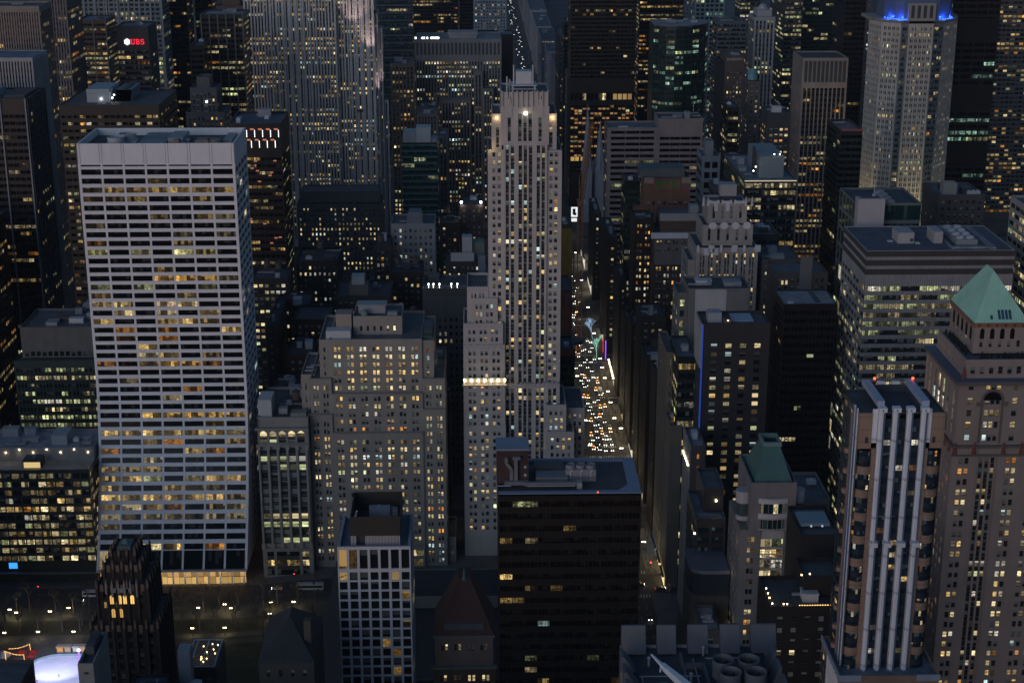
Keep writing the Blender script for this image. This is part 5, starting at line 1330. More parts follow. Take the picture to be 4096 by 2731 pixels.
T('office_tower', 'teal and white gridded tower at the top of the picture', 230, 262, 1700, 1730, 215, ST(wall=(.24, .30, .34), fh=4.4, bay=5, ww=.7, wh=.62, glass='teal', lit=.3, mix='mint'), n=0)
T('office_tower', 'slender bluish tower between two pale towers at the top of the picture', 222, 233, 1760, 1790, 200, dict(STONE, wall=(.14, .17, .22)), lit=.15, n=0)
def lettered():
    b = Bld('office_tower', 'old brown tower carrying faint pale roof lettering', (194, 1215, 0))
    b.block(187.1, 201.2, 1200, 1230, 0, 164, dict(BRICK, wall=(.10, .072, .062)), lit=.42, top=12, bay=2.6)
    cu = bpy.data.curves.new('roof_letters', 'FONT'); cu.body = 'BURBERRY'; cu.size = 2.6; cu.align_x = 'CENTER'; cu.extrude = .1
    t = bpy.data.objects.new('letters_curve', cu); C.objects.link(t)
    me = bpy.data.meshes.new_from_object(t.evaluated_get(bpy.context.evaluated_depsgraph_get())); bpy.data.objects.remove(t)
    o = bpy.data.objects.new('roof_letters', me); C.objects.link(o); o.parent = b.root; o.location = (194.2 - 194, 1199.5 - 1215, 160); o.rotation_euler = (R(90), 0, 0)
    me.materials.clear(); me.materials.append(wall((.5, .5, .5), .6, .1)); b.clutter(188, 200, 1203, 1228, 162.9, 2); b.finish()
lettered()
T('office_tower', 'dark windowless flank standing beside the old lettered tower', 183.5, 187, 1203, 1230, 158, ST(wall=(.02, .022, .026), fh=999), n=0)
b = T('office_tower', 'white tower of fine vertical piers with a rounded parapet', 233.3, 250.9, 1350, 1380, 175.5, ST(wall=(.36, .37, .40), span=(.08, .08, .09), spd=.3, fh=3.8, bay=2.9, ww=.5, wh=.55, glass='plain', lit=.32, mix='office'), n=0, finish=False)
b.part('rounded_parapet', wall((.36, .37, .40), .7, .1), MB().prism([(236, 1352), (248, 1352), (248, 1374), (236, 1374)], 175.5, 181).cone(242, 1362, 5, 2, 181, 185, 12)); b.finish()
b = T('apartment_tower', 'brown tower with a small pale blue copper cupola', 196.4, 205.5, 1150, 1175, 152, dict(BRICK, wall=(.11, .095, .09)), lit=.2, n=0, finish=False)
b.part('cupola', wall((.16, .32, .36), .6, .15), MB().cone(200.6, 1158, 3.6, 3.4, 152, 157, 8).cone(200.6, 1158, 4.3, .4, 157, 160.5, 8)); b.finish()
T('office_tower', 'black glass block with scattered yellow floors next to the brown cupola tower', 176, 184, 1110, 1140, 140, DARKG, lit=.3, n=1)
T('office_building', 'dark block with two warm rows below the white rounded tower', 180.4, 195, 980, 1005, 158, dict(BRICK, wall=(.05, .05, .055), bay=3.4, ww=.62, wh=.45), lit=.5, mix='amber', n=4, top=9)
def band_office():
    b = Bld('office_block', 'pinkish stone office block with long dark ribbon windows and a taller half', (122, 1092, 0))
    st = dict(BANDS, wall=(.26, .21, .205), bay=12, ww=.96, wh=.48, fh=4.1, glass='dark', lit=.13, mix='lime', hd=.05, top=2.2, run=1)
    b.block(89.2, 124, 1080, 1106, 0, 131.2, st, faces='SW', nb=3, roof=roofm((.14, .16, .2)), edge=2.4)
    b.block(124, 154.7, 1080, 1106, 0, 137.2, st, nb=4, top=12.5, edge=1.2, faces='SW', roof=ROOFD)
    b.clutter(125, 153, 1084, 1104, 136.2, 5); b.box('duct', WHITEP, 97, 104, 1086, 1087, 130.2, 131); b.finish()
band_office()
T('office_block', 'white framed block with large square openings beside the pinkish banded office', 143.5, 155.2, 1000, 1025, 127, ST(wall=(.22, .25, .28), fh=6.6, bay=4, ww=.74, wh=.6, glass='dark', lit=.05), n=2, tiers=[(146, 151, 1004, 1015, 126, 136, dict(lit=0, fh=999))])
T('office_block', 'grey lower block of square windows continuing beneath the white framed block', 148, 158, 975, 998, 112, ST(wall=(.13, .14, .15), fh=4.4, bay=3.2, ww=.7, wh=.6, glass='plain', lit=.12, mix='lime'), n=2)
T('apartment_tower', 'dim tower with a stack of four yellow windows near the cluttered lit roof', 160, 172, 1010, 1030, 124, BRICK, lit=.2, n=2, wall=(.05, .05, .055))
def brick_panel():
    b = Bld('art_deco_tower', 'orange brick art deco tower topped by a coloured tile panel with a rising sun', (110, 920, 0))
    st = dict(BRICK, wall=(.17, .085, .06), fh=3.7, bay=2.9, ww=.5, wh=.58, lit=.42, mix='old')
    b.block(96.9, 123.6, 905, 925, 0, 133, st, top=13, nb=8, lit=.7)
    b.block(90.5, 127, 900, 905, 0, 117, st, lit=.45)
    p = MB(); p.q([[(103.3, 904.7, 126.4), (117.4, 904.7, 126.4), (117.4, 904.7, 131.8), (103.3, 904.7, 131.8)]]); b.part('tile_panel', wall((.12, .16, .06), .5, .4), p)
    b.part('panel_frame', wall((.22, .075, .045), .6, .2), MB().box(102.4, 118.3, 904.6, 904.9, 131.8, 132.6).box(102.4, 118.3, 904.6, 904.9, 125.6, 126.4).box(102.4, 103.3, 904.6, 904.9, 126.4, 131.8).box(117.4, 118.3, 904.6, 904.9, 126.4, 131.8))
    s = MB()
    for k in range(8):
        a0, a1 = math.pi * k / 8, math.pi * (k + 1) / 8
        s.face([(110.4 + r * math.cos(a), 904.6, 126.6 + r * math.sin(a)) for r, a in ((1.5, a0), (2.6, a0), (2.6, a1), (1.5, a1))])
    b.part('sun_ornament', wall((.30, .08, .05), .5, .2), s)
    b.box('plant_room', wall((.10, .12, .13), .7, .2), 95, 121, 912, 930, 132, 137)
    b.part('parapet', wall((.28, .22, .19), .7, .15), MB().box(96.8, 102.2, 904.5, 905, 130, 133.4).box(118.5, 123.8, 904.5, 905, 130, 133.4)); b.finish()
brick_panel()
T('glass_building', 'black glass building with green and yellow lit floors near the orange brick tower', 88, 97, 930, 955, 126, dict(GLASS, lit=.3, mix='lime'), n=2)
T('brick_tower', 'red brown brick tower with paired lit windows beside the black glass building', 86.5, 97.5, 858, 880, 120, dict(BRICK, wall=(.12, .075, .06), bay=4.2, pair=2, gap=.6, ww=.58), lit=.55, mix='home', n=3)
def cornice_tower():
    b = Bld('brick_tower', 'dark brick tower under a heavy white cornice with an upper colonnaded storey', (110, 865, 0))
    st = dict(BRICK, wall=(.075, .055, .05), bay=4.4, pair=2, gap=.7, ww=.62, wh=.55, fh=4.0, lit=.34, mix='home')
    b.block(96.6, 121.1, 850, 880, 0, 112.5, st, top=1, nb=5)
    b.block(101, 121.1, 854, 878, 112.5, 122, dict(st, wall=(.11, .07, .055)), lit=.45, pair=1, bay=2.4, fh=3.6, top=3)
    b.block(96.7, 121.0, 849.8, 850.2, 96, 111, dict(st, wall=(.17, .16, .155)), nb=5, lit=.3, par=0, top=.5)
    b.box('cornice', wall((.66, .67, .71), .7, .1), 95.4, 121.6, 848.4, 851, 111.2, 114.2)
    b.box('cornice', wall((.36, .34, .34), .7, .1), 100.4, 121.4, 853.2, 855, 120, 124)
    b.box('penthouse', wall((.3, .31, .33), .7, .1), 117, 121.8, 856, 862, 122, 128); b.finish()
cornice_tower()
def white_crown():
    b = Bld('art_deco_tower', 'grey stone tower with scalloped white parapets and round white medallions at its crown', (130, 820, 0))
    gs = (.43, .395, .37); wh = wall((.74, .73, .77), .7, .1)
    st = dict(STONE, wall=gs, fh=3.7, bay=4.3, pair=2, gap=.6, ww=.56, wh=.58, lit=.36, mix='home', span=(.10, .095, .09), spd=.25)
    b.block(113, 145, 796, 830, 0, 119.5, st, nb=7, faces='SW'); b.block(109.5, 113, 800, 828, 0, 112, st, nb=1, faces='SW')
    b.block(116.5, 142.5, 800, 826, 119.5, 130.5, dict(st, span=(.03, .03, .03)), nb=5, pair=1, ww=.28, fh=9, wh=.7, hd=.1, top=1, bot=.5, lit=.15)
    b.block(119, 139.5, 803, 822, 130.5, 141.5, dict(st, span=(.03, .03, .03)), nb=4, pair=1, ww=.28, fh=9, wh=.7, hd=.1, top=1, bot=.5, lit=.1)
    for i in range(4):
        cx = 121.6 + i * 5.9
        d = MB(); P = [(cx + 2.1 * math.cos(k * math.pi / 8), 799.4, 130.2 + 1.9 * math.sin(k * math.pi / 8)) for k in range(16)]
        d.face(P); d.face([(p[0], 799.98, p[2]) for p in P])
        for k in range(16): d.face([P[k], P[(k + 1) % 16], (P[(k + 1) % 16][0], 799.98, P[(k + 1) % 16][2]), (P[k][0], 799.98, P[k][2])])
        b.part('medallion', wh, d)
    tr = MB()
    for i in range(2): tr.box(122.4 + i * 6.1, 124.2 + i * 6.1, 802.5, 803, 137.2, 142)
    for i in range(3): 
        for k in range(5): tr.box(119.6 + i * 6.5 + k * 1.1, 120.6 + i * 6.5 + k * 1.1, 802.4, 803.2, 141.2, 142.6 + .7 * math.sin(math.pi * (k + .5) / 5) * -1 + .6)
    for i in range(6): tr.box(113.2 + i * 6, 116.2 + i * 6 if i % 2 else 114.4 + i * 6, 795.5, 796, 117.2, 120.8)
    for i in range(2): tr.box(116.8 + i * 4.6, 119.6 + i * 4.6, 795.5, 796, 115.5, 119)
    for x in (119.2, 138.8, 116.8, 142.0): tr.cone(x, 803, .8, .2, 140, 144.6, 6)
    b.part('white_trim', wh, tr)
    b.box('roof_tank_house', wall((.42, .40, .41), .7, .1), 126, 134.5, 808, 815, 144, 150); b.box('roof_tank_frame', DARKST, 126.5, 134, 808.5, 814.5, 140.5, 144); b.finish()
white_crown()
def panel_block():
    b = Bld('office_building', 'low office building with blank pale party walls and a greenish lit stair flank', (112, 712, 0))
    st = ST(wall=(.15, .15, .15), fh=4, bay=4, ww=.6, wh=.55, lit=.0, glass='teal')
    b.block(96.5, 125, 700, 722, 0, 125, st, faces='', roof=ROOFD); b.block(92, 96.5, 704, 722, 0, 122, st, faces='SW', lit=.75, mix='mint', fh=5, bay=4, ww=.8, wh=.6)
    b.box('party_wall', wall((.40, .40, .42), .8, .12), 99.6, 113.9, 699.4, 699.95, 70, 124.6); b.box('party_wall', wall((.17, .17, .175), .8, .12), 114, 124.2, 699.6, 699.95, 60, 124)
    b.clutter(97, 124, 703, 720, 124, 5); b.finish()
panel_block()
def blue_line_hotel():
    b = Bld('hotel_tower', 'dark brick hotel tower of wide windows with a blue light line down its corner', (102, 618, 0))
    BR = (.036, .032, .034)
    st = ST(wall=BR, fh=3.5, bay=6.1, ww=.42, wh=.52, rec=.3, glass='plain', lit=.6, mix='old', run=1, fvar=.35, edge=1.8, top=7.5, bot=3, var=.15)
    b.block(88.9, 115.6, 600, 618, 0, 139, st, faces='SW', nb=4, roof=roofm((.09, .09, .10)))
    b.box('party_wall', wall((.36, .35, .35), .8, .12), 88.3, 88.88, 602, 618, 120, 138.6)
    b.part('blue_light_line', glow((.03, .12, .85), .42), MB().box(88.5, 89.1, 599.5, 599.95, 60, 138.8))
    b.box('bulkhead', wall((.34, .37, .42), .6, .2), 91.5, 97, 605, 611, 138, 142); b.box('roof_terrace', wall((.30, .36, .46), .5, .15), 101.5, 110, 606, 616, 138, 138.6)
    b.part('roof_hut', wall((.16, .10, .08), .7, .2), MB().box(97.6, 100.6, 603, 606, 138, 139.8)); b.part('hut_lamp', glow((1, .75, .4), 6), MB().box(99, 99.4, 602.7, 602.9, 139.3, 139.7)); b.finish()
blue_line_hotel()
def brown_box():
    b = Bld('office_block', 'near black ribbed glass box with a pale patchy roof', (153, 712, 0))
    st = dict(DARKG, wall=(.018, .014, .014), span=(.012, .010, .010), bay=1.7, ww=.8, lit=.02, fh=3.9)
    b.block(140.6, 165.4, 700, 724, 0, 117.4, st, faces='SW', roof=roofm((.27, .29, .34)), par=.6)
    b.part('roof_disc', WHITEP, MB().cone(144.4, 703, 1.7, 1.7, 116.9, 117.6, 18)); b.box('roof_pit', DARKST, 156, 158.5, 704, 721, 116.9, 117.1)
    b.part('lit_office', glow((.8, .85, .5), .5), MB().box(152.6, 155.6, 699.85, 699.95, 91.5, 93)); b.finish()
brown_box()
T('office_building', 'glass building with big yellow lit floors beside the blue line hotel', 86, 94, 650, 680, 109, dict(GLASS, fh=4.4, bay=4, lit=.62, mix='office', glass='office', wh=.6), n=2)
b = T('stone_building', 'tan party walled building with one column of narrow windows on the avenue', 83.2, 87.2, 668, 700, 105, ST(wall=(.27, .23, .19), fh=5, bay=4, ww=.2, wh=.5, glass='plain', lit=.3), n=1, fine=True)
T('stone_building', 'low tan blank fronted building below the tan party walled building', 83.2, 88.6, 648, 666, 78, ST(wall=(.30, .26, .22), fh=999), n=2)
for i, (x0, x1, y0, y1, z, c, lit, lb) in enumerate(((83, 92, 705, 726, 82, (.10, .085, .075), .2, 'dark shop building on the avenue behind the tan party wall'), (83, 94, 742, 772, 76, (.07, .06, .055), .15, 'brown shop building on the avenue with an awning of lamps'),
        (83, 96, 778, 804, 88, (.14, .13, .12), .2, 'grey cluttered roof on the avenue below the dark brick tower'), (83, 90, 822, 850, 70, (.09, .08, .075), .25, 'narrow dark building on the avenue next to the cluttered grey roof'),
        (83, 88, 856, 884, 62, (.08, .075, .07), .2, 'small dark building on the avenue beneath the red brown brick tower'), (83, 87.5, 900, 935, 74, (.10, .09, .085), .2, 'thin dark building on the avenue below the orange brick tower'),
        (83, 89, 985, 1040, 78, (.11, .10, .09), .2, 'dark building on the avenue below the pinkish banded office'), (83, 88.5, 1110, 1160, 64, (.12, .11, .10), .25, 'dark shops on the avenue behind the pinkish banded office'))):
    T('shop_building', lb, x0, x1, y0, y1, z, dict(BRICK, wall=c), lit=lit, n=4, faces='SW')
b = T('stone_building', 'tall thin grey building with a pale patterned flank and seven lamps near its roof', 82.6, 88.4, 577, 598, 96.5, ST(wall=(.10, .085, .08), fh=5, bay=5.8, ww=.24, wh=.4, lit=.25, glass='plain'), n=1, faces='S', finish=False, roof=ROOFL)
b.box('patterned_flank', wall((.27, .265, .26), .8, .35, 1.6), 82.2, 82.58, 576.8, 598.2, 20, 96.9)
for i in range(7): b.part('cornice_lamp', glow((1, .86, .5), 16), MB().box(81.6, 82.0, 578.5 + i * 2.4, 578.9 + i * 2.4, 87.5, 88.1))
b.finish()
for i in range(0, 7, 3): point((81.3, 579 + i * 2.4, 88), 90, (1, .78, .42), .2)

# ---- cluttered lit roof, bands and towers on the right
def lit_roof():
    b = Bld('office_building', 'dark glass office building with warm floors and a light line at its parapet', (165, 915, 0))
    st = dict(GLASS, wall=(.045, .055, .058), bay=5, ww=.9, wh=.6, fh=4.2, lit=.5, mix='office', glass='office', spd=.2)
    b.block(150.7, 180.4, 880, 956, 0, 137, st, faces='SW', top=1.2, roof=roofm((.2, .24, .3)))
    b.box('parapet_light', glow((1, .88, .62), .75), 150.8, 180.2, 879.7, 879.95, 136.2, 136.7)
    b.box('plant_room', wall((.25, .28, .30), .6, .12, 2), 160.5, 174.5, 890, 930, 136, 148.5)
    for x, y, h in ((156, 884, 141), (157.5, 886, 143), (168.4, 889.5, 149.4), (171.6, 889.5, 149.4)): b.part('roof_lamp', glow((1, .98, .9), 14), MB().box(x, x + .5, y, y + .4, h, h + .6))
    b.box('vent_stack', DARKST, 158.5, 160, 900, 903, 136, 152); b.clutter(151.5, 160, 886, 950, 136, 5); b.finish()
lit_roof()
def striped_white():
    b = Bld('office_tower', 'tower of pale vertical stripes with tall dark louvres under its roof', (252, 1168, 0))
    st = ST(wall=(.28, .235, .215), span=(.018, .018, .02), spd=.5, rec=.6, fh=3.9, bay=3.2, ww=.72, wh=.5, edge=1, top=21, bot=2, glass='dark', lit=.42, mix='amber', run=2, fvar=.8)
    b.block(235.3, 268.2, 1150, 1188, 0, 168.5, st, nb=10, faces='SW', fine=True, roof=ROOFD)
    for i in range(10):
        x = 236.3 + i * 3.09 + .45; b.part('louvre', DARKST, MB().box(x, x + 2.2, 1149.8, 1149.96, 151, 166.2))
    b.finish()
striped_white()
T('office_tower', 'black tower beside the pale octagonal skyscraper', 286, 303, 1250, 1290, 240, DARKG, lit=.015, n=0)
T('office_tower', 'dark tower with diagonal looking bands of yellow floors near the picture top', 268, 284, 1400, 1470, 185, dict(BANDS, wall=(.06, .065, .07)), lit=.3, mix='lime', n=1, fine=False, faces='SW')
T('office_tower', 'dark green glass slab near the picture top behind the pale striped tower', 290, 345, 1500, 1540, 186, dict(GLASS, lit=.22), n=4)
T('office_tower', 'grey square tower next to the dark green slab', 345, 364, 1480, 1510, 190, dict(STONE, wall=(.11, .11, .12)), lit=.08, n=1)
T('office_tower', 'dark tower with yellow ribbon floors directly behind the white rounded tower', 255, 275, 1560, 1590, 195, dict(BANDS, wall=(.05, .055, .06)), lit=.4, mix='lime', n=0, fine=False)
b = T('glass_block', 'dark glass block whose roof edge is trimmed red and white', 219.5, 233, 950, 987, 152.6, dict(GLASS, lit=.06, glass='dark', wall=(.03, .03, .03)), n=1, finish=False, faces='SW', roof=roofm((.25, .14, .15)))
b.box('roof_edge', wall((.34, .10, .09), .6, .3), 220, 233, 949.6, 950.2, 151.8, 153); b.finish()
T('office_tower', 'slim black block squeezed between the pale octagonal skyscraper and the banded office', 205, 216, 850, 872, 118, DARKG, lit=.03, n=1)
def octagon():
    b = Bld('skyscraper', 'pale octagonal skyscraper with a glass crown glowing blue', (297, 1110, 0))
    st = ST(wall=(.46, .43, .40), span=(.40, .375, .35), spd=.1, rec=.25, fh=4.0, bay=3.3, pair=2, gap=.4, ww=.62, wh=.52, edge=.8, top=3.5, bot=2, glass='plain', lit=.30, mix='office', run=1, fvar=.6)
    c = [(273, 1116), (278, 1099), (289, 1091), (294, 1090), (311, 1090), (319, 1093), (333, 1110), (338, 1130)]
    for i, (a, d) in enumerate(zip(c[:-1], c[1:])):
        U = np.array((d[0] - a[0], d[1] - a[1], 0.0)); W = float(np.linalg.norm(U)); U /= W
        if W < 12: b.facade((a[0], a[1], 0), U, (U[1], -U[0], 0), W, 0, 201.2, dict(st, glass='blue', wall=(.14, .16, .17), span=(.08, .1, .11), pair=1, ww=.9, lit=.2), fine=False)
        else: b.facade((a[0], a[1], 0), U, (U[1], -U[0], 0), W, 0, 201.2, st if i != 0 else dict(st, lit=.1), fine=True)
    sh = MB(); sh.prism(c + [(338, 1140), (273, 1140)], 199.5, 201.4); b.part('shoulder', wall((.34, .31, .28), .8, .1), sh)
    cr = [(281, 1110), (286, 1098), (291, 1094), (315, 1094), (324, 1100), (329, 1112), (329, 1130), (281, 1130)]
    b.part('crown_glass', wall((.10, .15, .26), .3, .15), MB().prism(cr, 201.4, 226))
    b.box('crown_pier', wall((.32, .30, .28), .8, .1), 293.5, 312, 1091.2, 1093.9, 201.4, 213)
    for i in range(4): b.box('crown_slot', DARKST, 295.3 + i * 4.2, 297.5 + i * 4.2, 1091.05, 1091.18, 203, 211.5)
    m = MB()
    for (xa, ya), (xb, yb) in (((281, 1110), (286, 1098)), ((286, 1098), (291, 1094)), ((315, 1094), (324, 1100)), ((324, 1100), (329, 1112))):
        for k in range(4):
            t = (k + .5) / 4; x, y = xa + (xb - xa) * t, ya + (yb - ya) * t; m.box(x - .5, x + .5, y - 1.3, y - .5, 201.6, 202.3)
    for k in range(4): m.box(290.2 + k * .8, 290.8 + k * .8, 1092.6, 1093.2, 201.6, 202.3)
    b.part('crown_lamp', glow((.05, .16, 1), 3), m)
    b.finish()
    for x, y in ((282.5, 1103), (288, 1094.5), (319.5, 1096), (327, 1105)): point((x, y - 1.5, 203.0), 4200, (.03, .12, 1), .6)
    for p, t in (((296, 1082, 40), (297, 1090, 64)), ((318, 1086, 40), (316, 1094, 66)), ((270, 1092, 48), (270, 1102, 72)), ((308, 1082, 40), (308, 1090, 62))): spot(p, t, 90000, (1, .82, .48), 50, 1)
octagon()
b = T('office_tower', 'black glass tower with wide bays and a few whitish lit floors behind the pale octagon', 343.7, 378.5, 1160, 1200, 250, dict(DARKG, bay=8.6, ww=.9, wh=.56, fh=4.6, glass='dark', run=2, fvar=1.0), lit=.22, mix='mint', n=0, finish=False, faces='SW')
for z in (178, 129, 88): b.box('plant_band', wall((.006, .006, .007), .4, .1), 343.9, 378.2, 1159.7, 1159.95, z, z + 17)
b.finish()
T('office_tower', 'grey tower speckled with warm windows at the picture edge', 380, 475, 1350, 1390, 240, dict(BANDS, wall=(.12, .115, .11), bay=4, ww=.8, glass='plain'), lit=.34, mix='amber', n=0, fine=False)
def banded():
    b = Bld('office_block', 'big office block wrapped in white and glass bands under a wide flat roof', (205, 705, 0))
    st = dict(BANDS, wall=(.36, .345, .35), bay=8.2, ww=.995, wh=.56, fh=4.1, hd=0, edge=.1, glass='office', lit=.45, mix='lime', top=16.4, bot=3, run=1, fvar=.5)
    x0, x1, y0, y1, z = 172.3, 238.4, 680, 726, 147.6
    b.block(x0, x1, y0, y1, 0, z, st, faces='SW', nb=8, roof=roofm((.105, .115, .15)), par=.35)
    for k in range(3):
        zz = z - .2 - k * 4.1
        b.part('louvre_band', wall((.055, .042, .040), .6, .12), MB().box(x0 - .06, x1, y0 - .06, y0 - .01, zz - 2.6, zz)); b.part('louvre_band', wall((.075, .065, .06), .6, .12), MB().box(x0 - .06, x0 - .01, y0, y1, zz - 2.6, zz))
    b.facade((x0, y0 - .04, 0), (1, 0, 0), (0, -1, 0), x1 - x0, z - 16.35, z - 12.2, dict(st, top=.2, bot=.1), cols=[(.2 + i * 8.25, 8.3 + i * 8.25) for i in range(8)], rows=[(z - 15.2, z - 12.9)], lit=np.zeros((1, 8, 3)))
    mu = MB()
    for i in range(65):
        x = x0 + i * (x1 - x0) / 64; mu.box(x - .07, x + .07, y0 - .14, y0 - .07, 3, z - .3)
    b.part('mullion', wall((.10, .10, .105), .6, .1), mu)
    wh = wall((.42, .40, .42), .7, .08)
    b.box('plant_room', wh, 189.5, 196.8, 694, 705, z - .4, z + 4.6); b.box('plant_room', wh, 205.8, 209.8, 694, 706, z - .4, z + 5)
    b.box('plant_room_vent', DARKST, 195, 196.4, 693.9, 693.98, z + .6, z + 2)
    b.box('hatch', WHITEP, 185.8, 188.2, 697, 699, z - .4, z + .1); b.box('hatch', WHITEP, 197.4, 199.4, 693, 695.5, z - .4, z + .2)
    b.box('roof_pit', DARKST, 212, 228, 686, 720, z - .36, z - .2)
    for a in ((211.2, 212, 683, 722), (228, 231, 683, 722), (212, 228, 684, 686)): b.box('kerb', ROOFL, *a, z - .4, z + .5)
    o = b.box('cooling_tower', STEEL, 215, 224.5, 690, 718, z - .3, z + 2.2)
    for i in range(4):
        for j in range(2): b.part('fan_drum', WHITEP, MB().cone(217.4 + j * 4.6, 693.5 + i * 6.8, 1.9, 1.9, z + 2.2, z + 2.9, 14, False), o)
    # upper block with the white stair tower
    hb = dict(st, glass='teal', lit=.25, top=1.2, fh=9, wh=.8, wall=(.14, .16, .155))
    b.block(180.6, 212, 740, 775, 0, 155.4, hb, faces='SW', roof=ROOFD, nb=5)
    b.box('stair_tower', wh, 180.2, 193, 734, 740, 100, 158.8); b.box('roof_pit', DARKST, 182, 191, 735, 739.5, 158.82, 158.9)
    b.part('roof_mast', WHITEP, MB().cone(191, 748, 1.3, 1.0, 154, 158, 10).bar((191, 748, 158), (191, 748, 165), .2, 5))
    for i in range(4): b.part('fan_drum', STEEL, MB().cone(198, 744 + i * 7, 2.6, 2.4, 154.2, 156, 14, False))
    b.finish()
banded()
b = T('office_block', 'neighbouring block of white bands cropped by the picture edge', 253, 300, 650, 735, 160, dict(BANDS, wall=(.34, .33, .33), ww=.99, wh=.55, fh=4.1, edge=.1), lit=.3, mix='lime', n=2, faces='SW', nb=12)
T('stone_building', 'old dark building with a small pale temple like plant house behind the flat roof', 238, 262, 800, 830, 146, BRICK, lit=.05, n=3, tiers=[(240, 247, 800, 806, 146, 152, dict(wall=(.3, .29, .28), lit=0, fh=999))])
T('office_building', 'dim grey roofed building with a white box beside the near black ribbed box', 148, 168, 800, 830, 112, dict(STONE, wall=(.10, .10, .105)), lit=.1, n=5)
b = T('loft_building', 'dark grey tiered building with two warm windows behind the ribbed black box', 146, 172, 752, 775, 118, BRICK, lit=.03, n=0, finish=False)
b.box('party_wall', wall((.17, .165, .17), .8, .1), 158, 164, 751.4, 752, 80, 126); b.part('warm_window', glow((1, .8, .4), .75), MB().box(149.2, 150.2, 751.8, 751.95, 112, 114)); b.part('warm_window', glow((1, .8, .4), .75), MB().box(151.2, 152.2, 751.8, 751.95, 112, 114)); b.finish()
T('glass_building', 'teal lit glass office with a fenced roof beyond the white crowned tower', 146, 162, 830, 858, 118, dict(GLASS, lit=.3, mix='mint'), n=4)

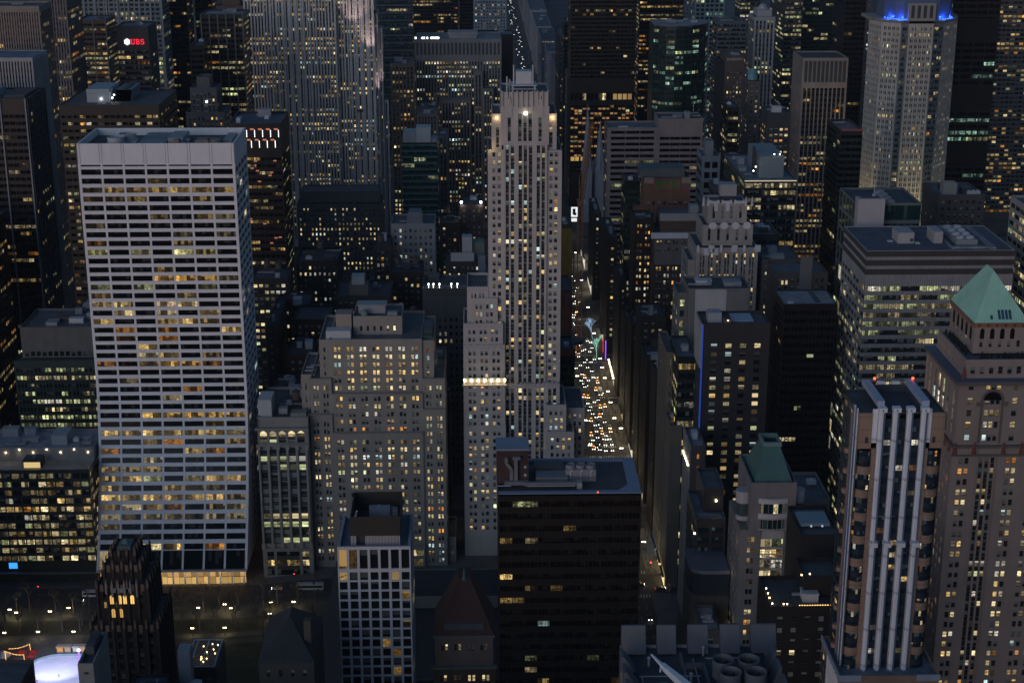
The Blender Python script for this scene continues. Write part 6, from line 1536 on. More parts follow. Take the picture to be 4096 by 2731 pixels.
# ---- near right: copper pyramids and the striped tower
COPPER = (.46, .80, .62)
def pyramid_tower():
    b = Bld('skyscraper', 'brown terracotta skyscraper with arched bays and a steep green copper hipped roof', (165, 492, 0))
    TC = (.37, .285, .25)
    st = ST(wall=TC, fh=3.55, bay=7.2, pair=2, gap=.5, ww=.36, wh=.56, glass='sash', lit=.45, mix='old', run=1, rec=.4, var=.14)
    X0, Y0 = 150.3, 468
    X1 = 184
    # shaft: side bays with pairs, middle bay of three strips
    w3 = [(2.3, 3.6), (4.2, 5.5), (8.9, 10.1), (10.8, 12.0), (12.7, 13.9), (17.6, 18.9), (19.5, 20.8), (25, 26.3), (27, 28.3), (30, 31.3)]
    rows = [(134.8 - 2.1 - i * 3.62, 134.8 - i * 3.62) for i in range(33)]
    b.facade((X0, Y0, 0), (1, 0, 0), (0, -1, 0), 8.3, 0, 138, st, cols=w3[:2], rows=rows)
    b.facade((X0 + 8.3, Y0 + .3, 0), (1, 0, 0), (0, -1, 0), 6.3, 0, 138, dict(st, span=(.02, .018, .017), spd=.35), cols=[(a - 8.3, c - 8.3) for a, c in w3[2:5]], rows=rows)
    b.facade((X0 + 14.6, Y0, 0), (1, 0, 0), (0, -1, 0), X1 - X0 - 14.6, 0, 138, st, cols=[(a - 14.6, c - 14.6) for a, c in w3[5:]], rows=rows)
    b.facade((X0, Y0 + 36, 0), (0, -1, 0), (-1, 0, 0), 36, 0, 138, st, cols=[(1.5 + i * 3.4, 2.8 + i * 3.4) for i in range(10)], rows=rows)
    wm = wall(TC, .8, .14, 0.0); w = b.mb('wall', wm)
    # arcaded stage
    b.facade((X0 + .6, Y0 + .6, 0), (1, 0, 0), (0, -1, 0), X1 - X0 - .6, 138, 160.5, st, cols=[(3.0, 4.6), (8.6, 9.9), (10.3, 11.6), (12.0, 13.3), (17.2, 18.8), (23, 24.4), (27, 28.4)], rows=[(157.4, 159.6), (152.6, 154.8), (148.6, 150.8), (144.6, 146.8), (140.2, 142.4)])
    b.facade((X0 + .6, Y0 + 35, 0), (0, -1, 0), (-1, 0, 0), 34.4, 138, 160.5, dict(st, span=(.02, .018, .017), spd=.4), cols=[(2, 3.2), (7, 9.4), (12, 14.4), (17, 19.4), (22, 24.4), (29, 30.4)], rows=[(140, 145), (145.6, 150), (150.6, 156)])
    a = MB(); cx = X0 + 11.5; y = Y0 + .45
    for k in range(10):
        a0, a1 = math.pi * k / 10, math.pi * (k + 1) / 10
        a.face([(cx + r * math.cos(t), y, 154.0 + r * math.sin(t)) for r, t in ((2.9, a0), (3.7, a0), (3.7, a1), (2.9, a1))])
    a.box(cx - 3.7, cx - 2.9, y - .02, y + .1, 139.5, 154); a.box(cx + 2.9, cx + 3.7, y - .02, y + .1, 139.5, 154); a.box(cx - 5, cx - 2.8, y - .3, y + .1, 152.2, 153.4); a.box(cx + 2.8, cx + 5, y - .3, y + .1, 152.2, 153.4)
    b.part('great_arch', wall((.20, .145, .12), .8, .15), a)
    ag = MB(); ag.face([(cx + 2.88 * math.cos(math.pi * k / 10), y + .05, 154 + 2.88 * math.sin(math.pi * k / 10)) for k in range(11)]); b.part('arch_glass', glassm('dark'), ag)
    b.block(X0 + 2.6, X1, Y0 + 2.6, Y0 + 34, 160.5, 166.8, st, faces='SW', pair=1, bay=3.1, ww=.5, nb=10, lit=.06, top=1.4, bot=.5, fh=4.4, par=.8)
    b.block(156.8, 173.6, 477, 503, 166.8, 176.6, st, faces='SW', pair=1, nb=5, ww=.36, fh=3.9, top=4.8, bot=.2, lit=.55, par=0)
    wi = MB()
    for i in range(4):
        x = 159.3 + i * 3.2
        P = [(x - .7, 476.92, 171.6), (x + .7, 476.92, 171.6), (x + .7, 476.92, 174.3), (x + .45, 476.92, 174.9), (x, 476.92, 175.1), (x - .45, 476.92, 174.9), (x - .7, 476.92, 174.3)]
        m = MB(); m.face(P); b.part('arched_window', glassm('dark'), m)
    for i in range(5):
        yy = 480.5 + i * 4.6; m = MB(); m.face([(156.72, yy + 1, 170.5), (156.72, yy - 1, 170.5), (156.72, yy - 1, 174.2), (156.72, yy, 175), (156.72, yy + 1, 174.2)]); b.part('arched_window', glassm('dark'), m)
    or_ = wall((.30, .15, .09), .7, .2)
    b.part('frieze', or_, MB().box(156.4, 174, 476.5, 477, 175.5, 176.9).box(156.3, 156.8, 477, 503, 175.5, 176.9))
    stud = MB()
    for i in range(6): stud.box(157.6 + i * 2.8, 158.4 + i * 2.8, 476.3, 476.5, 175.8, 176.6)
    b.part('frieze_stud', wall((.20, .04, .03), .6, .1), stud)
    # copper roof: hip with a short ridge running back
    cu = wall(COPPER, .55, .16, streak=.3)
    p = MB(); z0, z1 = 177.0, 191.3
    A, B2, D, E2 = (156.5, 476.6, z0), (173.9, 476.6, z0), (173.9, 503.2, z0), (156.5, 503.2, z0); r0, r1 = (164.6, 487.6, z1), (164.6, 494.5, z1)
    p.face([A, B2, r0]); p.face([B2, D, r1, r0]); p.face([D, E2, r1]); p.face([E2, A, r0, r1])
    o = b.part('copper_roof', cu, p)
    se = MB()
    for k in range(1, 22):
        t = k / 22
        x = 156.5 + 17.4 * t; s = 1 - abs(x - 164.6) / (8.1 if x < 164.6 else 9.3)
        se.bar((x, 476.6, z0 + .05), (x, 476.6 + 11 * s, z0 + 14.3 * s + .05), .05, 3)
        yy = 476.6 + 26.6 * t; s = min(1, (yy - 476.6) / 11, (503.2 - yy) / 8.7)
        se.bar((156.5, yy, z0 + .05), (156.5 + 8.1 * s, yy, z0 + 14.3 * s + .05), .05, 3)
    b.part('roof_seam', wall((.30, .58, .46), .55, .2), se, o)
    sk = MB()
    for i in range(5):
        x = 163 + i * 1.15 if i else 161.6
        sk.face([(x, 476.6 + .6 + .02, z0 + .95), (x + .85, 477.22, z0 + .95), (x + .85, 479.2 - (1.1 if not i else 0), z0 + 3.5 - (1.4 if not i else 0)), (x, 479.2 - (1.1 if not i else 0), z0 + 3.5 - (1.4 if not i else 0))])
    b.part('skylight', wall((.05, .10, .17), .25, .1), sk, o)
    # cornices, terrace planting and figures
    co = wall((.17, .14, .13), .7, .15); led = wall((.11, .13, .19), .6, .1)
    b.part('cornice', co, MB().box(X0 - .7, X1, Y0 - .9, Y0 + .6, 159.4, 160.5).box(X0 - .9, X0 + .6, Y0 + .6, Y0 + 36, 159.4, 160.5)); b.part('cornice_lead', led, MB().box(X0 - .8, X1, Y0 - 1, Y0 + 2.5, 160.52, 160.7).box(X0 - 1, X0 + 2.5, Y0 + 2.5, Y0 + 36, 160.52, 160.7))
    b.part('cornice', co, MB().box(X0 - .4, X1, Y0 - .5, Y0 + .5, 138.2, 139).box(X0 - .5, X0 + .5, Y0 + .5, Y0 + 36, 138.2, 139)); b.part('cornice', co, MB().box(X0 - .3, X1, Y0 - .4, Y0, 135.4, 136))
    b.part('cornice', co, MB().box(X0 - .3, X1, Y0 - .5, Y0, 30, 31).box(X0 - .3, X1, Y0 - .4, Y0, 20.5, 21.2))
    FM = wall((.22, .07, .05), .8, .3)
    for x in (X0 + .6, X0 + 6.8, X0 + 16.2, X0 + 22): b.part('terracotta_figure', FM, MB().cone(x, Y0 - .3, .8, .35, 136.2, 139.4, 6).cone(x, Y0 - .3, .4, 0, 139.4, 140.4, 6))
    for k in range(6): b.part('terracotta_figure', FM, MB().cone(X0 - .2, Y0 + 3 + k * 5, .7, .2, 136.2, 139.6, 6))
    b.part('terracotta_figure', FM, MB().cone(X0 + 2.2, Y0 + 2.2, .8, .2, 160.7, 164.5, 6))
    PM = wall((.012, .016, .010), .9, .3)
    g = random.Random(9)
    for k in range(26): x = 157 + g.random() * 19; b.part('shrub', PM, MB().cone(x, 474.2 + g.random(), .5, .1, 165.9, 167.3 + g.random(), 5))
    for k in range(22): yy = 476 + g.random() * 26; b.part('shrub', PM, MB().cone(155 + g.random() * .6, yy, .5, .1, 165.9, 167.4 + g.random() * 1.4, 5))
    w.q([[(X1, Y0, 0), (X1, Y0 + 36, 0), (X1, Y0 + 36, 160.5), (X1, Y0, 160.5)], [(X0, Y0 + 36, 0), (X1, Y0 + 36, 0), (X1, Y0 + 36, 160.5), (X0, Y0 + 36, 160.5)],
         [(X0, Y0, 138), (X1, Y0, 138), (X1, Y0 + 36, 138), (X0, Y0 + 36, 138)], [(X0, Y0, 160.45), (X1, Y0, 160.45), (X1, Y0 + 36, 160.45), (X0, Y0 + 36, 160.45)]])
    b.finish()
pyramid_tower()
def striped_tower():
    b = Bld('apartment_tower', 'tower of four white piers and dark blue glass with peach curved corner bays', (105, 386, 0))
    PEACH = wall((.36, .235, .17), .7, .12, 3.3); WP = wall((.84, .84, .90), .5, .08, 10.5); BLU = wall((.16, .22, .33), .45, .12)
    x0, x1, y0, y1, z = 95.3, 116.6, 372, 389, 187.4
    gl = ST(wall=(.03, .04, .055), span=(.022, .033, .05), spd=.04, rec=.1, fh=3.45, bay=2.0, ww=.96, wh=.42, hd=.3, glass='blue', lit=.16, mix='home', edge=.1, top=1.2, bot=0, run=1, rough=.35)
    px = [100.2, 103.75, 107.3, 110.9]
    b.facade((100.0, y0 + .3, 0), (1, 0, 0), (0, -1, 0), 12.6, 60, z - 3, gl, cols=[(.1 + i * 3.55 + 1.6, 3.6 + i * 3.55 - .02) for i in range(3)])
    top = z + .4
    for i, x in enumerate(px):
        for n, (za, zb, dy) in enumerate(((151.4, top - 1.2, 0.0), (60, 150.0, -.55))):
            m = MB().box(x - .1, x + 1.1, y0 - .5 + dy, y0 + .6, za, zb).box(x + .35, x + .85, y0 - 1.0 + dy, y0 - .5 + dy, za, zb)
            o = b.part('white_pier', WP, m); b.part('pier_glass', BLU, MB().box(x + 1.1, x + 1.55, y0 - .3 + dy, y0 + .5, za, zb), o)
            b.part('pier_cap', WP, MB().box(x - .25, x + 1.7, y0 - 1.25 + dy, y0 + .7, zb, zb + 1.15), o)
        b.part('cap_vent', DARKST, MB().box(x + .5, x + .8, y0 - 1.3, y0 - 1.26, top - .9, top - .5))
    b.part('white_wall', WP, MB().box(98.7, 100.0, y0 + .25, y0 + .7, 178, z - .4).box(112.6, 113.6, y0 + .25, y0 + .7, 178, z - .4))
    # curved corner bays
    for s, cx in ((-1, 97.6), (1, 114.6)):
        def arc(r, n=7): return [(cx + 2.4 * (2 * k / n - 1), y0 + 1.2 - 1.7 * r * math.sin(math.pi * k / n) ** .8) for k in range(n + 1)]
        zz = 112; k = 0
        while zz < 175:
            pts = arc(1.0)
            m = MB(); m.prism(pts + [(cx + 2.4, y0 + 4), (cx - 2.4, y0 + 4)], zz, zz + 2.2); b.part('balcony_band', PEACH, m)
            for i, (a, c) in enumerate(zip(pts[:-1], pts[1:])):
                U = np.array((c[0] - a[0], c[1] - a[1], 0.0)); W = float(np.linalg.norm(U)); U /= W
                b.facade((a[0] + .06, a[1] + .12, 0), U, (U[1], -U[0], 0), W, zz + 2.2, zz + 6.4, gl, cols=[(.02, W - .02)], rows=[(zz + 2.3, zz + 3.4), (zz + 4.8, zz + 6.3)])
            zz += 6.4
        b.part('corner_wall', PEACH, MB().box(cx - 2.4 if s < 0 else cx - 1.0, cx + 1.1 if s < 0 else cx + 2.4, y0 + .1, y0 + .6, 176.5, z - 1.4)); b.part('corner_post', PEACH, MB().box(*((cx + 1.3, cx + 2.4) if s < 0 else (cx - 2.4, cx - 1.4)), y0 - .2, y0 + .8, 60, 176.5))
        b.part('corner_window', DARKST, MB().box(cx - .5, cx + .3, y0 - .0, y0 + .09, 178, 179.6))
    # flank of fins
    fl = MB(); f2 = MB(); f3 = MB()
    for i in range(2): fl.box(95.0, 95.3, y0 + 1.4 + i * 2.6, y0 + 1.7 + i * 2.6, 60, z - .6); f2.box(95.05, 95.28, y0 + 1.8 + i * 2.6, y0 + 3.6 + i * 2.6, 60, z - .8)
    f3.box(94.9, 95.3, y0 + 6.2, y0 + 7.4, 60, z - 4)
    b.part('flank_fin', WP, fl); b.part('flank_glass', BLU, f2); b.part('flank_post', PEACH, f3)
    b.facade((95.3, y1, 0), (0, -1, 0), (-1, 0, 0), 17, 60, z - 1, gl, cols=[(1 + i * 3.2, 3.8 + i * 3.2) for i in range(3)])
    for i in range(20): b.part('balcony_lip', PEACH, MB().cone(94.9, y0 + 8.2, .9, .9, 66 + i * 5.6, 67.2 + i * 5.6, 8))
    w = b.mb('wall', wall((.05, .055, .065), .6, .1)); w.q([[(x1, y0, 60), (x1, y1, 60), (x1, y1, z - 1), (x1, y0, z - 1)], [(x0, y1, 60), (x1, y1, 60), (x1, y1, z - 1), (x0, y1, z - 1)]])
    b.part('roof', ROOFD, MB().box(x0, x1, y0 + .8, y1, z - 1.8, z - 1.4))
    bl = wall((.40, .46, .58), .5, .08)
    for xa in (99.7, 111.0): b.part('roof_beam', bl, MB().box(xa, xa + 1.9, y0 + .75, y1 + .2, z + .2, z + 1.6))
    b.part('roof_well', wall((.06, .065, .085), .8, .2), MB().box(101.8, 110.8, y0 + 3, y1 - 2, z - 3, z - 1.2).box(101.6, 101.9, y0 + 1, y1 - 1, z - 1.4, z + .2).box(110.7, 111, y0 + 1, y1 - 1, z - 1.4, z + .2).box(101.9, 110.7, y1 - 1.2, y1 - .9, z - 1.4, z + .6))
    for xa in (103.6, 107.4): b.part('pier_cap', WP, MB().box(xa, xa + 2, y1 - .8, y1 + .3, z - .4, z + 1.2))
    for xa in (102.6, 112.6): b.part('warning_lamp', glow((1, .06, .02), 8), MB().box(xa, xa + .5, y1 - .3, y1 + .1, z + 1.7, z + 2.2))
    # lower stage
    b.block(93.4, 119.5, 366, 388, 0, 115.4, dict(gl, wall=(.30, .20, .15)), faces='SW', par=1, roof=roofm((.18, .21, .27)), top=3)
    b.part('roof_rim', wall((.3, .36, .45), .6, .1), MB().box(93.4, 99, 365.7, 365.98, 114, 115.8).box(113.5, 119.7, 365.7, 365.98, 114, 115.8).box(93.1, 93.38, 366, 388, 114, 115.8))
    f4 = MB()
    for i in range(5): f4.box(92.9, 93.38, 368 + i * 2.6, 369 + i * 2.6, 0, 114.5)
    b.part('flank_fin', WP, f4); b.finish()
striped_tower()
def green_hip():
    b = Bld('office_tower', 'grey stone tower with a truncated green copper roof and white braces over its glass', (95, 485, 0))
    ST_ = (.19, .185, .19); X0, X1, Y0 = 84.0, 103.8, 468
    st = ST(wall=ST_, fh=3.7, bay=4, ww=.5, wh=.5, glass='plain', lit=.4, mix='home', rec=.35, top=1.8, bot=2, pair=2, gap=.15, run=1)
    for xa, xb in ((X0, X0 + 6.6), (X1 - 5.6, X1)): b.facade((xa, Y0, 0), (1, 0, 0), (0, -1, 0), xb - xa, 0, 110.5, st, cols=[(2.4, 3.4), (3.6, 4.6)])
    cg = dict(st, wall=(.36, .37, .39), glass='office', mix='office', lit=.7, gain=1.4)
    b.facade((X0 + 6.6, Y0 + .5, 0), (1, 0, 0), (0, -1, 0), X1 - X0 - 12.2, 0, 110.5, cg, cols=[(.2, 3.8), (3.9, X1 - X0 - 12.4)], rows=[(107 - 2.9 - i * 3.75, 107 - i * 3.75) for i in range(26)])
    b.facade((X0, Y0 + 24, 0), (0, -1, 0), (-1, 0, 0), 24, 0, 110.5, st, cols=[(2 + i * 4, 3.4 + i * 4) for i in range(6)])
    w = b.mb('wall', wall(ST_, .8, .2, 0.0)); w.q([[(X1, Y0, 0), (X1, Y0 + 24, 0), (X1, Y0 + 24, 110.5), (X1, Y0, 110.5)], [(X0, Y0 + 24, 0), (X1, Y0 + 24, 0), (X1, Y0 + 24, 110.5), (X0, Y0 + 24, 110.5)], [(X0, Y0, 110.5), (X1, Y0, 110.5), (X1, Y0 + 24, 110.5), (X0, Y0 + 24, 110.5)]])
    br = MB(); wb = wall((.5, .5, .53), .6, .1); xa, xb = X0 + 6.8, X1 - 5.8
    for zz in (100.5, 86): br.bar((xa, Y0 + .3, zz - 2.4), ((xa + xb) / 2 - 1, Y0 + .3, zz + .8), .22); br.bar((xb, Y0 + .3, zz - 2.4), ((xa + xb) / 2 + 1, Y0 + .3, zz + .8), .22); br.bar((xa, Y0 + .3, zz + 1.2), (xb, Y0 + .3, zz + 1.2), .2)
    for zz in (99.5, 85):
        P = [((xa + xb) / 2 + 1.5 * math.cos(k * .524), Y0 + .25, zz + 1.3 * math.sin(k * .524)) for k in range(12)]
        for k in range(12): br.bar(P[k], P[(k + 1) % 12], .16)
    b.part('brace', wb, br)
    # bowed upper storeys
    b.block(86.6, 101.2, 467.2, 492, 110.5, 127.2, dict(st, fh=999), faces='SW', par=1.2)
    bow = lambda r: [(89.2 + 9.4 * k / 6, 467.1 - r * math.sin(math.pi * k / 6)) for k in range(7)]
    for zz in (120.2, 115.2): b.part('bow_band', wb, MB().prism(bow(1.1) + [(98.6, 467.1), (89.2, 467.1)], zz, zz + 1.4))
    P = bow(.8)
    for a, c in zip(P[:-1], P[1:]):
        U = np.array((c[0] - a[0], c[1] - a[1], 0.0)); W = float(np.linalg.norm(U)); U /= W
        b.facade((a[0], a[1], 0), U, (U[1], -U[0], 0), W, 111, 122, dict(cg, glass='teal', lit=.2), cols=[(.05, W - .05)], rows=[(116.7, 120.1), (111.3, 114.6)])
    for cx in (85.4, 102.6): b.part('round_balcony', wall((.38, .38, .40), .7, .1), MB().cone(cx, 473, 2.6, 2.6, 118.5, 122.5, 14).cone(cx, 473, 2.4, 2.4, 112.5, 114, 14)); b.part('round_bay', wall((.05, .08, .085), .3, .1), MB().cone(cx, 473, 2.2, 2.2, 114, 118.5, 14))
    p = MB(); z0, z1 = 126.6, 136.8; A = [(88.0, 469.2), (100.0, 469.2), (100.0, 489), (88.0, 489)]; D = [(91.6, 475), (96.6, 475), (96.6, 482.5), (91.6, 482.5)]
    for i in range(4): p.face([(*A[i], z0), (*A[(i + 1) % 4], z0), (*D[(i + 1) % 4], z1), (*D[i], z1)])
    b.part('copper_roof', wall((.06, .15, .15), .55, .2, streak=.3), p)
    b.part('roof_curb', wall((.14, .24, .24), .6, .15), MB().box(91.1, 97.1, 474.4, 475.2, z1 - .2, z1 + 1.2).box(91.1, 97.1, 482.3, 483.1, z1 - .2, z1 + 1.2).box(91.1, 91.8, 475.2, 482.3, z1 - .2, z1 + 1.2).box(96.4, 97.1, 475.2, 482.3, z1 - .2, z1 + 1.2))
    b.finish()
    for i, zz in enumerate((60, 75, 90, 104)): point((82.5, 480 - (i % 2) * 6, zz), 55, (1, .8, .45), .3)
green_hip()
def terraced():
    b = Bld('glass_building', 'dim stepped glass building with rounded terrace corners beside the grey copper roofed tower', (79, 505, 0))
    st = dict(GLASS, wall=(.065, .062, .062), span=(.03, .03, .031), glass='blue', lit=.07, bay=4, ww=.86, mix='home', fh=3.7, spd=.1)
    b.block(74.0, 84, 497, 522, 0, 101.5, st, faces='SW', roof=roofm((.2, .22, .27))); b.block(77, 84, 504, 522, 101.5, 110, st, faces='SW')
    P = [(70.6, 500), (70.6, 486.5), (71.2, 484), (73, 482.6), (75.5, 482), (83.6, 482), (83.6, 500)]
    b.part('terrace', wall((.06, .055, .055), .7, .2), MB().prism(P, 0, 80)); b.part('terrace_glass', wall((.03, .04, .05), .2, .1), MB().prism([(p[0] + .25 * (1 if p[0] < 75 else 0), p[1] + .2) for p in P], 80, 88)); b.part('terrace_rim', wall((.13, .15, .19), .6, .1), MB().prism(P, 88, 89.2))
    b.part('terrace_lamp', glow((1, .85, .5), 14), MB().box(81.2, 81.7, 503.4, 503.9, 105, 105.5)); b.part('terrace_lamp', glow((1, .9, .7), 14), MB().box(73.2, 73.6, 496.6, 497, 96, 96.5)); b.finish()
terraced()
b = T('stone_building', 'plain grey square block beside the copper roofed tower', 114.6, 124.8, 520, 545, 98.5, ST(wall=(.20, .195, .21), fh=999, joint=6), n=1)
b = T('office_block', 'small jet black block with a pale ribbed roof light', 97.5, 109.5, 440, 462, 121.5, ST(wall=(.018, .017, .02), fh=999), n=0, finish=False, faces='SW', z0=0)
b.box('roof_light', wall((.20, .26, .32), .4, .15), 98.6, 107.5, 446, 455, 121.6, 122.6); b.box('skylight', glow((.6, .8, 1), .8), 101.2, 101.7, 444.6, 444.9, 122, 122.5); b.box('skylight', glow((.6, .8, 1), .8), 104.6, 105.1, 444.6, 444.9, 122, 122.5); b.finish()
b = T('brick_building', 'dark brick apartment house with string lights and lamps on its roof terraces', 83.2, 105, 410, 430, 113, dict(BRICK, wall=(.016, .013, .0125), bay=4.2, ww=.4), lit=.12, n=4, finish=False, tiers=[(94, 105, 417, 430, 113, 119, dict(lit=.02))], roof=ROOFD)
for i in range(15):
    x = 91.5 + i * .74; b.part('string_light', glow((1, .60, .22), 8), MB().box(x, x + .16, 409.7, 409.86, 113.4, 113.56))
for x, y, zz in ((83.6, 420, 113.6), (83.6, 417, 113.5), (83.6, 414.4, 113.4), (83.8, 411, 113.3), (87, 410.6, 113.3), (88, 410.6, 113.3), (93.4, 418.4, 118.6), (95.8, 418.4, 118.9)): b.part('terrace_lamp', glow((1, .7, .32), 14), MB().box(x, x + .3, y, y + .3, zz, zz + .3))
b.finish()
T('brick_building', 'grey rounded corner building with a pale tarpaulin roof below the terraced glass', 71.5, 78, 462, 480, 78, dict(BRICK, wall=(.09, .08, .078)), lit=.08, n=3, faces='SW', roof=roofm((.24, .26, .32)))
T('shop_building', 'black flat wall standing at the corner by the near crosswalk', 83.2, 86, 560, 574, 72, ST(wall=(.012, .012, .014), fh=999), n=0, faces='SW')

# ---- library, south side of the park and the low roofs at the bottom
def library():
    b = Bld('library', 'long low library with dark slate ridged roofs and pale stone cornices', (-10, 570, 0), 'library')
    ma = wall((.27, .265, .26), .8, .15); sl = wall((.030, .034, .042), .7, .25); cop = wall((.09, .16, .15), .6, .2)
    def hall(xa, xb, ya, yb, h, ridge, along):
        w = MB().box(xa, xb, ya, yb, 0, h); b.part('wall', ma, w)
        c = MB().box(xa - .4, xb + .4, ya - .4, ya, h - .8, h + .2).box(xa - .4, xb + .4, yb, yb + .4, h - .8, h + .2); b.part('cornice', ma, c)
        r = MB()
        if along == 'x':
            m = (ya + yb) / 2; A = (xa, ya, h); B2 = (xb, ya, h); D = (xb, yb, h); E2 = (xa, yb, h); r0, r1 = (xa, m, ridge), (xb, m, ridge)
            r.face([A, B2, r1, r0]); r.face([D, E2, r0, r1]); r.face([A, r0, E2]); r.face([B2, D, r1]); rd = MB().bar(r0, r1, .35)
        else:
            m = (xa + xb) / 2; A = (xa, ya, h); B2 = (xb, ya, h); D = (xb, yb, h); E2 = (xa, yb, h); r0, r1 = (m, ya, ridge), (m, yb, ridge)
            r.face([A, r0, r1, E2]); r.face([B2, D, r1, r0]); r.face([A, B2, r0]); r.face([D, E2, r1]); rd = MB().bar(r0, r1, .35)
        o = b.part('roof', sl, r); b.part('roof_ridge', cop, rd, o)
    hall(-62, -38, 505, 628, 24, 33, 'y'); hall(-37.5, 22, 512, 530, 21, 27, 'x'); hall(-37.5, 22, 600, 622, 21, 28, 'x'); hall(22.5, 40, 512, 622, 21, 28, 'y')
    b.box('courtyard_roof', sl, -37.4, 22.4, 530.5, 599.5, 0, 16)
    lw = MB(); lw.face([(-25.5, 511.9, 13), (-20.2, 511.9, 13), (-20.2, 511.9, 17), (-22.8, 511.9, 18.5), (-25.5, 511.9, 17)]); b.part('arched_window', glow((1, .45, .08), .5), lw)
    b.finish()
library()
def red_mansard():
    b = Bld('stone_building', 'stone corner house under a tall red slate mansard roof', (-6, 512, 0))
    st = ST(wall=(.19, .145, .13), fh=5.2, bay=5.4, pair=2, gap=.5, ww=.5, wh=.5, glass='sash', lit=.35, mix='old', rec=.4, top=2, bot=3, run=1)
    X0, X1, Y0, Y1, z = -16.5, 5.2, 492, 514, 51
    b.block(X0, X1, Y0, Y1, 0, 48.5, dict(st, wall=(.10, .07, .06)), faces='SE', nb=4, par=0); b.block(X0 + .8, X1 - .8, Y0 + 1, Y1, 48.5, 60, st, faces='SE', nb=4, lit=.7, par=0)
    p = MB(); A = [(X0 + .4, Y0 + .6), (X1 - .4, Y0 + .6), (X1 - .4, Y1), (X0 + .4, Y1)]; D = [(-7.4, 502), (-3.6, 502), (-3.6, 510), (-7.4, 510)]
    for i in range(4): p.face([(*A[i], 60.3), (*A[(i + 1) % 4], 60.3), (*D[(i + 1) % 4], 78), (*D[i], 78)])
    p.face([(*q, 78) for q in D]); o = b.part('mansard_roof', wall((.075, .032, .028), .75, .25), p)
    b.part('finial', wall((.12, .2, .18), .6, .1), MB().cone(-5.5, 502, .9, .3, 77, 80, 8).cone(-5.5, 502, .4, 0, 80, 82, 8), o)
    b.part('dormer', wall((.10, .11, .12), .7, .2), MB().box(-12.5, 1.2, Y0 + 1.6, Y0 + 4, 62, 64.3), o)
    b.part('cornice', wall((.15, .17, .165), .7, .15), MB().box(X0 + .2, X1 - .2, Y0 + .2, Y0 + 1, 59.7, 60.4).box(X0 - .5, X1 + .5, Y0 - .7, Y0 + 1, 48.1, 48.9).box(X0 - .3, X1 + .3, Y0 - .4, Y0, 37.8, 38.4))
    b.finish()
red_mansard()
def dark_gable():
    b = Bld('stone_house', 'dark gabled stone building with steep slate roof at the bottom edge', (-60, 450, 0))
    st = ST(wall=(.075, .065, .058), fh=5, bay=3.6, ww=.3, wh=.5, glass='sash', lit=.05, top=1.5)
    X0, X1, Y0, Y1, h = -68.6, -51.6, 440, 470, 80
    b.block(X0, X1, Y0, Y1, 0, h, st, faces='SE', par=0)
    p = MB(); r0, r1 = (-60.3, 455, 88.4), (-60.3, 461, 88.4); A, B2, D, E2 = (X0 - .3, Y0 - .3, h), (X1 + .3, Y0 - .3, h), (X1 + .3, Y1, h), (X0 - .3, Y1, h)
    p.face([A, B2, r0]); p.face([B2, D, r1, r0]); p.face([D, E2, r1]); p.face([E2, A, r0, r1]); b.part('slate_roof', wall((.045, .042, .045), .7, .3), p)
    b.part('chimney', wall((.09, .07, .06), .85, .2), MB().box(-55.2, -53, 448, 450.6, 80, 90)); b.finish()
dark_gable()
b = T('brick_building', 'building with a blank pale end wall beside the ice rink', -121.4, -116.7, 430, 450, 86, ST(wall=(.30, .29, .275), fh=999), n=0, faces='SE', finish=False, roof=ROOFD)
b.box('bulkhead', ROOFD, -120.6, -118, 437, 447, 85, 88); b.box('wall_vent', DARKST, -119.6, -118.4, 429.8, 429.95, 82.4, 83.2); b.finish()
def skylight_hall():
    b = Bld('hall_building', 'hall with a white framed glass roof glowing over hanging lamps', (-104, 530, -2))
    X0, X1, Y0, Y1, z = -108.2, -97.2, 521, 541, 33.5
    b.block(X0 - .5, X1 + .5, Y0 - .5, Y1 + .5, -2, z - .6, BRICK, lit=0, par=0, faces='SE')
    wf = wall((.52, .60, .66), .6, .1); m = MB()
    for x in (X0, X0 + 1.6, X0 + 5.6, X1 - .45): m.box(x, x + .45, Y0, Y1, z, z + .5)
    m.box(X0, X1, Y0 - .4, Y0, z, z + .5); m.box(X0, X1, Y1, Y1 + .4, z, z + .5); b.part('roof_frame', wf, m)
    b.box('glass_roof', wall((.06, .06, .055), .2, .3), X0 + .45, X1 - .45, Y0, Y1, z - .5, z + .1)
    g = random.Random(2)
    for k in range(13):
        x, y = X0 + 1 + g.random() * 9, Y0 + 1 + g.random() * 16; b.part('hanging_lamp', glow((1, .72, .32), 14), MB().cone(x, y, .16, .16, z + .12, z + .4, 8))
    b.finish()
skylight_hall()
b = T('brick_building', 'small dark building with a pale roof box beside the glass roofed hall', -110, -88, 466, 478, 53, dict(BRICK, wall=(.035, .033, .036)), lit=.03, n=3, finish=False)
b.box('roof_box', wall((.34, .36, .42), .6, .1), -100.1, -96.1, 472, 477, 52, 67); b.finish()
T('brick_building', 'unlit flat roofed building at the bottom centre with vents and ducts', -100, -70, 428, 460, 58, dict(BRICK, wall=(.03, .03, .034)), lit=.04, n=9, tank=1)
T('brick_building', 'low black roof between the black gothic tower and the pale end wall', -113, -102, 440, 466, 62, dict(BRICK, wall=(.03, .03, .034)), lit=.02, n=5)
T('brick_building', 'low dark roof alongside the slim white gridded tower', -22, -2, 455, 488, 30, dict(BRICK, wall=(.05, .04, .038)), lit=.06, n=4)

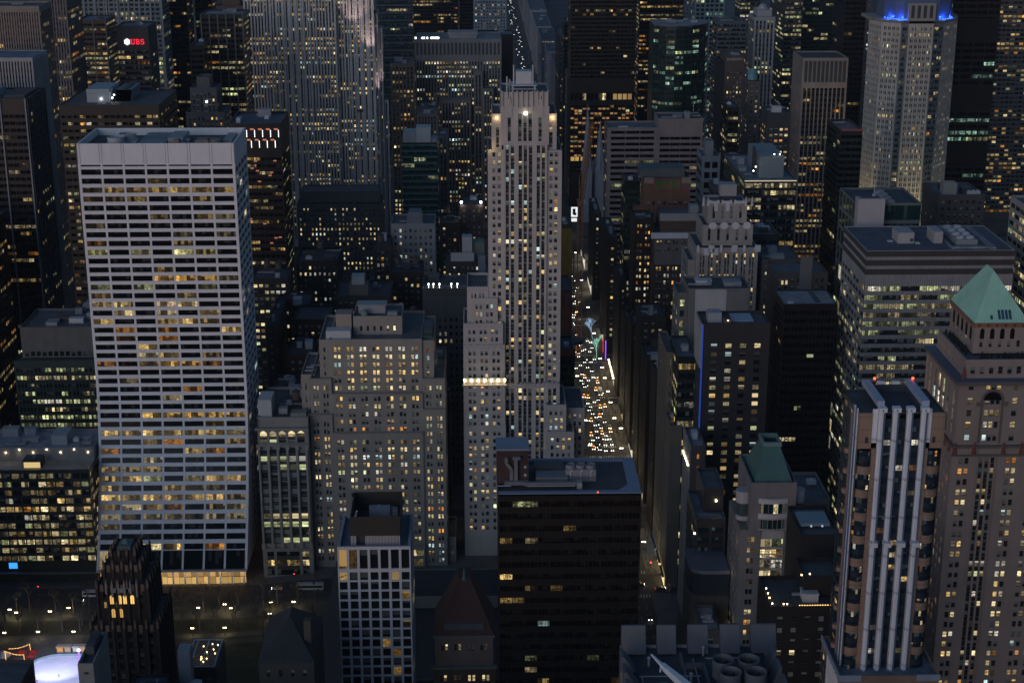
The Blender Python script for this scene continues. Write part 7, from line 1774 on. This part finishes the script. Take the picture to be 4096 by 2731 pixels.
# blocks between the viewer and the park, below the frame: they shade the streets as the real ones do
for i, (x0, x1, y0, y1, z) in enumerate(((-228, -140, 335, 398, 70), (-132, -60, 340, 398, 86), (-52, 45, 335, 398, 62), (-228, -120, 255, 318, 80), (-112, 10, 255, 318, 95), (-228, -100, 175, 238, 90), (-92, 15, 175, 238, 70), (-320, -262, 250, 480, 75), (-228, -150, 418, 480, 60), (-330, -262, 500, 640, 80))):
    T('loft_building', 'low building south or west of the park beyond the picture edge', x0, x1, y0, y1, z, BRICK, n=3, faces='SE').root['group'] = 'buildings beyond the picture edge'

# ================================================================== crane, spires, traffic, lamps, people
def cathedral():
    b = Bld('cathedral', 'white stone cathedral with two slender openwork spires beside the avenue', (97, 1365, 0), 'cathedral')
    ws = wall((.34, .37, .42), .75, .18)
    for x, y, top in ((94.6, 1352, 103), (106, 1358, 88)):
        m = MB().box(x - 4.2, x + 4.2, y - 4.2, y + 4.2, 0, 46); b.part('tower', ws, m)
        s = MB().cone(x, y, 4.6, .15, 46, top, 8).cone(x, y, 5.0, 4.7, 44.5, 46.2, 8)
        for k in range(8):
            a = k * .785; s.cone(x + 4.6 * math.cos(a), y + 4.6 * math.sin(a), .6, 0, 45, 55, 4)
            s.bar((x + 4.6 * math.cos(a), y + 4.6 * math.sin(a), 46), (x, y, top), .22, 3, .05)
        b.part('spire', ws, s)
    m = MB(); m.box(95, 116, 1358, 1440, 0, 30); m.face([(95, 1358, 30), (105.5, 1358, 44), (105.5, 1440, 44), (95, 1440, 30)]); m.face([(116, 1358, 30), (105.5, 1358, 44), (105.5, 1440, 44), (116, 1440, 30)]); m.face([(95, 1358, 30), (116, 1358, 30), (105.5, 1358, 44)])
    b.part('nave', wall((.16, .17, .19), .8, .2), m); b.finish()
cathedral()
def tower_crane():
    b = Bld('tower_crane', 'rusty orange tower crane with a steep lattice jib standing over the avenue', (63.5, 960, 0), 'crane')
    org = wall((.30, .115, .035), .6, .2); X, Y = 63.6, 960
    def lattice(A, B, w, n):
        m = MB(); A, B = mathutils.Vector(A), mathutils.Vector(B); t = (B - A).to_track_quat('Z', 'Y').to_matrix()
        cs = [t @ mathutils.Vector((sx * w, sy * w, 0)) for sx, sy in ((-1, -1), (1, -1), (1, 1), (-1, 1))]
        for k in range(4): m.bar(A + cs[k], B + cs[k], .24, 4)
        for i in range(n):
            p, q = A.lerp(B, i / n), A.lerp(B, (i + 1) / n)
            for k in range(4): m.bar(p + cs[k], q + cs[(k + 1) % 4], .13, 3); m.bar(p + cs[k], p + cs[(k + 1) % 4], .13, 3)
        return m
    b.part('mast', org, lattice((X, Y, 8), (X, Y, 108), 1.5, 30))
    b.part('jib', org, lattice((X + .5, Y, 108), (X + 7.0, Y + 8, 155), 1.0, 18))
    b.part('counter_jib', org, MB().box(X - 2.2, X - .2, Y - 9, Y + 2, 106, 108.4).bar((X - 1.2, Y - 7, 108), (X - 1.2, Y - 2, 122), .25).bar((X - 1.2, Y - 2, 122), (X + 7, Y + 8, 155), .08, 3))
    b.part('cab', WHITEP, MB().box(X + 1.2, X + 3, Y - 1.2, Y + .8, 105.5, 108)); b.finish()
tower_crane()

# ---- cars
TYRE = wall((.015, .015, .016), .8, .1)
def make_car(paint, label, taxi=False, van=False, h=1.45, L=4.6, W=1.85):
    r = empty('taxi' if taxi else 'van' if van else 'car', (0, 0, 0), label, 'taxi' if taxi else 'van' if van else 'car', 'traffic on the avenue')
    m = MB(); hw = W / 2
    if van: prof = [(-L / 2, .35), (-L / 2, 1.1), (-L / 2 + .5, 1.35), (-L / 2 + 1.1, h), (L / 2, h), (L / 2, .35)]
    else: prof = [(-L / 2, .32), (-L / 2 + .05, .72), (-L / 2 + 1.25, .92), (-L / 2 + 1.95, h - .05), (-L / 2 + 3.3, h), (L / 2 - .55, .98), (L / 2, .9), (L / 2, .34)]
    for s in (-1, 1): m.face([(s * hw * (.86 if z > 1.2 and not van else 1), y, z) for y, z in prof])
    for (ya, za), (yb, zb) in zip(prof, prof[1:] + prof[:1]):
        wa, wb = hw * (.86 if za > 1.2 and not van else 1), hw * (.86 if zb > 1.2 and not van else 1)
        m.face([(-wa, ya, za), (wa, ya, za), (wb, yb, zb), (-wb, yb, zb)])
    m.build('body', paint, r)
    g = MB()
    if van: g.face([(-hw + .1, -L / 2 + .47, 1.38), (hw - .1, -L / 2 + .47, 1.38), (hw - .1, -L / 2 + 1.02, h - .08), (-hw + .1, -L / 2 + 1.02, h - .08)])
    else:
        g.face([(-hw + .18, -L / 2 + 1.28, .97), (hw - .18, -L / 2 + 1.28, .97), (hw * .82, -L / 2 + 1.90, h - .06), (-hw * .82, -L / 2 + 1.90, h - .06)])
        for s in (-1, 1): g.face([(s * (hw * .93 + .01), -L / 2 + 1.6, .98), (s * (hw * .93 + .01), L / 2 - .8, 1.0), (s * (hw * .86 + .01), L / 2 - 1.35, h - .1), (s * (hw * .86 + .01), -L / 2 + 2.05, h - .1)])
    g.build('windscreen', glassm_plain(), r)
    for s in (-1, 1):
        for y in (-L / 2 + .85, L / 2 - .85):
            w = MB()
            P = [(s * (hw + .02), y + .33 * math.cos(k * .785), .33 + .33 * math.sin(k * .785)) for k in range(8)]
            Q = [(s * (hw - .2), p[1], p[2]) for p in P]; w.face(P)
            for k in range(8): w.face([P[k], P[(k + 1) % 8], Q[(k + 1) % 8], Q[k]])
            w.build('wheel', TYRE, r)
        MB().box(*sorted((s * (hw - .46), s * (hw - .16))), -L / 2 - .06, -L / 2 + .02, .54, .74).build('headlight', glow((1, .95, .80), 17), r)
        MB().box(*sorted((s * (hw - .45), s * (hw - .10))), L / 2 - .02, L / 2 + .05, .62, .82).build('tail_light', glow((1, .03, .02), 3), r)
    if taxi: MB().box(-.4, .4, -.1, .15, h, h + .22).build('roof_sign', glow((1, .30, .04), 8), r)
    return r
def glassm_plain():
    return wall((.012, .014, .016), .15, .1)
PROTO = [make_car(wall((.03, .03, .034), .35, .1), 'black car with lit headlights driving down the avenue'), make_car(wall((.30, .31, .33), .35, .1), 'silver car with lit headlights driving down the avenue'),
         make_car(wall((.46, .46, .46), .4, .1), 'white car with lit headlights driving down the avenue'), make_car(wall((.75, .36, .02), .4, .1), 'yellow taxi with a lit orange roof sign on the avenue', taxi=True),
         make_car(wall((.5, .48, .44), .5, .1), 'white delivery truck with its tall box body in the avenue traffic', van=True, h=3.3, L=7.5, W=2.3)]
CARS = [(69.8, 1116.8), (69.1, 1098.1), (65.7, 1086.9), (73.3, 1101.9), (65.7, 1070.3), (68.6, 1070.0), (63.0, 1062.0), (70.8, 1058.8), (67.0, 1046.9), (67.4, 1000.5), (69.6, 992), (64.2, 986.4), (72.7, 987.4), (69.1, 970.5),
        (72.1, 965.8), (69.1, 955.2), (66.1, 935.5), (73.4, 935.4), (73.3, 925.7), (66.2, 920.4), (65.7, 898.7), (68.8, 890.8), (71.7, 881.3), (66.0, 882.5), (66.4, 871.0), (70.2, 866.3), (72.3, 857.3), (66.6, 852.2), (69.6, 847.6), (63.2, 836.7),
        (66.6, 842.5), (69.6, 838.6), (70.0, 830.3), (73.1, 830.2), (66.5, 833.0), (63.5, 828.8), (70.0, 821.2), (73.5, 822), (63.2, 815.4), (66.4, 814.4), (69.7, 812.9), (73.2, 812.9), (73.4, 905), (66.3, 822.6), (63.4, 900), (63.2, 860), (63.4, 930),
        (72.4, 740.5), (72.2, 705.7), (73.4, 616.3), (74.0, 1140), (66, 1150), (70, 1175), (66, 1200), (73, 1220), (69, 1260), (65, 1290), (72, 1330), (68, 1375), (70, 1440), (66, 1480)]
CARS += [(random.Random(k).choice((63.2, 66.4, 69.6, 72.6)), 1010 + k * 13.5) for k in range(44)] + [(63.3, 690 + 26 * k) for k in range(5)] + [(66.4 + 3.3 * (k % 3), 668 + 19 * k) for k in range(6)] + [(random.Random(90 + k).choice((61.8, 64.8, 68.0, 71.3, 74.6)), 818 + k * 5.9) for k in range(34)]
KIND = {18: 3, 16: 3, 20: 3, 22: 3, 25: 3, 29: 3, 31: 3, 38: 3, 42: 4, 10: 2, 13: 1, 21: 2, 33: 1, 41: 2}
used = set()
rg = random.Random(12)
def put_car(x, y, k, rz=0.0):
    o = PROTO[k] if k not in used else copy_tree(PROTO[k])
    used.add(k); o.location = (x, y + 2.2, .0); o.rotation_euler = (0, 0, rz)
    o['label'] = ('black car', 'silver car', 'white car', 'yellow taxi with a lit roof sign', 'white box truck')[k] + ' ' + (
        'below the near crosswalk' if y < 650 else 'on the empty stretch above the near crosswalk' if y < 800 else 'in the queue waiting at the busy crosswalk' if y < 826 else 'close behind the waiting queue' if y < 850 else 'passing under the banner arch' if y < 880 else
        'nearing the banner arch' if y < 915 else 'alongside the awning of lamps' if y < 958 else 'beside the mint lit tree' if y < 1000 else 'beside the blue lit tree' if y < 1045 else 'between the lit trees and the billboard' if y < 1110 else
        'by the white billboard' if y < 1200 else 'beyond the billboard on the avenue' if y < 1700 else 'in the far line of headlights behind the skyscraper crown' if y < 2700 else 'at the far end of the line of headlights')
    return o
for i, (x, y) in enumerate(CARS): put_car(x, y, KIND.get(i, rg.choice((0, 0, 1, 0, 2, 0, 1, 0, 2, 0, 1, 3))), rg.uniform(-.03, .03))
for i in range(46):                      # the avenue far to the north
    put_car(rg.choice((62.5, 65.5, 68.5, 71.5)), 2130 + i * 30 + rg.uniform(-9, 9), rg.choice((0, 1, 2)), 0)
CROSS = [make_car(wall((.04, .04, .05), .35, .1), 'dark car crossing the avenue at the front of the waiting traffic'), make_car(wall((.05, .02, .02), .35, .1), 'dark red car turning with brake lights at the near crosswalk'),
         make_car(wall((.03, .03, .035), .35, .1), 'dark saloon waiting at the kerb below the near crosswalk'), make_car(wall((.4, .4, .4), .35, .1), 'pale car on the wide street before the pilastered building'), make_car(wall((.03, .03, .035), .35, .1), 'dark car with red lights on the wide street west of the black gothic tower')]
for o, (x, y, a) in zip(CROSS, ((64.8, 801.5, 1.7), (72.0, 651, 1.4), (81, 646.5, 1.75), (-92, 654.5, -1.57), (-180, 648, 1.57))): o.location = (x, y, float(gz(x))); o.rotation_euler = (0, 0, a)
bus = empty('bus', (-76.5, 651.2, float(gz(-76.5))), 'long white roofed bus beside the park trees', 'bus')
MB().box(-6, 6, -1.3, 1.3, .4, 3.0).box(-5.8, 5.8, -1.15, 1.15, 3.0, 3.15).build('body', wall((.42, .43, .45), .5, .1), bus); MB().box(-5.6, 5.6, -1.33, -1.31, 1.5, 2.5).build('window_band', glassm_plain(), bus)
for x in (-4, 3.6):
    for y in (-1.2, 1.2): MB().bar((x, y - .15, .5), (x, y + .15, .5), .5, 10).build('wheel', TYRE, bus)
bus2 = copy_tree(bus); bus2.location = (-173, 653, -4); bus2['label'] = 'white roofed bus on the wide street west of the black gothic tower'
for x, y, s in ((-84.5, 659, 1.1), (-199, 654, 1)):
    c = empty('traffic_signal', (x, y, float(gz(x))), 'red traffic signal ' + ('under the pilastered building' if x > -90 else 'below the glass office block'), 'traffic light')
    MB().bar((0, 0, 0), (0, 0, 5), .08, 5).build('post', DARKST, c); MB().box(-.2, .2, -.2, .1, 4, 5.1).build('signal_head', DARKST, c); MB().box(-.18, .18, -.26, -.21, 4.65, 5.0).build('signal_lens', glow((1, .02, .02), 12), c)
c = empty('traffic_signal', (78.5, 664.5, 0), 'red traffic signal at the avenue corner by the bright shopfronts', 'traffic light'); MB().bar((0, 0, 0), (0, 0, 5), .08, 5).build('post', DARKST, c); MB().box(-.2, .2, -.2, .1, 4, 5.1).build('signal_head', DARKST, c); MB().box(-.25, .25, -.28, -.21, 4.4, 5.0).build('signal_lens', glow((1, .03, .02), 16), c)
for x in (-143.5, -136.4):
    c = empty('traffic_signal', (x, 634, float(gz(x))), 'green traffic signal in the park by the black gothic tower, ' + ('western' if x < -140 else 'eastern') + ' of two', 'traffic light'); MB().bar((0, 0, 0), (0, 0, 4.4), .08, 5).build('post', DARKST, c); MB().box(-.2, .2, -.2, .1, 3.4, 4.5).build('signal_head', DARKST, c); MB().box(-.22, .22, -.27, -.21, 3.5, 3.95).build('signal_lens', glow((.05, 1, .45), 14), c)

# ---- street lamps along the avenue
def street_lamp(x, y, label, arm=-1, p=2200, col=(1, .78, .44)):
    r = empty('street_lamp', (x, y, .15), label, 'street lamp', 'street lamps along the avenue')
    MB().bar((0, 0, 0), (0, 0, 9), .11, 6, .07).bar((0, 0, 8.8), (arm * 1.8, 0, 9.1), .06, 5).cone(0, 0, .25, .16, 0, 1, 8).build('post', DARKST, r)
    for dx in (arm * 1.8, arm * .7): MB().box(dx - .32, dx + .32, -.2, .2, 8.9, 9.15).build('lamp_head', glow((1, .93, .66), 22), r)
    point((x + arm * 1.8, y, 8.5), p, col, .3)
NAMES = ['beside the lit white tree', 'above the delivery truck', 'next to the tall delivery truck', 'between the truck and the crosswalk', 'beside the waiting traffic queue', 'by the front of the waiting traffic', 'close to the storefront wall', 'just before the lit trees']
for (x, y), t in zip([(77.6, 947), (77.6, 910), (77.6, 886), (77.6, 867), (77.6, 841), (77.6, 795), (80.0, 825), (77.6, 930)], NAMES): street_lamp(x, y, 'double headed street lamp on the east kerb ' + t)
for k, y in enumerate((677, 706, 740, 768)): street_lamp(77.6, y, 'double headed street lamp on the east kerb, %s from the near crosswalk' % ('first', 'second', 'third', 'fourth')[k], p=1800)
for k, y in enumerate((800, 838, 876, 914, 952, 1000, 1050)): street_lamp(58.6, y, 'street lamp on the west kerb of the avenue, %s after the limestone skyscraper' % ('first', 'second', 'third', 'fourth', 'fifth', 'sixth', 'seventh')[k], 1, 1300, (1, .86, .62))
for k, y in enumerate((1000, 1060, 1130, 1210, 1300)): street_lamp(77.6, y, 'street lamp on the east kerb past the lit trees, %s in line' % ('first', 'second', 'third', 'fourth', 'fifth')[k], -1, 1700)
# shop windows
def shopfront(x, y0, y1, z, col, s, label, fx=True):
    b = Bld('shopfront', label, (x, (y0 + y1) / 2, 0), 'shopfront')
    m = MB(); m.q([[(x, y1, .3), (x, y0, .3), (x, y0, z), (x, y1, z)]]); b.part('display_window', glow(col, s, True), m)
    n = max(2, int((y1 - y0) / 3)); f = MB()
    for i in range(n + 1): f.box(x - .12, x - .02, y0 + i * (y1 - y0) / n - .08, y0 + i * (y1 - y0) / n + .08, .15, z)
    f.box(x - 1.2, x - .02, y0, y1, z, z + .25); b.part('shop_frame', DARKST, f); b.finish()
for a in ((82.9, 648, 660, 5.2, (1, .80, .36), 2.0, 'dazzling yellow corner shopfront at the near crosswalk'), (82.9, 662, 676, 5.5, (1, .78, .34), 1.5, 'bright yellow shopfront second from the corner'), (82.9, 680, 700, 4.2, (.55, .75, .8), .6, 'cool lit shopfront below the tan party walled building'),
          (82.9, 745, 770, 4.5, (1, .85, .55), .8, 'warm shopfront under the awning of lamps'), (82.9, 800, 822, 6, (1, .92, .7), 1.4, 'bright pale shopfront beside the waiting traffic'), (82.9, 860, 890, 4.5, (1, .75, .4), .8, 'amber shopfront beside the delivery truck'),
          (82.9, 919, 955, 5, (1, .85, .5), 1.0, 'long warm shopfront under the row of awning lamps'), (82.9, 1010, 1040, 5, (1, .85, .6), 1.2, 'warm shopfront past the lit trees'), (82.9, 1120, 1160, 8, (1, .92, .7), 1.6, 'tall bright shopfront near the crane mast'), (82.9, 1190, 1240, 9, (1, .93, .75), 1.8, 'tall white shopfront beyond the crane mast')): shopfront(*a)
def awning():
    b = Bld('awning', 'dark awning edged with a string of round lamps on the east pavement', (80.5, 937, 0), 'awning'); 
    b.box('canopy', wall((.08, .065, .05), .8, .2), 78.6, 82.6, 917, 956, 5.2, 5.6)
    for i in range(9): b.part('awning_lamp', glow((1, .90, .55), 16), MB().cone(82.3, 919 + i * 4.4, .4, .4, 5.65, 6.3, 8))
    for y in (918, 930, 943, 955): b.box('awning_post', DARKST, 78.7, 78.9, y, y + .2, .15, 5.2)
    b.finish()
awning()
b = Bld('light_column', 'violet glowing light column at the avenue kerb beyond the awning', (81.4, 968, 0), 'light column'); b.part('tube', glow((.32, .06, 1), 2.2), MB().box(81.0, 81.5, 965.5, 966, .6, 15)); b.part('base_plate', DARKST, MB().box(80.7, 81.8, 965.2, 966.3, .15, .6)); b.finish(); point((79.8, 965, 4), 300, (.4, .1, 1), .4)
b = Bld('light_column', 'red glowing light column at the avenue kerb beyond the violet one', (81.4, 985, 0), 'light column'); b.part('tube', glow((1, .03, .03), 1.2), MB().box(81.0, 81.4, 985, 985.4, .6, 13)); b.part('base_plate', DARKST, MB().box(80.7, 81.8, 984.7, 985.7, .15, .6)); b.finish()
def lit_tree(x, y, h, col, s, label, seed, lean):
    r = empty('lit_tree', (x, y, .15), label, 'tree'); rg = random.Random(seed); tr, cr = MB(), MB()
    def grow(p, d, L, rad, k):
        q = p + d * L; (tr if k == 0 else cr).bar(p, q, rad, 4, rad * .7)
        if k >= 4: return
        for i in range(3 if k else 4):
            a = rg.uniform(0, 6.28); sp = rg.uniform(.35, .75); grow(p.lerp(q, rg.uniform(.55, 1)), (d + mathutils.Vector((math.cos(a) * sp, math.sin(a) * sp, .15))).normalized(), L * rg.uniform(.5, .72), rad * .7, k + 1)
    grow(mathutils.Vector((0, 0, 0)), mathutils.Vector((lean, 0, 1)).normalized(), h * .5, .22, 0)
    m = glow(col, s); tr.build('trunk', m, r); cr.build('crown', m, r)
lit_tree(76.4, 975, 14, (.40, .95, .72), .85, 'pavement tree wrapped in mint green lights', 4, -.05); lit_tree(76.4, 1016, 14, (.42, .66, 1.0), .8, 'pavement tree wrapped in icy blue lights', 9, -.12)
point((75.6, 972, 8), 500, (.4, .95, .75), 1.5); point((75.6, 1013, 8), 400, (.45, .65, 1), 1.5)
b = Bld('sign_gantry', 'slim banner arch across the east pavement', (79, 876, 0), 'gantry'); b.part('beam', STEEL, MB().box(75.6, 82.6, 875.8, 876.1, 8.6, 9.0)); b.part('leg', STEEL, MB().box(75.6, 75.9, 875.8, 876.1, .15, 8.6)); b.part('leg', STEEL, MB().box(82.3, 82.6, 875.8, 876.1, .15, 8.6)); b.finish()

# ---- park fair: awnings, lights, kiosks
for i, (x, y) in enumerate(((-191.2, 598.3), (-186.6, 598.2), (-186.8, 594.6), (-196.2, 588.9))):
    z = float(gz(x)); r = empty('market_umbrella', (x, y, z), 'red square market umbrella ' + ('beneath the upper light string', 'at the end of the upper light string', 'below the upper right red umbrella', 'alone at the picture edge under the lower string')[i], 'umbrella', 'red umbrellas by the rink')
    MB().bar((0, 0, 0), (0, 0, 2.7), .06, 6).build('pole', DARKST, r); m = MB(); A = [(-1.8, -1.5, 2.4), (1.8, -1.5, 2.4), (1.8, 1.5, 2.4), (-1.8, 1.5, 2.4)]
    for k in range(4): m.face([A[k], A[(k + 1) % 4], (0, 0, 3.1)])
    m.build('canopy', wall((.30, .012, .012), .8, .15), r)
r = empty('tent', (-198, 594.1, -4), 'white peaked tent at the picture edge with light strings', 'tent'); m = MB().cone(0, 0, 3.4, .1, 3.2, 5.4, 8); m.build('canopy', wall((.45, .5, .5), .8, .1), r); MB().bar((0, 0, 0), (0, 0, 5), .1, 6).build('pole', DARKST, r)
for i, (A, B) in enumerate((((-195.7, 595.5, 1.3), (-188.8, 600.7, .6)), ((-196.9, 593.5, 1.3), (-188.9, 592.0, .4)), ((-196.9, 593.5, 1.2), (-195.2, 588.5, -1)), ((-188.9, 592, .4), (-188.6, 591.6, -3.4)), ((-188.8, 600.7, .6), (-188.4, 600.3, -3)))):
    r = empty('light_string', A, ('upper amber light string running up from the white tent', 'lower amber light string from the white tent', 'short amber light string falling from the white tent', 'light string wound down the pole of the lower string', 'light string wound down the pole of the upper string')[i], 'string lights')
    A, B = mathutils.Vector(A), mathutils.Vector(B); n = max(6, int((B - A).length / .62)); w = MB()
    P = [A.lerp(B, k / n) - A - mathutils.Vector((0, 0, .6 * math.sin(math.pi * k / n) * (i < 2))) for k in range(n + 1)]
    for a, c in zip(P[:-1], P[1:]): w.bar(a, c, .02, 3)
    w.build('cable', DARKST, r)
    for p in P: MB().cone(p.x, p.y, .08, .08, p.z - .09, p.z + .09, 6).build('bulb', glow((1, .50, .14), 9), r)
point((-192, 596, 0), 160, (1, .5, .2), .5)
for i, (x, c, s) in enumerate(((-176.4, (1, .48, .10), .8), (-173.2, (1, .72, .45), .5), (-169.8, (.9, .9, 1), .7), (-166.6, (1, .6, .3), .6))):
    b = Bld('market_kiosk', 'lit market kiosk by the rink, ' + ('the orange one', 'the peach coloured one', 'the whitish one', 'the one with two white lamps')[i], (x, 602, -4), 'kiosk')
    b.part('stall', wall((.2, .17, .15), .8, .2), MB().box(x - 1.4, x + 1.4, 601, 603.4, -4, -1.2)); b.part('roof', wall((.3, .3, .32), .7, .1), MB().box(x - 1.55, x + 1.55, 600.4, 603.5, -1.2, -1)); b.part('lit_counter', glow(c, s, True), MB().box(x - 1.2, x + 1.2, 600.9, 600.98, -3.2, -1.4)); b.part('lit_fascia', glow(c, s * .6), MB().box(x - 1.5, x + 1.5, 600.3, 600.39, -1.3, -.5)); b.finish()
for x, y, t in ((-187.0, 580.5, 'violet glowing tower lamp left of the ice'), (-166.4, 593, 'violet and white floodlight tower at the corner of the ice')):
    b = Bld('light_tower', t, (x, y, -4), 'light tower'); b.part('tube', glow((.30, .10, 1), 2.5), MB().box(x - .3, x + .3, y - .3, y + .3, -3.4, 1.4)); b.part('lamp_head', glow((.8, .85, 1), 10), MB().box(x - .5, x + .5, y - .45, y + .2, 1.4, 2.2)); b.part('base_plate', DARKST, MB().box(x - .6, x + .6, y - .6, y + .6, -4, -3.4)); b.finish(); point((x, y - 1, 2.6), 500, (.45, .35, 1), .4)

# ---- people
def figure(name, coat, label, cat='person', group=None, stride=.28):
    v = [(0, 0, .95), (0, 0, 1.2), (0, 0, 1.42), (0, 0, 1.52), (0, -.02, 1.66), (.10, 0, .9), (.11, -stride * .5, .5), (.11, -stride * .6, .08), (.11, -stride * .6 - .14, .04), (-.10, 0, .9), (-.11, stride * .4, .5), (-.11, stride * .8, .1), (-.11, stride * .8 - .13, .05),
         (.2, 0, 1.4), (.26, .08, 1.12), (.25, -.04, .88), (-.2, 0, 1.4), (-.26, -.08, 1.12), (-.25, -.2, .92)]
    e = [(0, 1), (1, 2), (2, 3), (3, 4), (0, 5), (5, 6), (6, 7), (7, 8), (0, 9), (9, 10), (10, 11), (11, 12), (2, 13), (13, 14), (14, 15), (2, 16), (16, 17), (17, 18)]
    rad = [.15, .16, .17, .06, .105, .10, .075, .05, .045, .10, .075, .05, .045, .075, .055, .04, .075, .055, .04]
    me = bpy.data.meshes.new('skeleton'); me.from_pydata(v, e, []); o = bpy.data.objects.new('skeleton', me); C.objects.link(o)
    o.modifiers.new('skin', 'SKIN'); 
    for i, d in enumerate(me.skin_vertices[0].data): d.radius = (rad[i], rad[i] * .8); d.use_root = i == 0
    s = o.modifiers.new('sub', 'SUBSURF'); s.levels = 1
    m2 = bpy.data.meshes.new_from_object(o.evaluated_get(bpy.context.evaluated_depsgraph_get())); bpy.data.objects.remove(o)
    m2.materials.clear(); m2.materials.append(wall(coat, .85, .15))
    r = empty(name, (0, 0, 0), label, cat, group)
    b = bpy.data.objects.new('body', m2); C.objects.link(b); b.parent = r
    MB().cone(0, .0, .11, .05, 1.68, 1.80, 8).build('hair', wall((.02, .015, .012), .8, .1), r)
    return r
PPL = [figure('person', (.02, .02, .024), 'person in a black coat walking on the pavement', group='people walking in the street'), figure('person', (.05, .035, .03), 'person in a brown coat walking on the pavement', group='people walking in the street'), figure('person', (.10, .10, .11), 'person in a grey jacket walking on the pavement', group='people walking in the street')]
rg = random.Random(31); usedp = set()
PS = [(rg.uniform(-146, -104), rg.uniform(655.5, 660.5)) for _ in range(26)] + [(rg.uniform(77.3, 82.4), rg.uniform(655, 735)) for _ in range(26)] + [(rg.uniform(77.3, 82.4), rg.uniform(790, 905)) for _ in range(26)] + [(rg.uniform(61, 76), rg.choice((638, 666, 803))) for _ in range(9)]
for x, y in PS:
    k = rg.randrange(3); o = PPL[k] if k not in usedp else copy_tree(PPL[k]); usedp.add(k)
    o['label'] = ('person in a black coat ', 'person in a brown coat ', 'person in a grey jacket ')[k] + ('walking before the bright lobby' if x < 0 else 'crossing the avenue' if x < 77 else 'on the pavement by the corner shopfronts' if y < 700 else 'on the pavement near the tan buildings' if y < 760 else 'on the busy east pavement')
    o.location = (x, y, float(gz(x)) + .15); o.rotation_euler = (0, 0, rg.uniform(0, 6.28))
for (x, y), t, c in zip([(-171.9, 580.3), (-179.6, 576.2)], ('skater in a pale jacket alone on the open ice', 'skater in a dark orange jacket near the curved boards'), ((.3, .28, .25), (.3, .12, .05))):
    o = figure('person', c, t, group='skaters on the rink', stride=.45); o.location = (x, y, -3.74)

# ---- evening air
hz = MB().box(-6100, 6100, -500, 16100, -6, 336)
m = bpy.data.materials.new('evening_air'); m.use_nodes = True; nt = m.node_tree
nt.nodes.remove(nt.nodes['Principled BSDF']); v = nt.nodes.new('ShaderNodeVolumePrincipled')
v.inputs['Color'].default_value = (.75, .82, 1, 1); v.inputs['Density'].default_value = 3e-5
nt.links.new(v.outputs[0], nt.nodes['Material Output'].inputs['Volume'])
tag(hz.build('haze', m), kind='stuff')
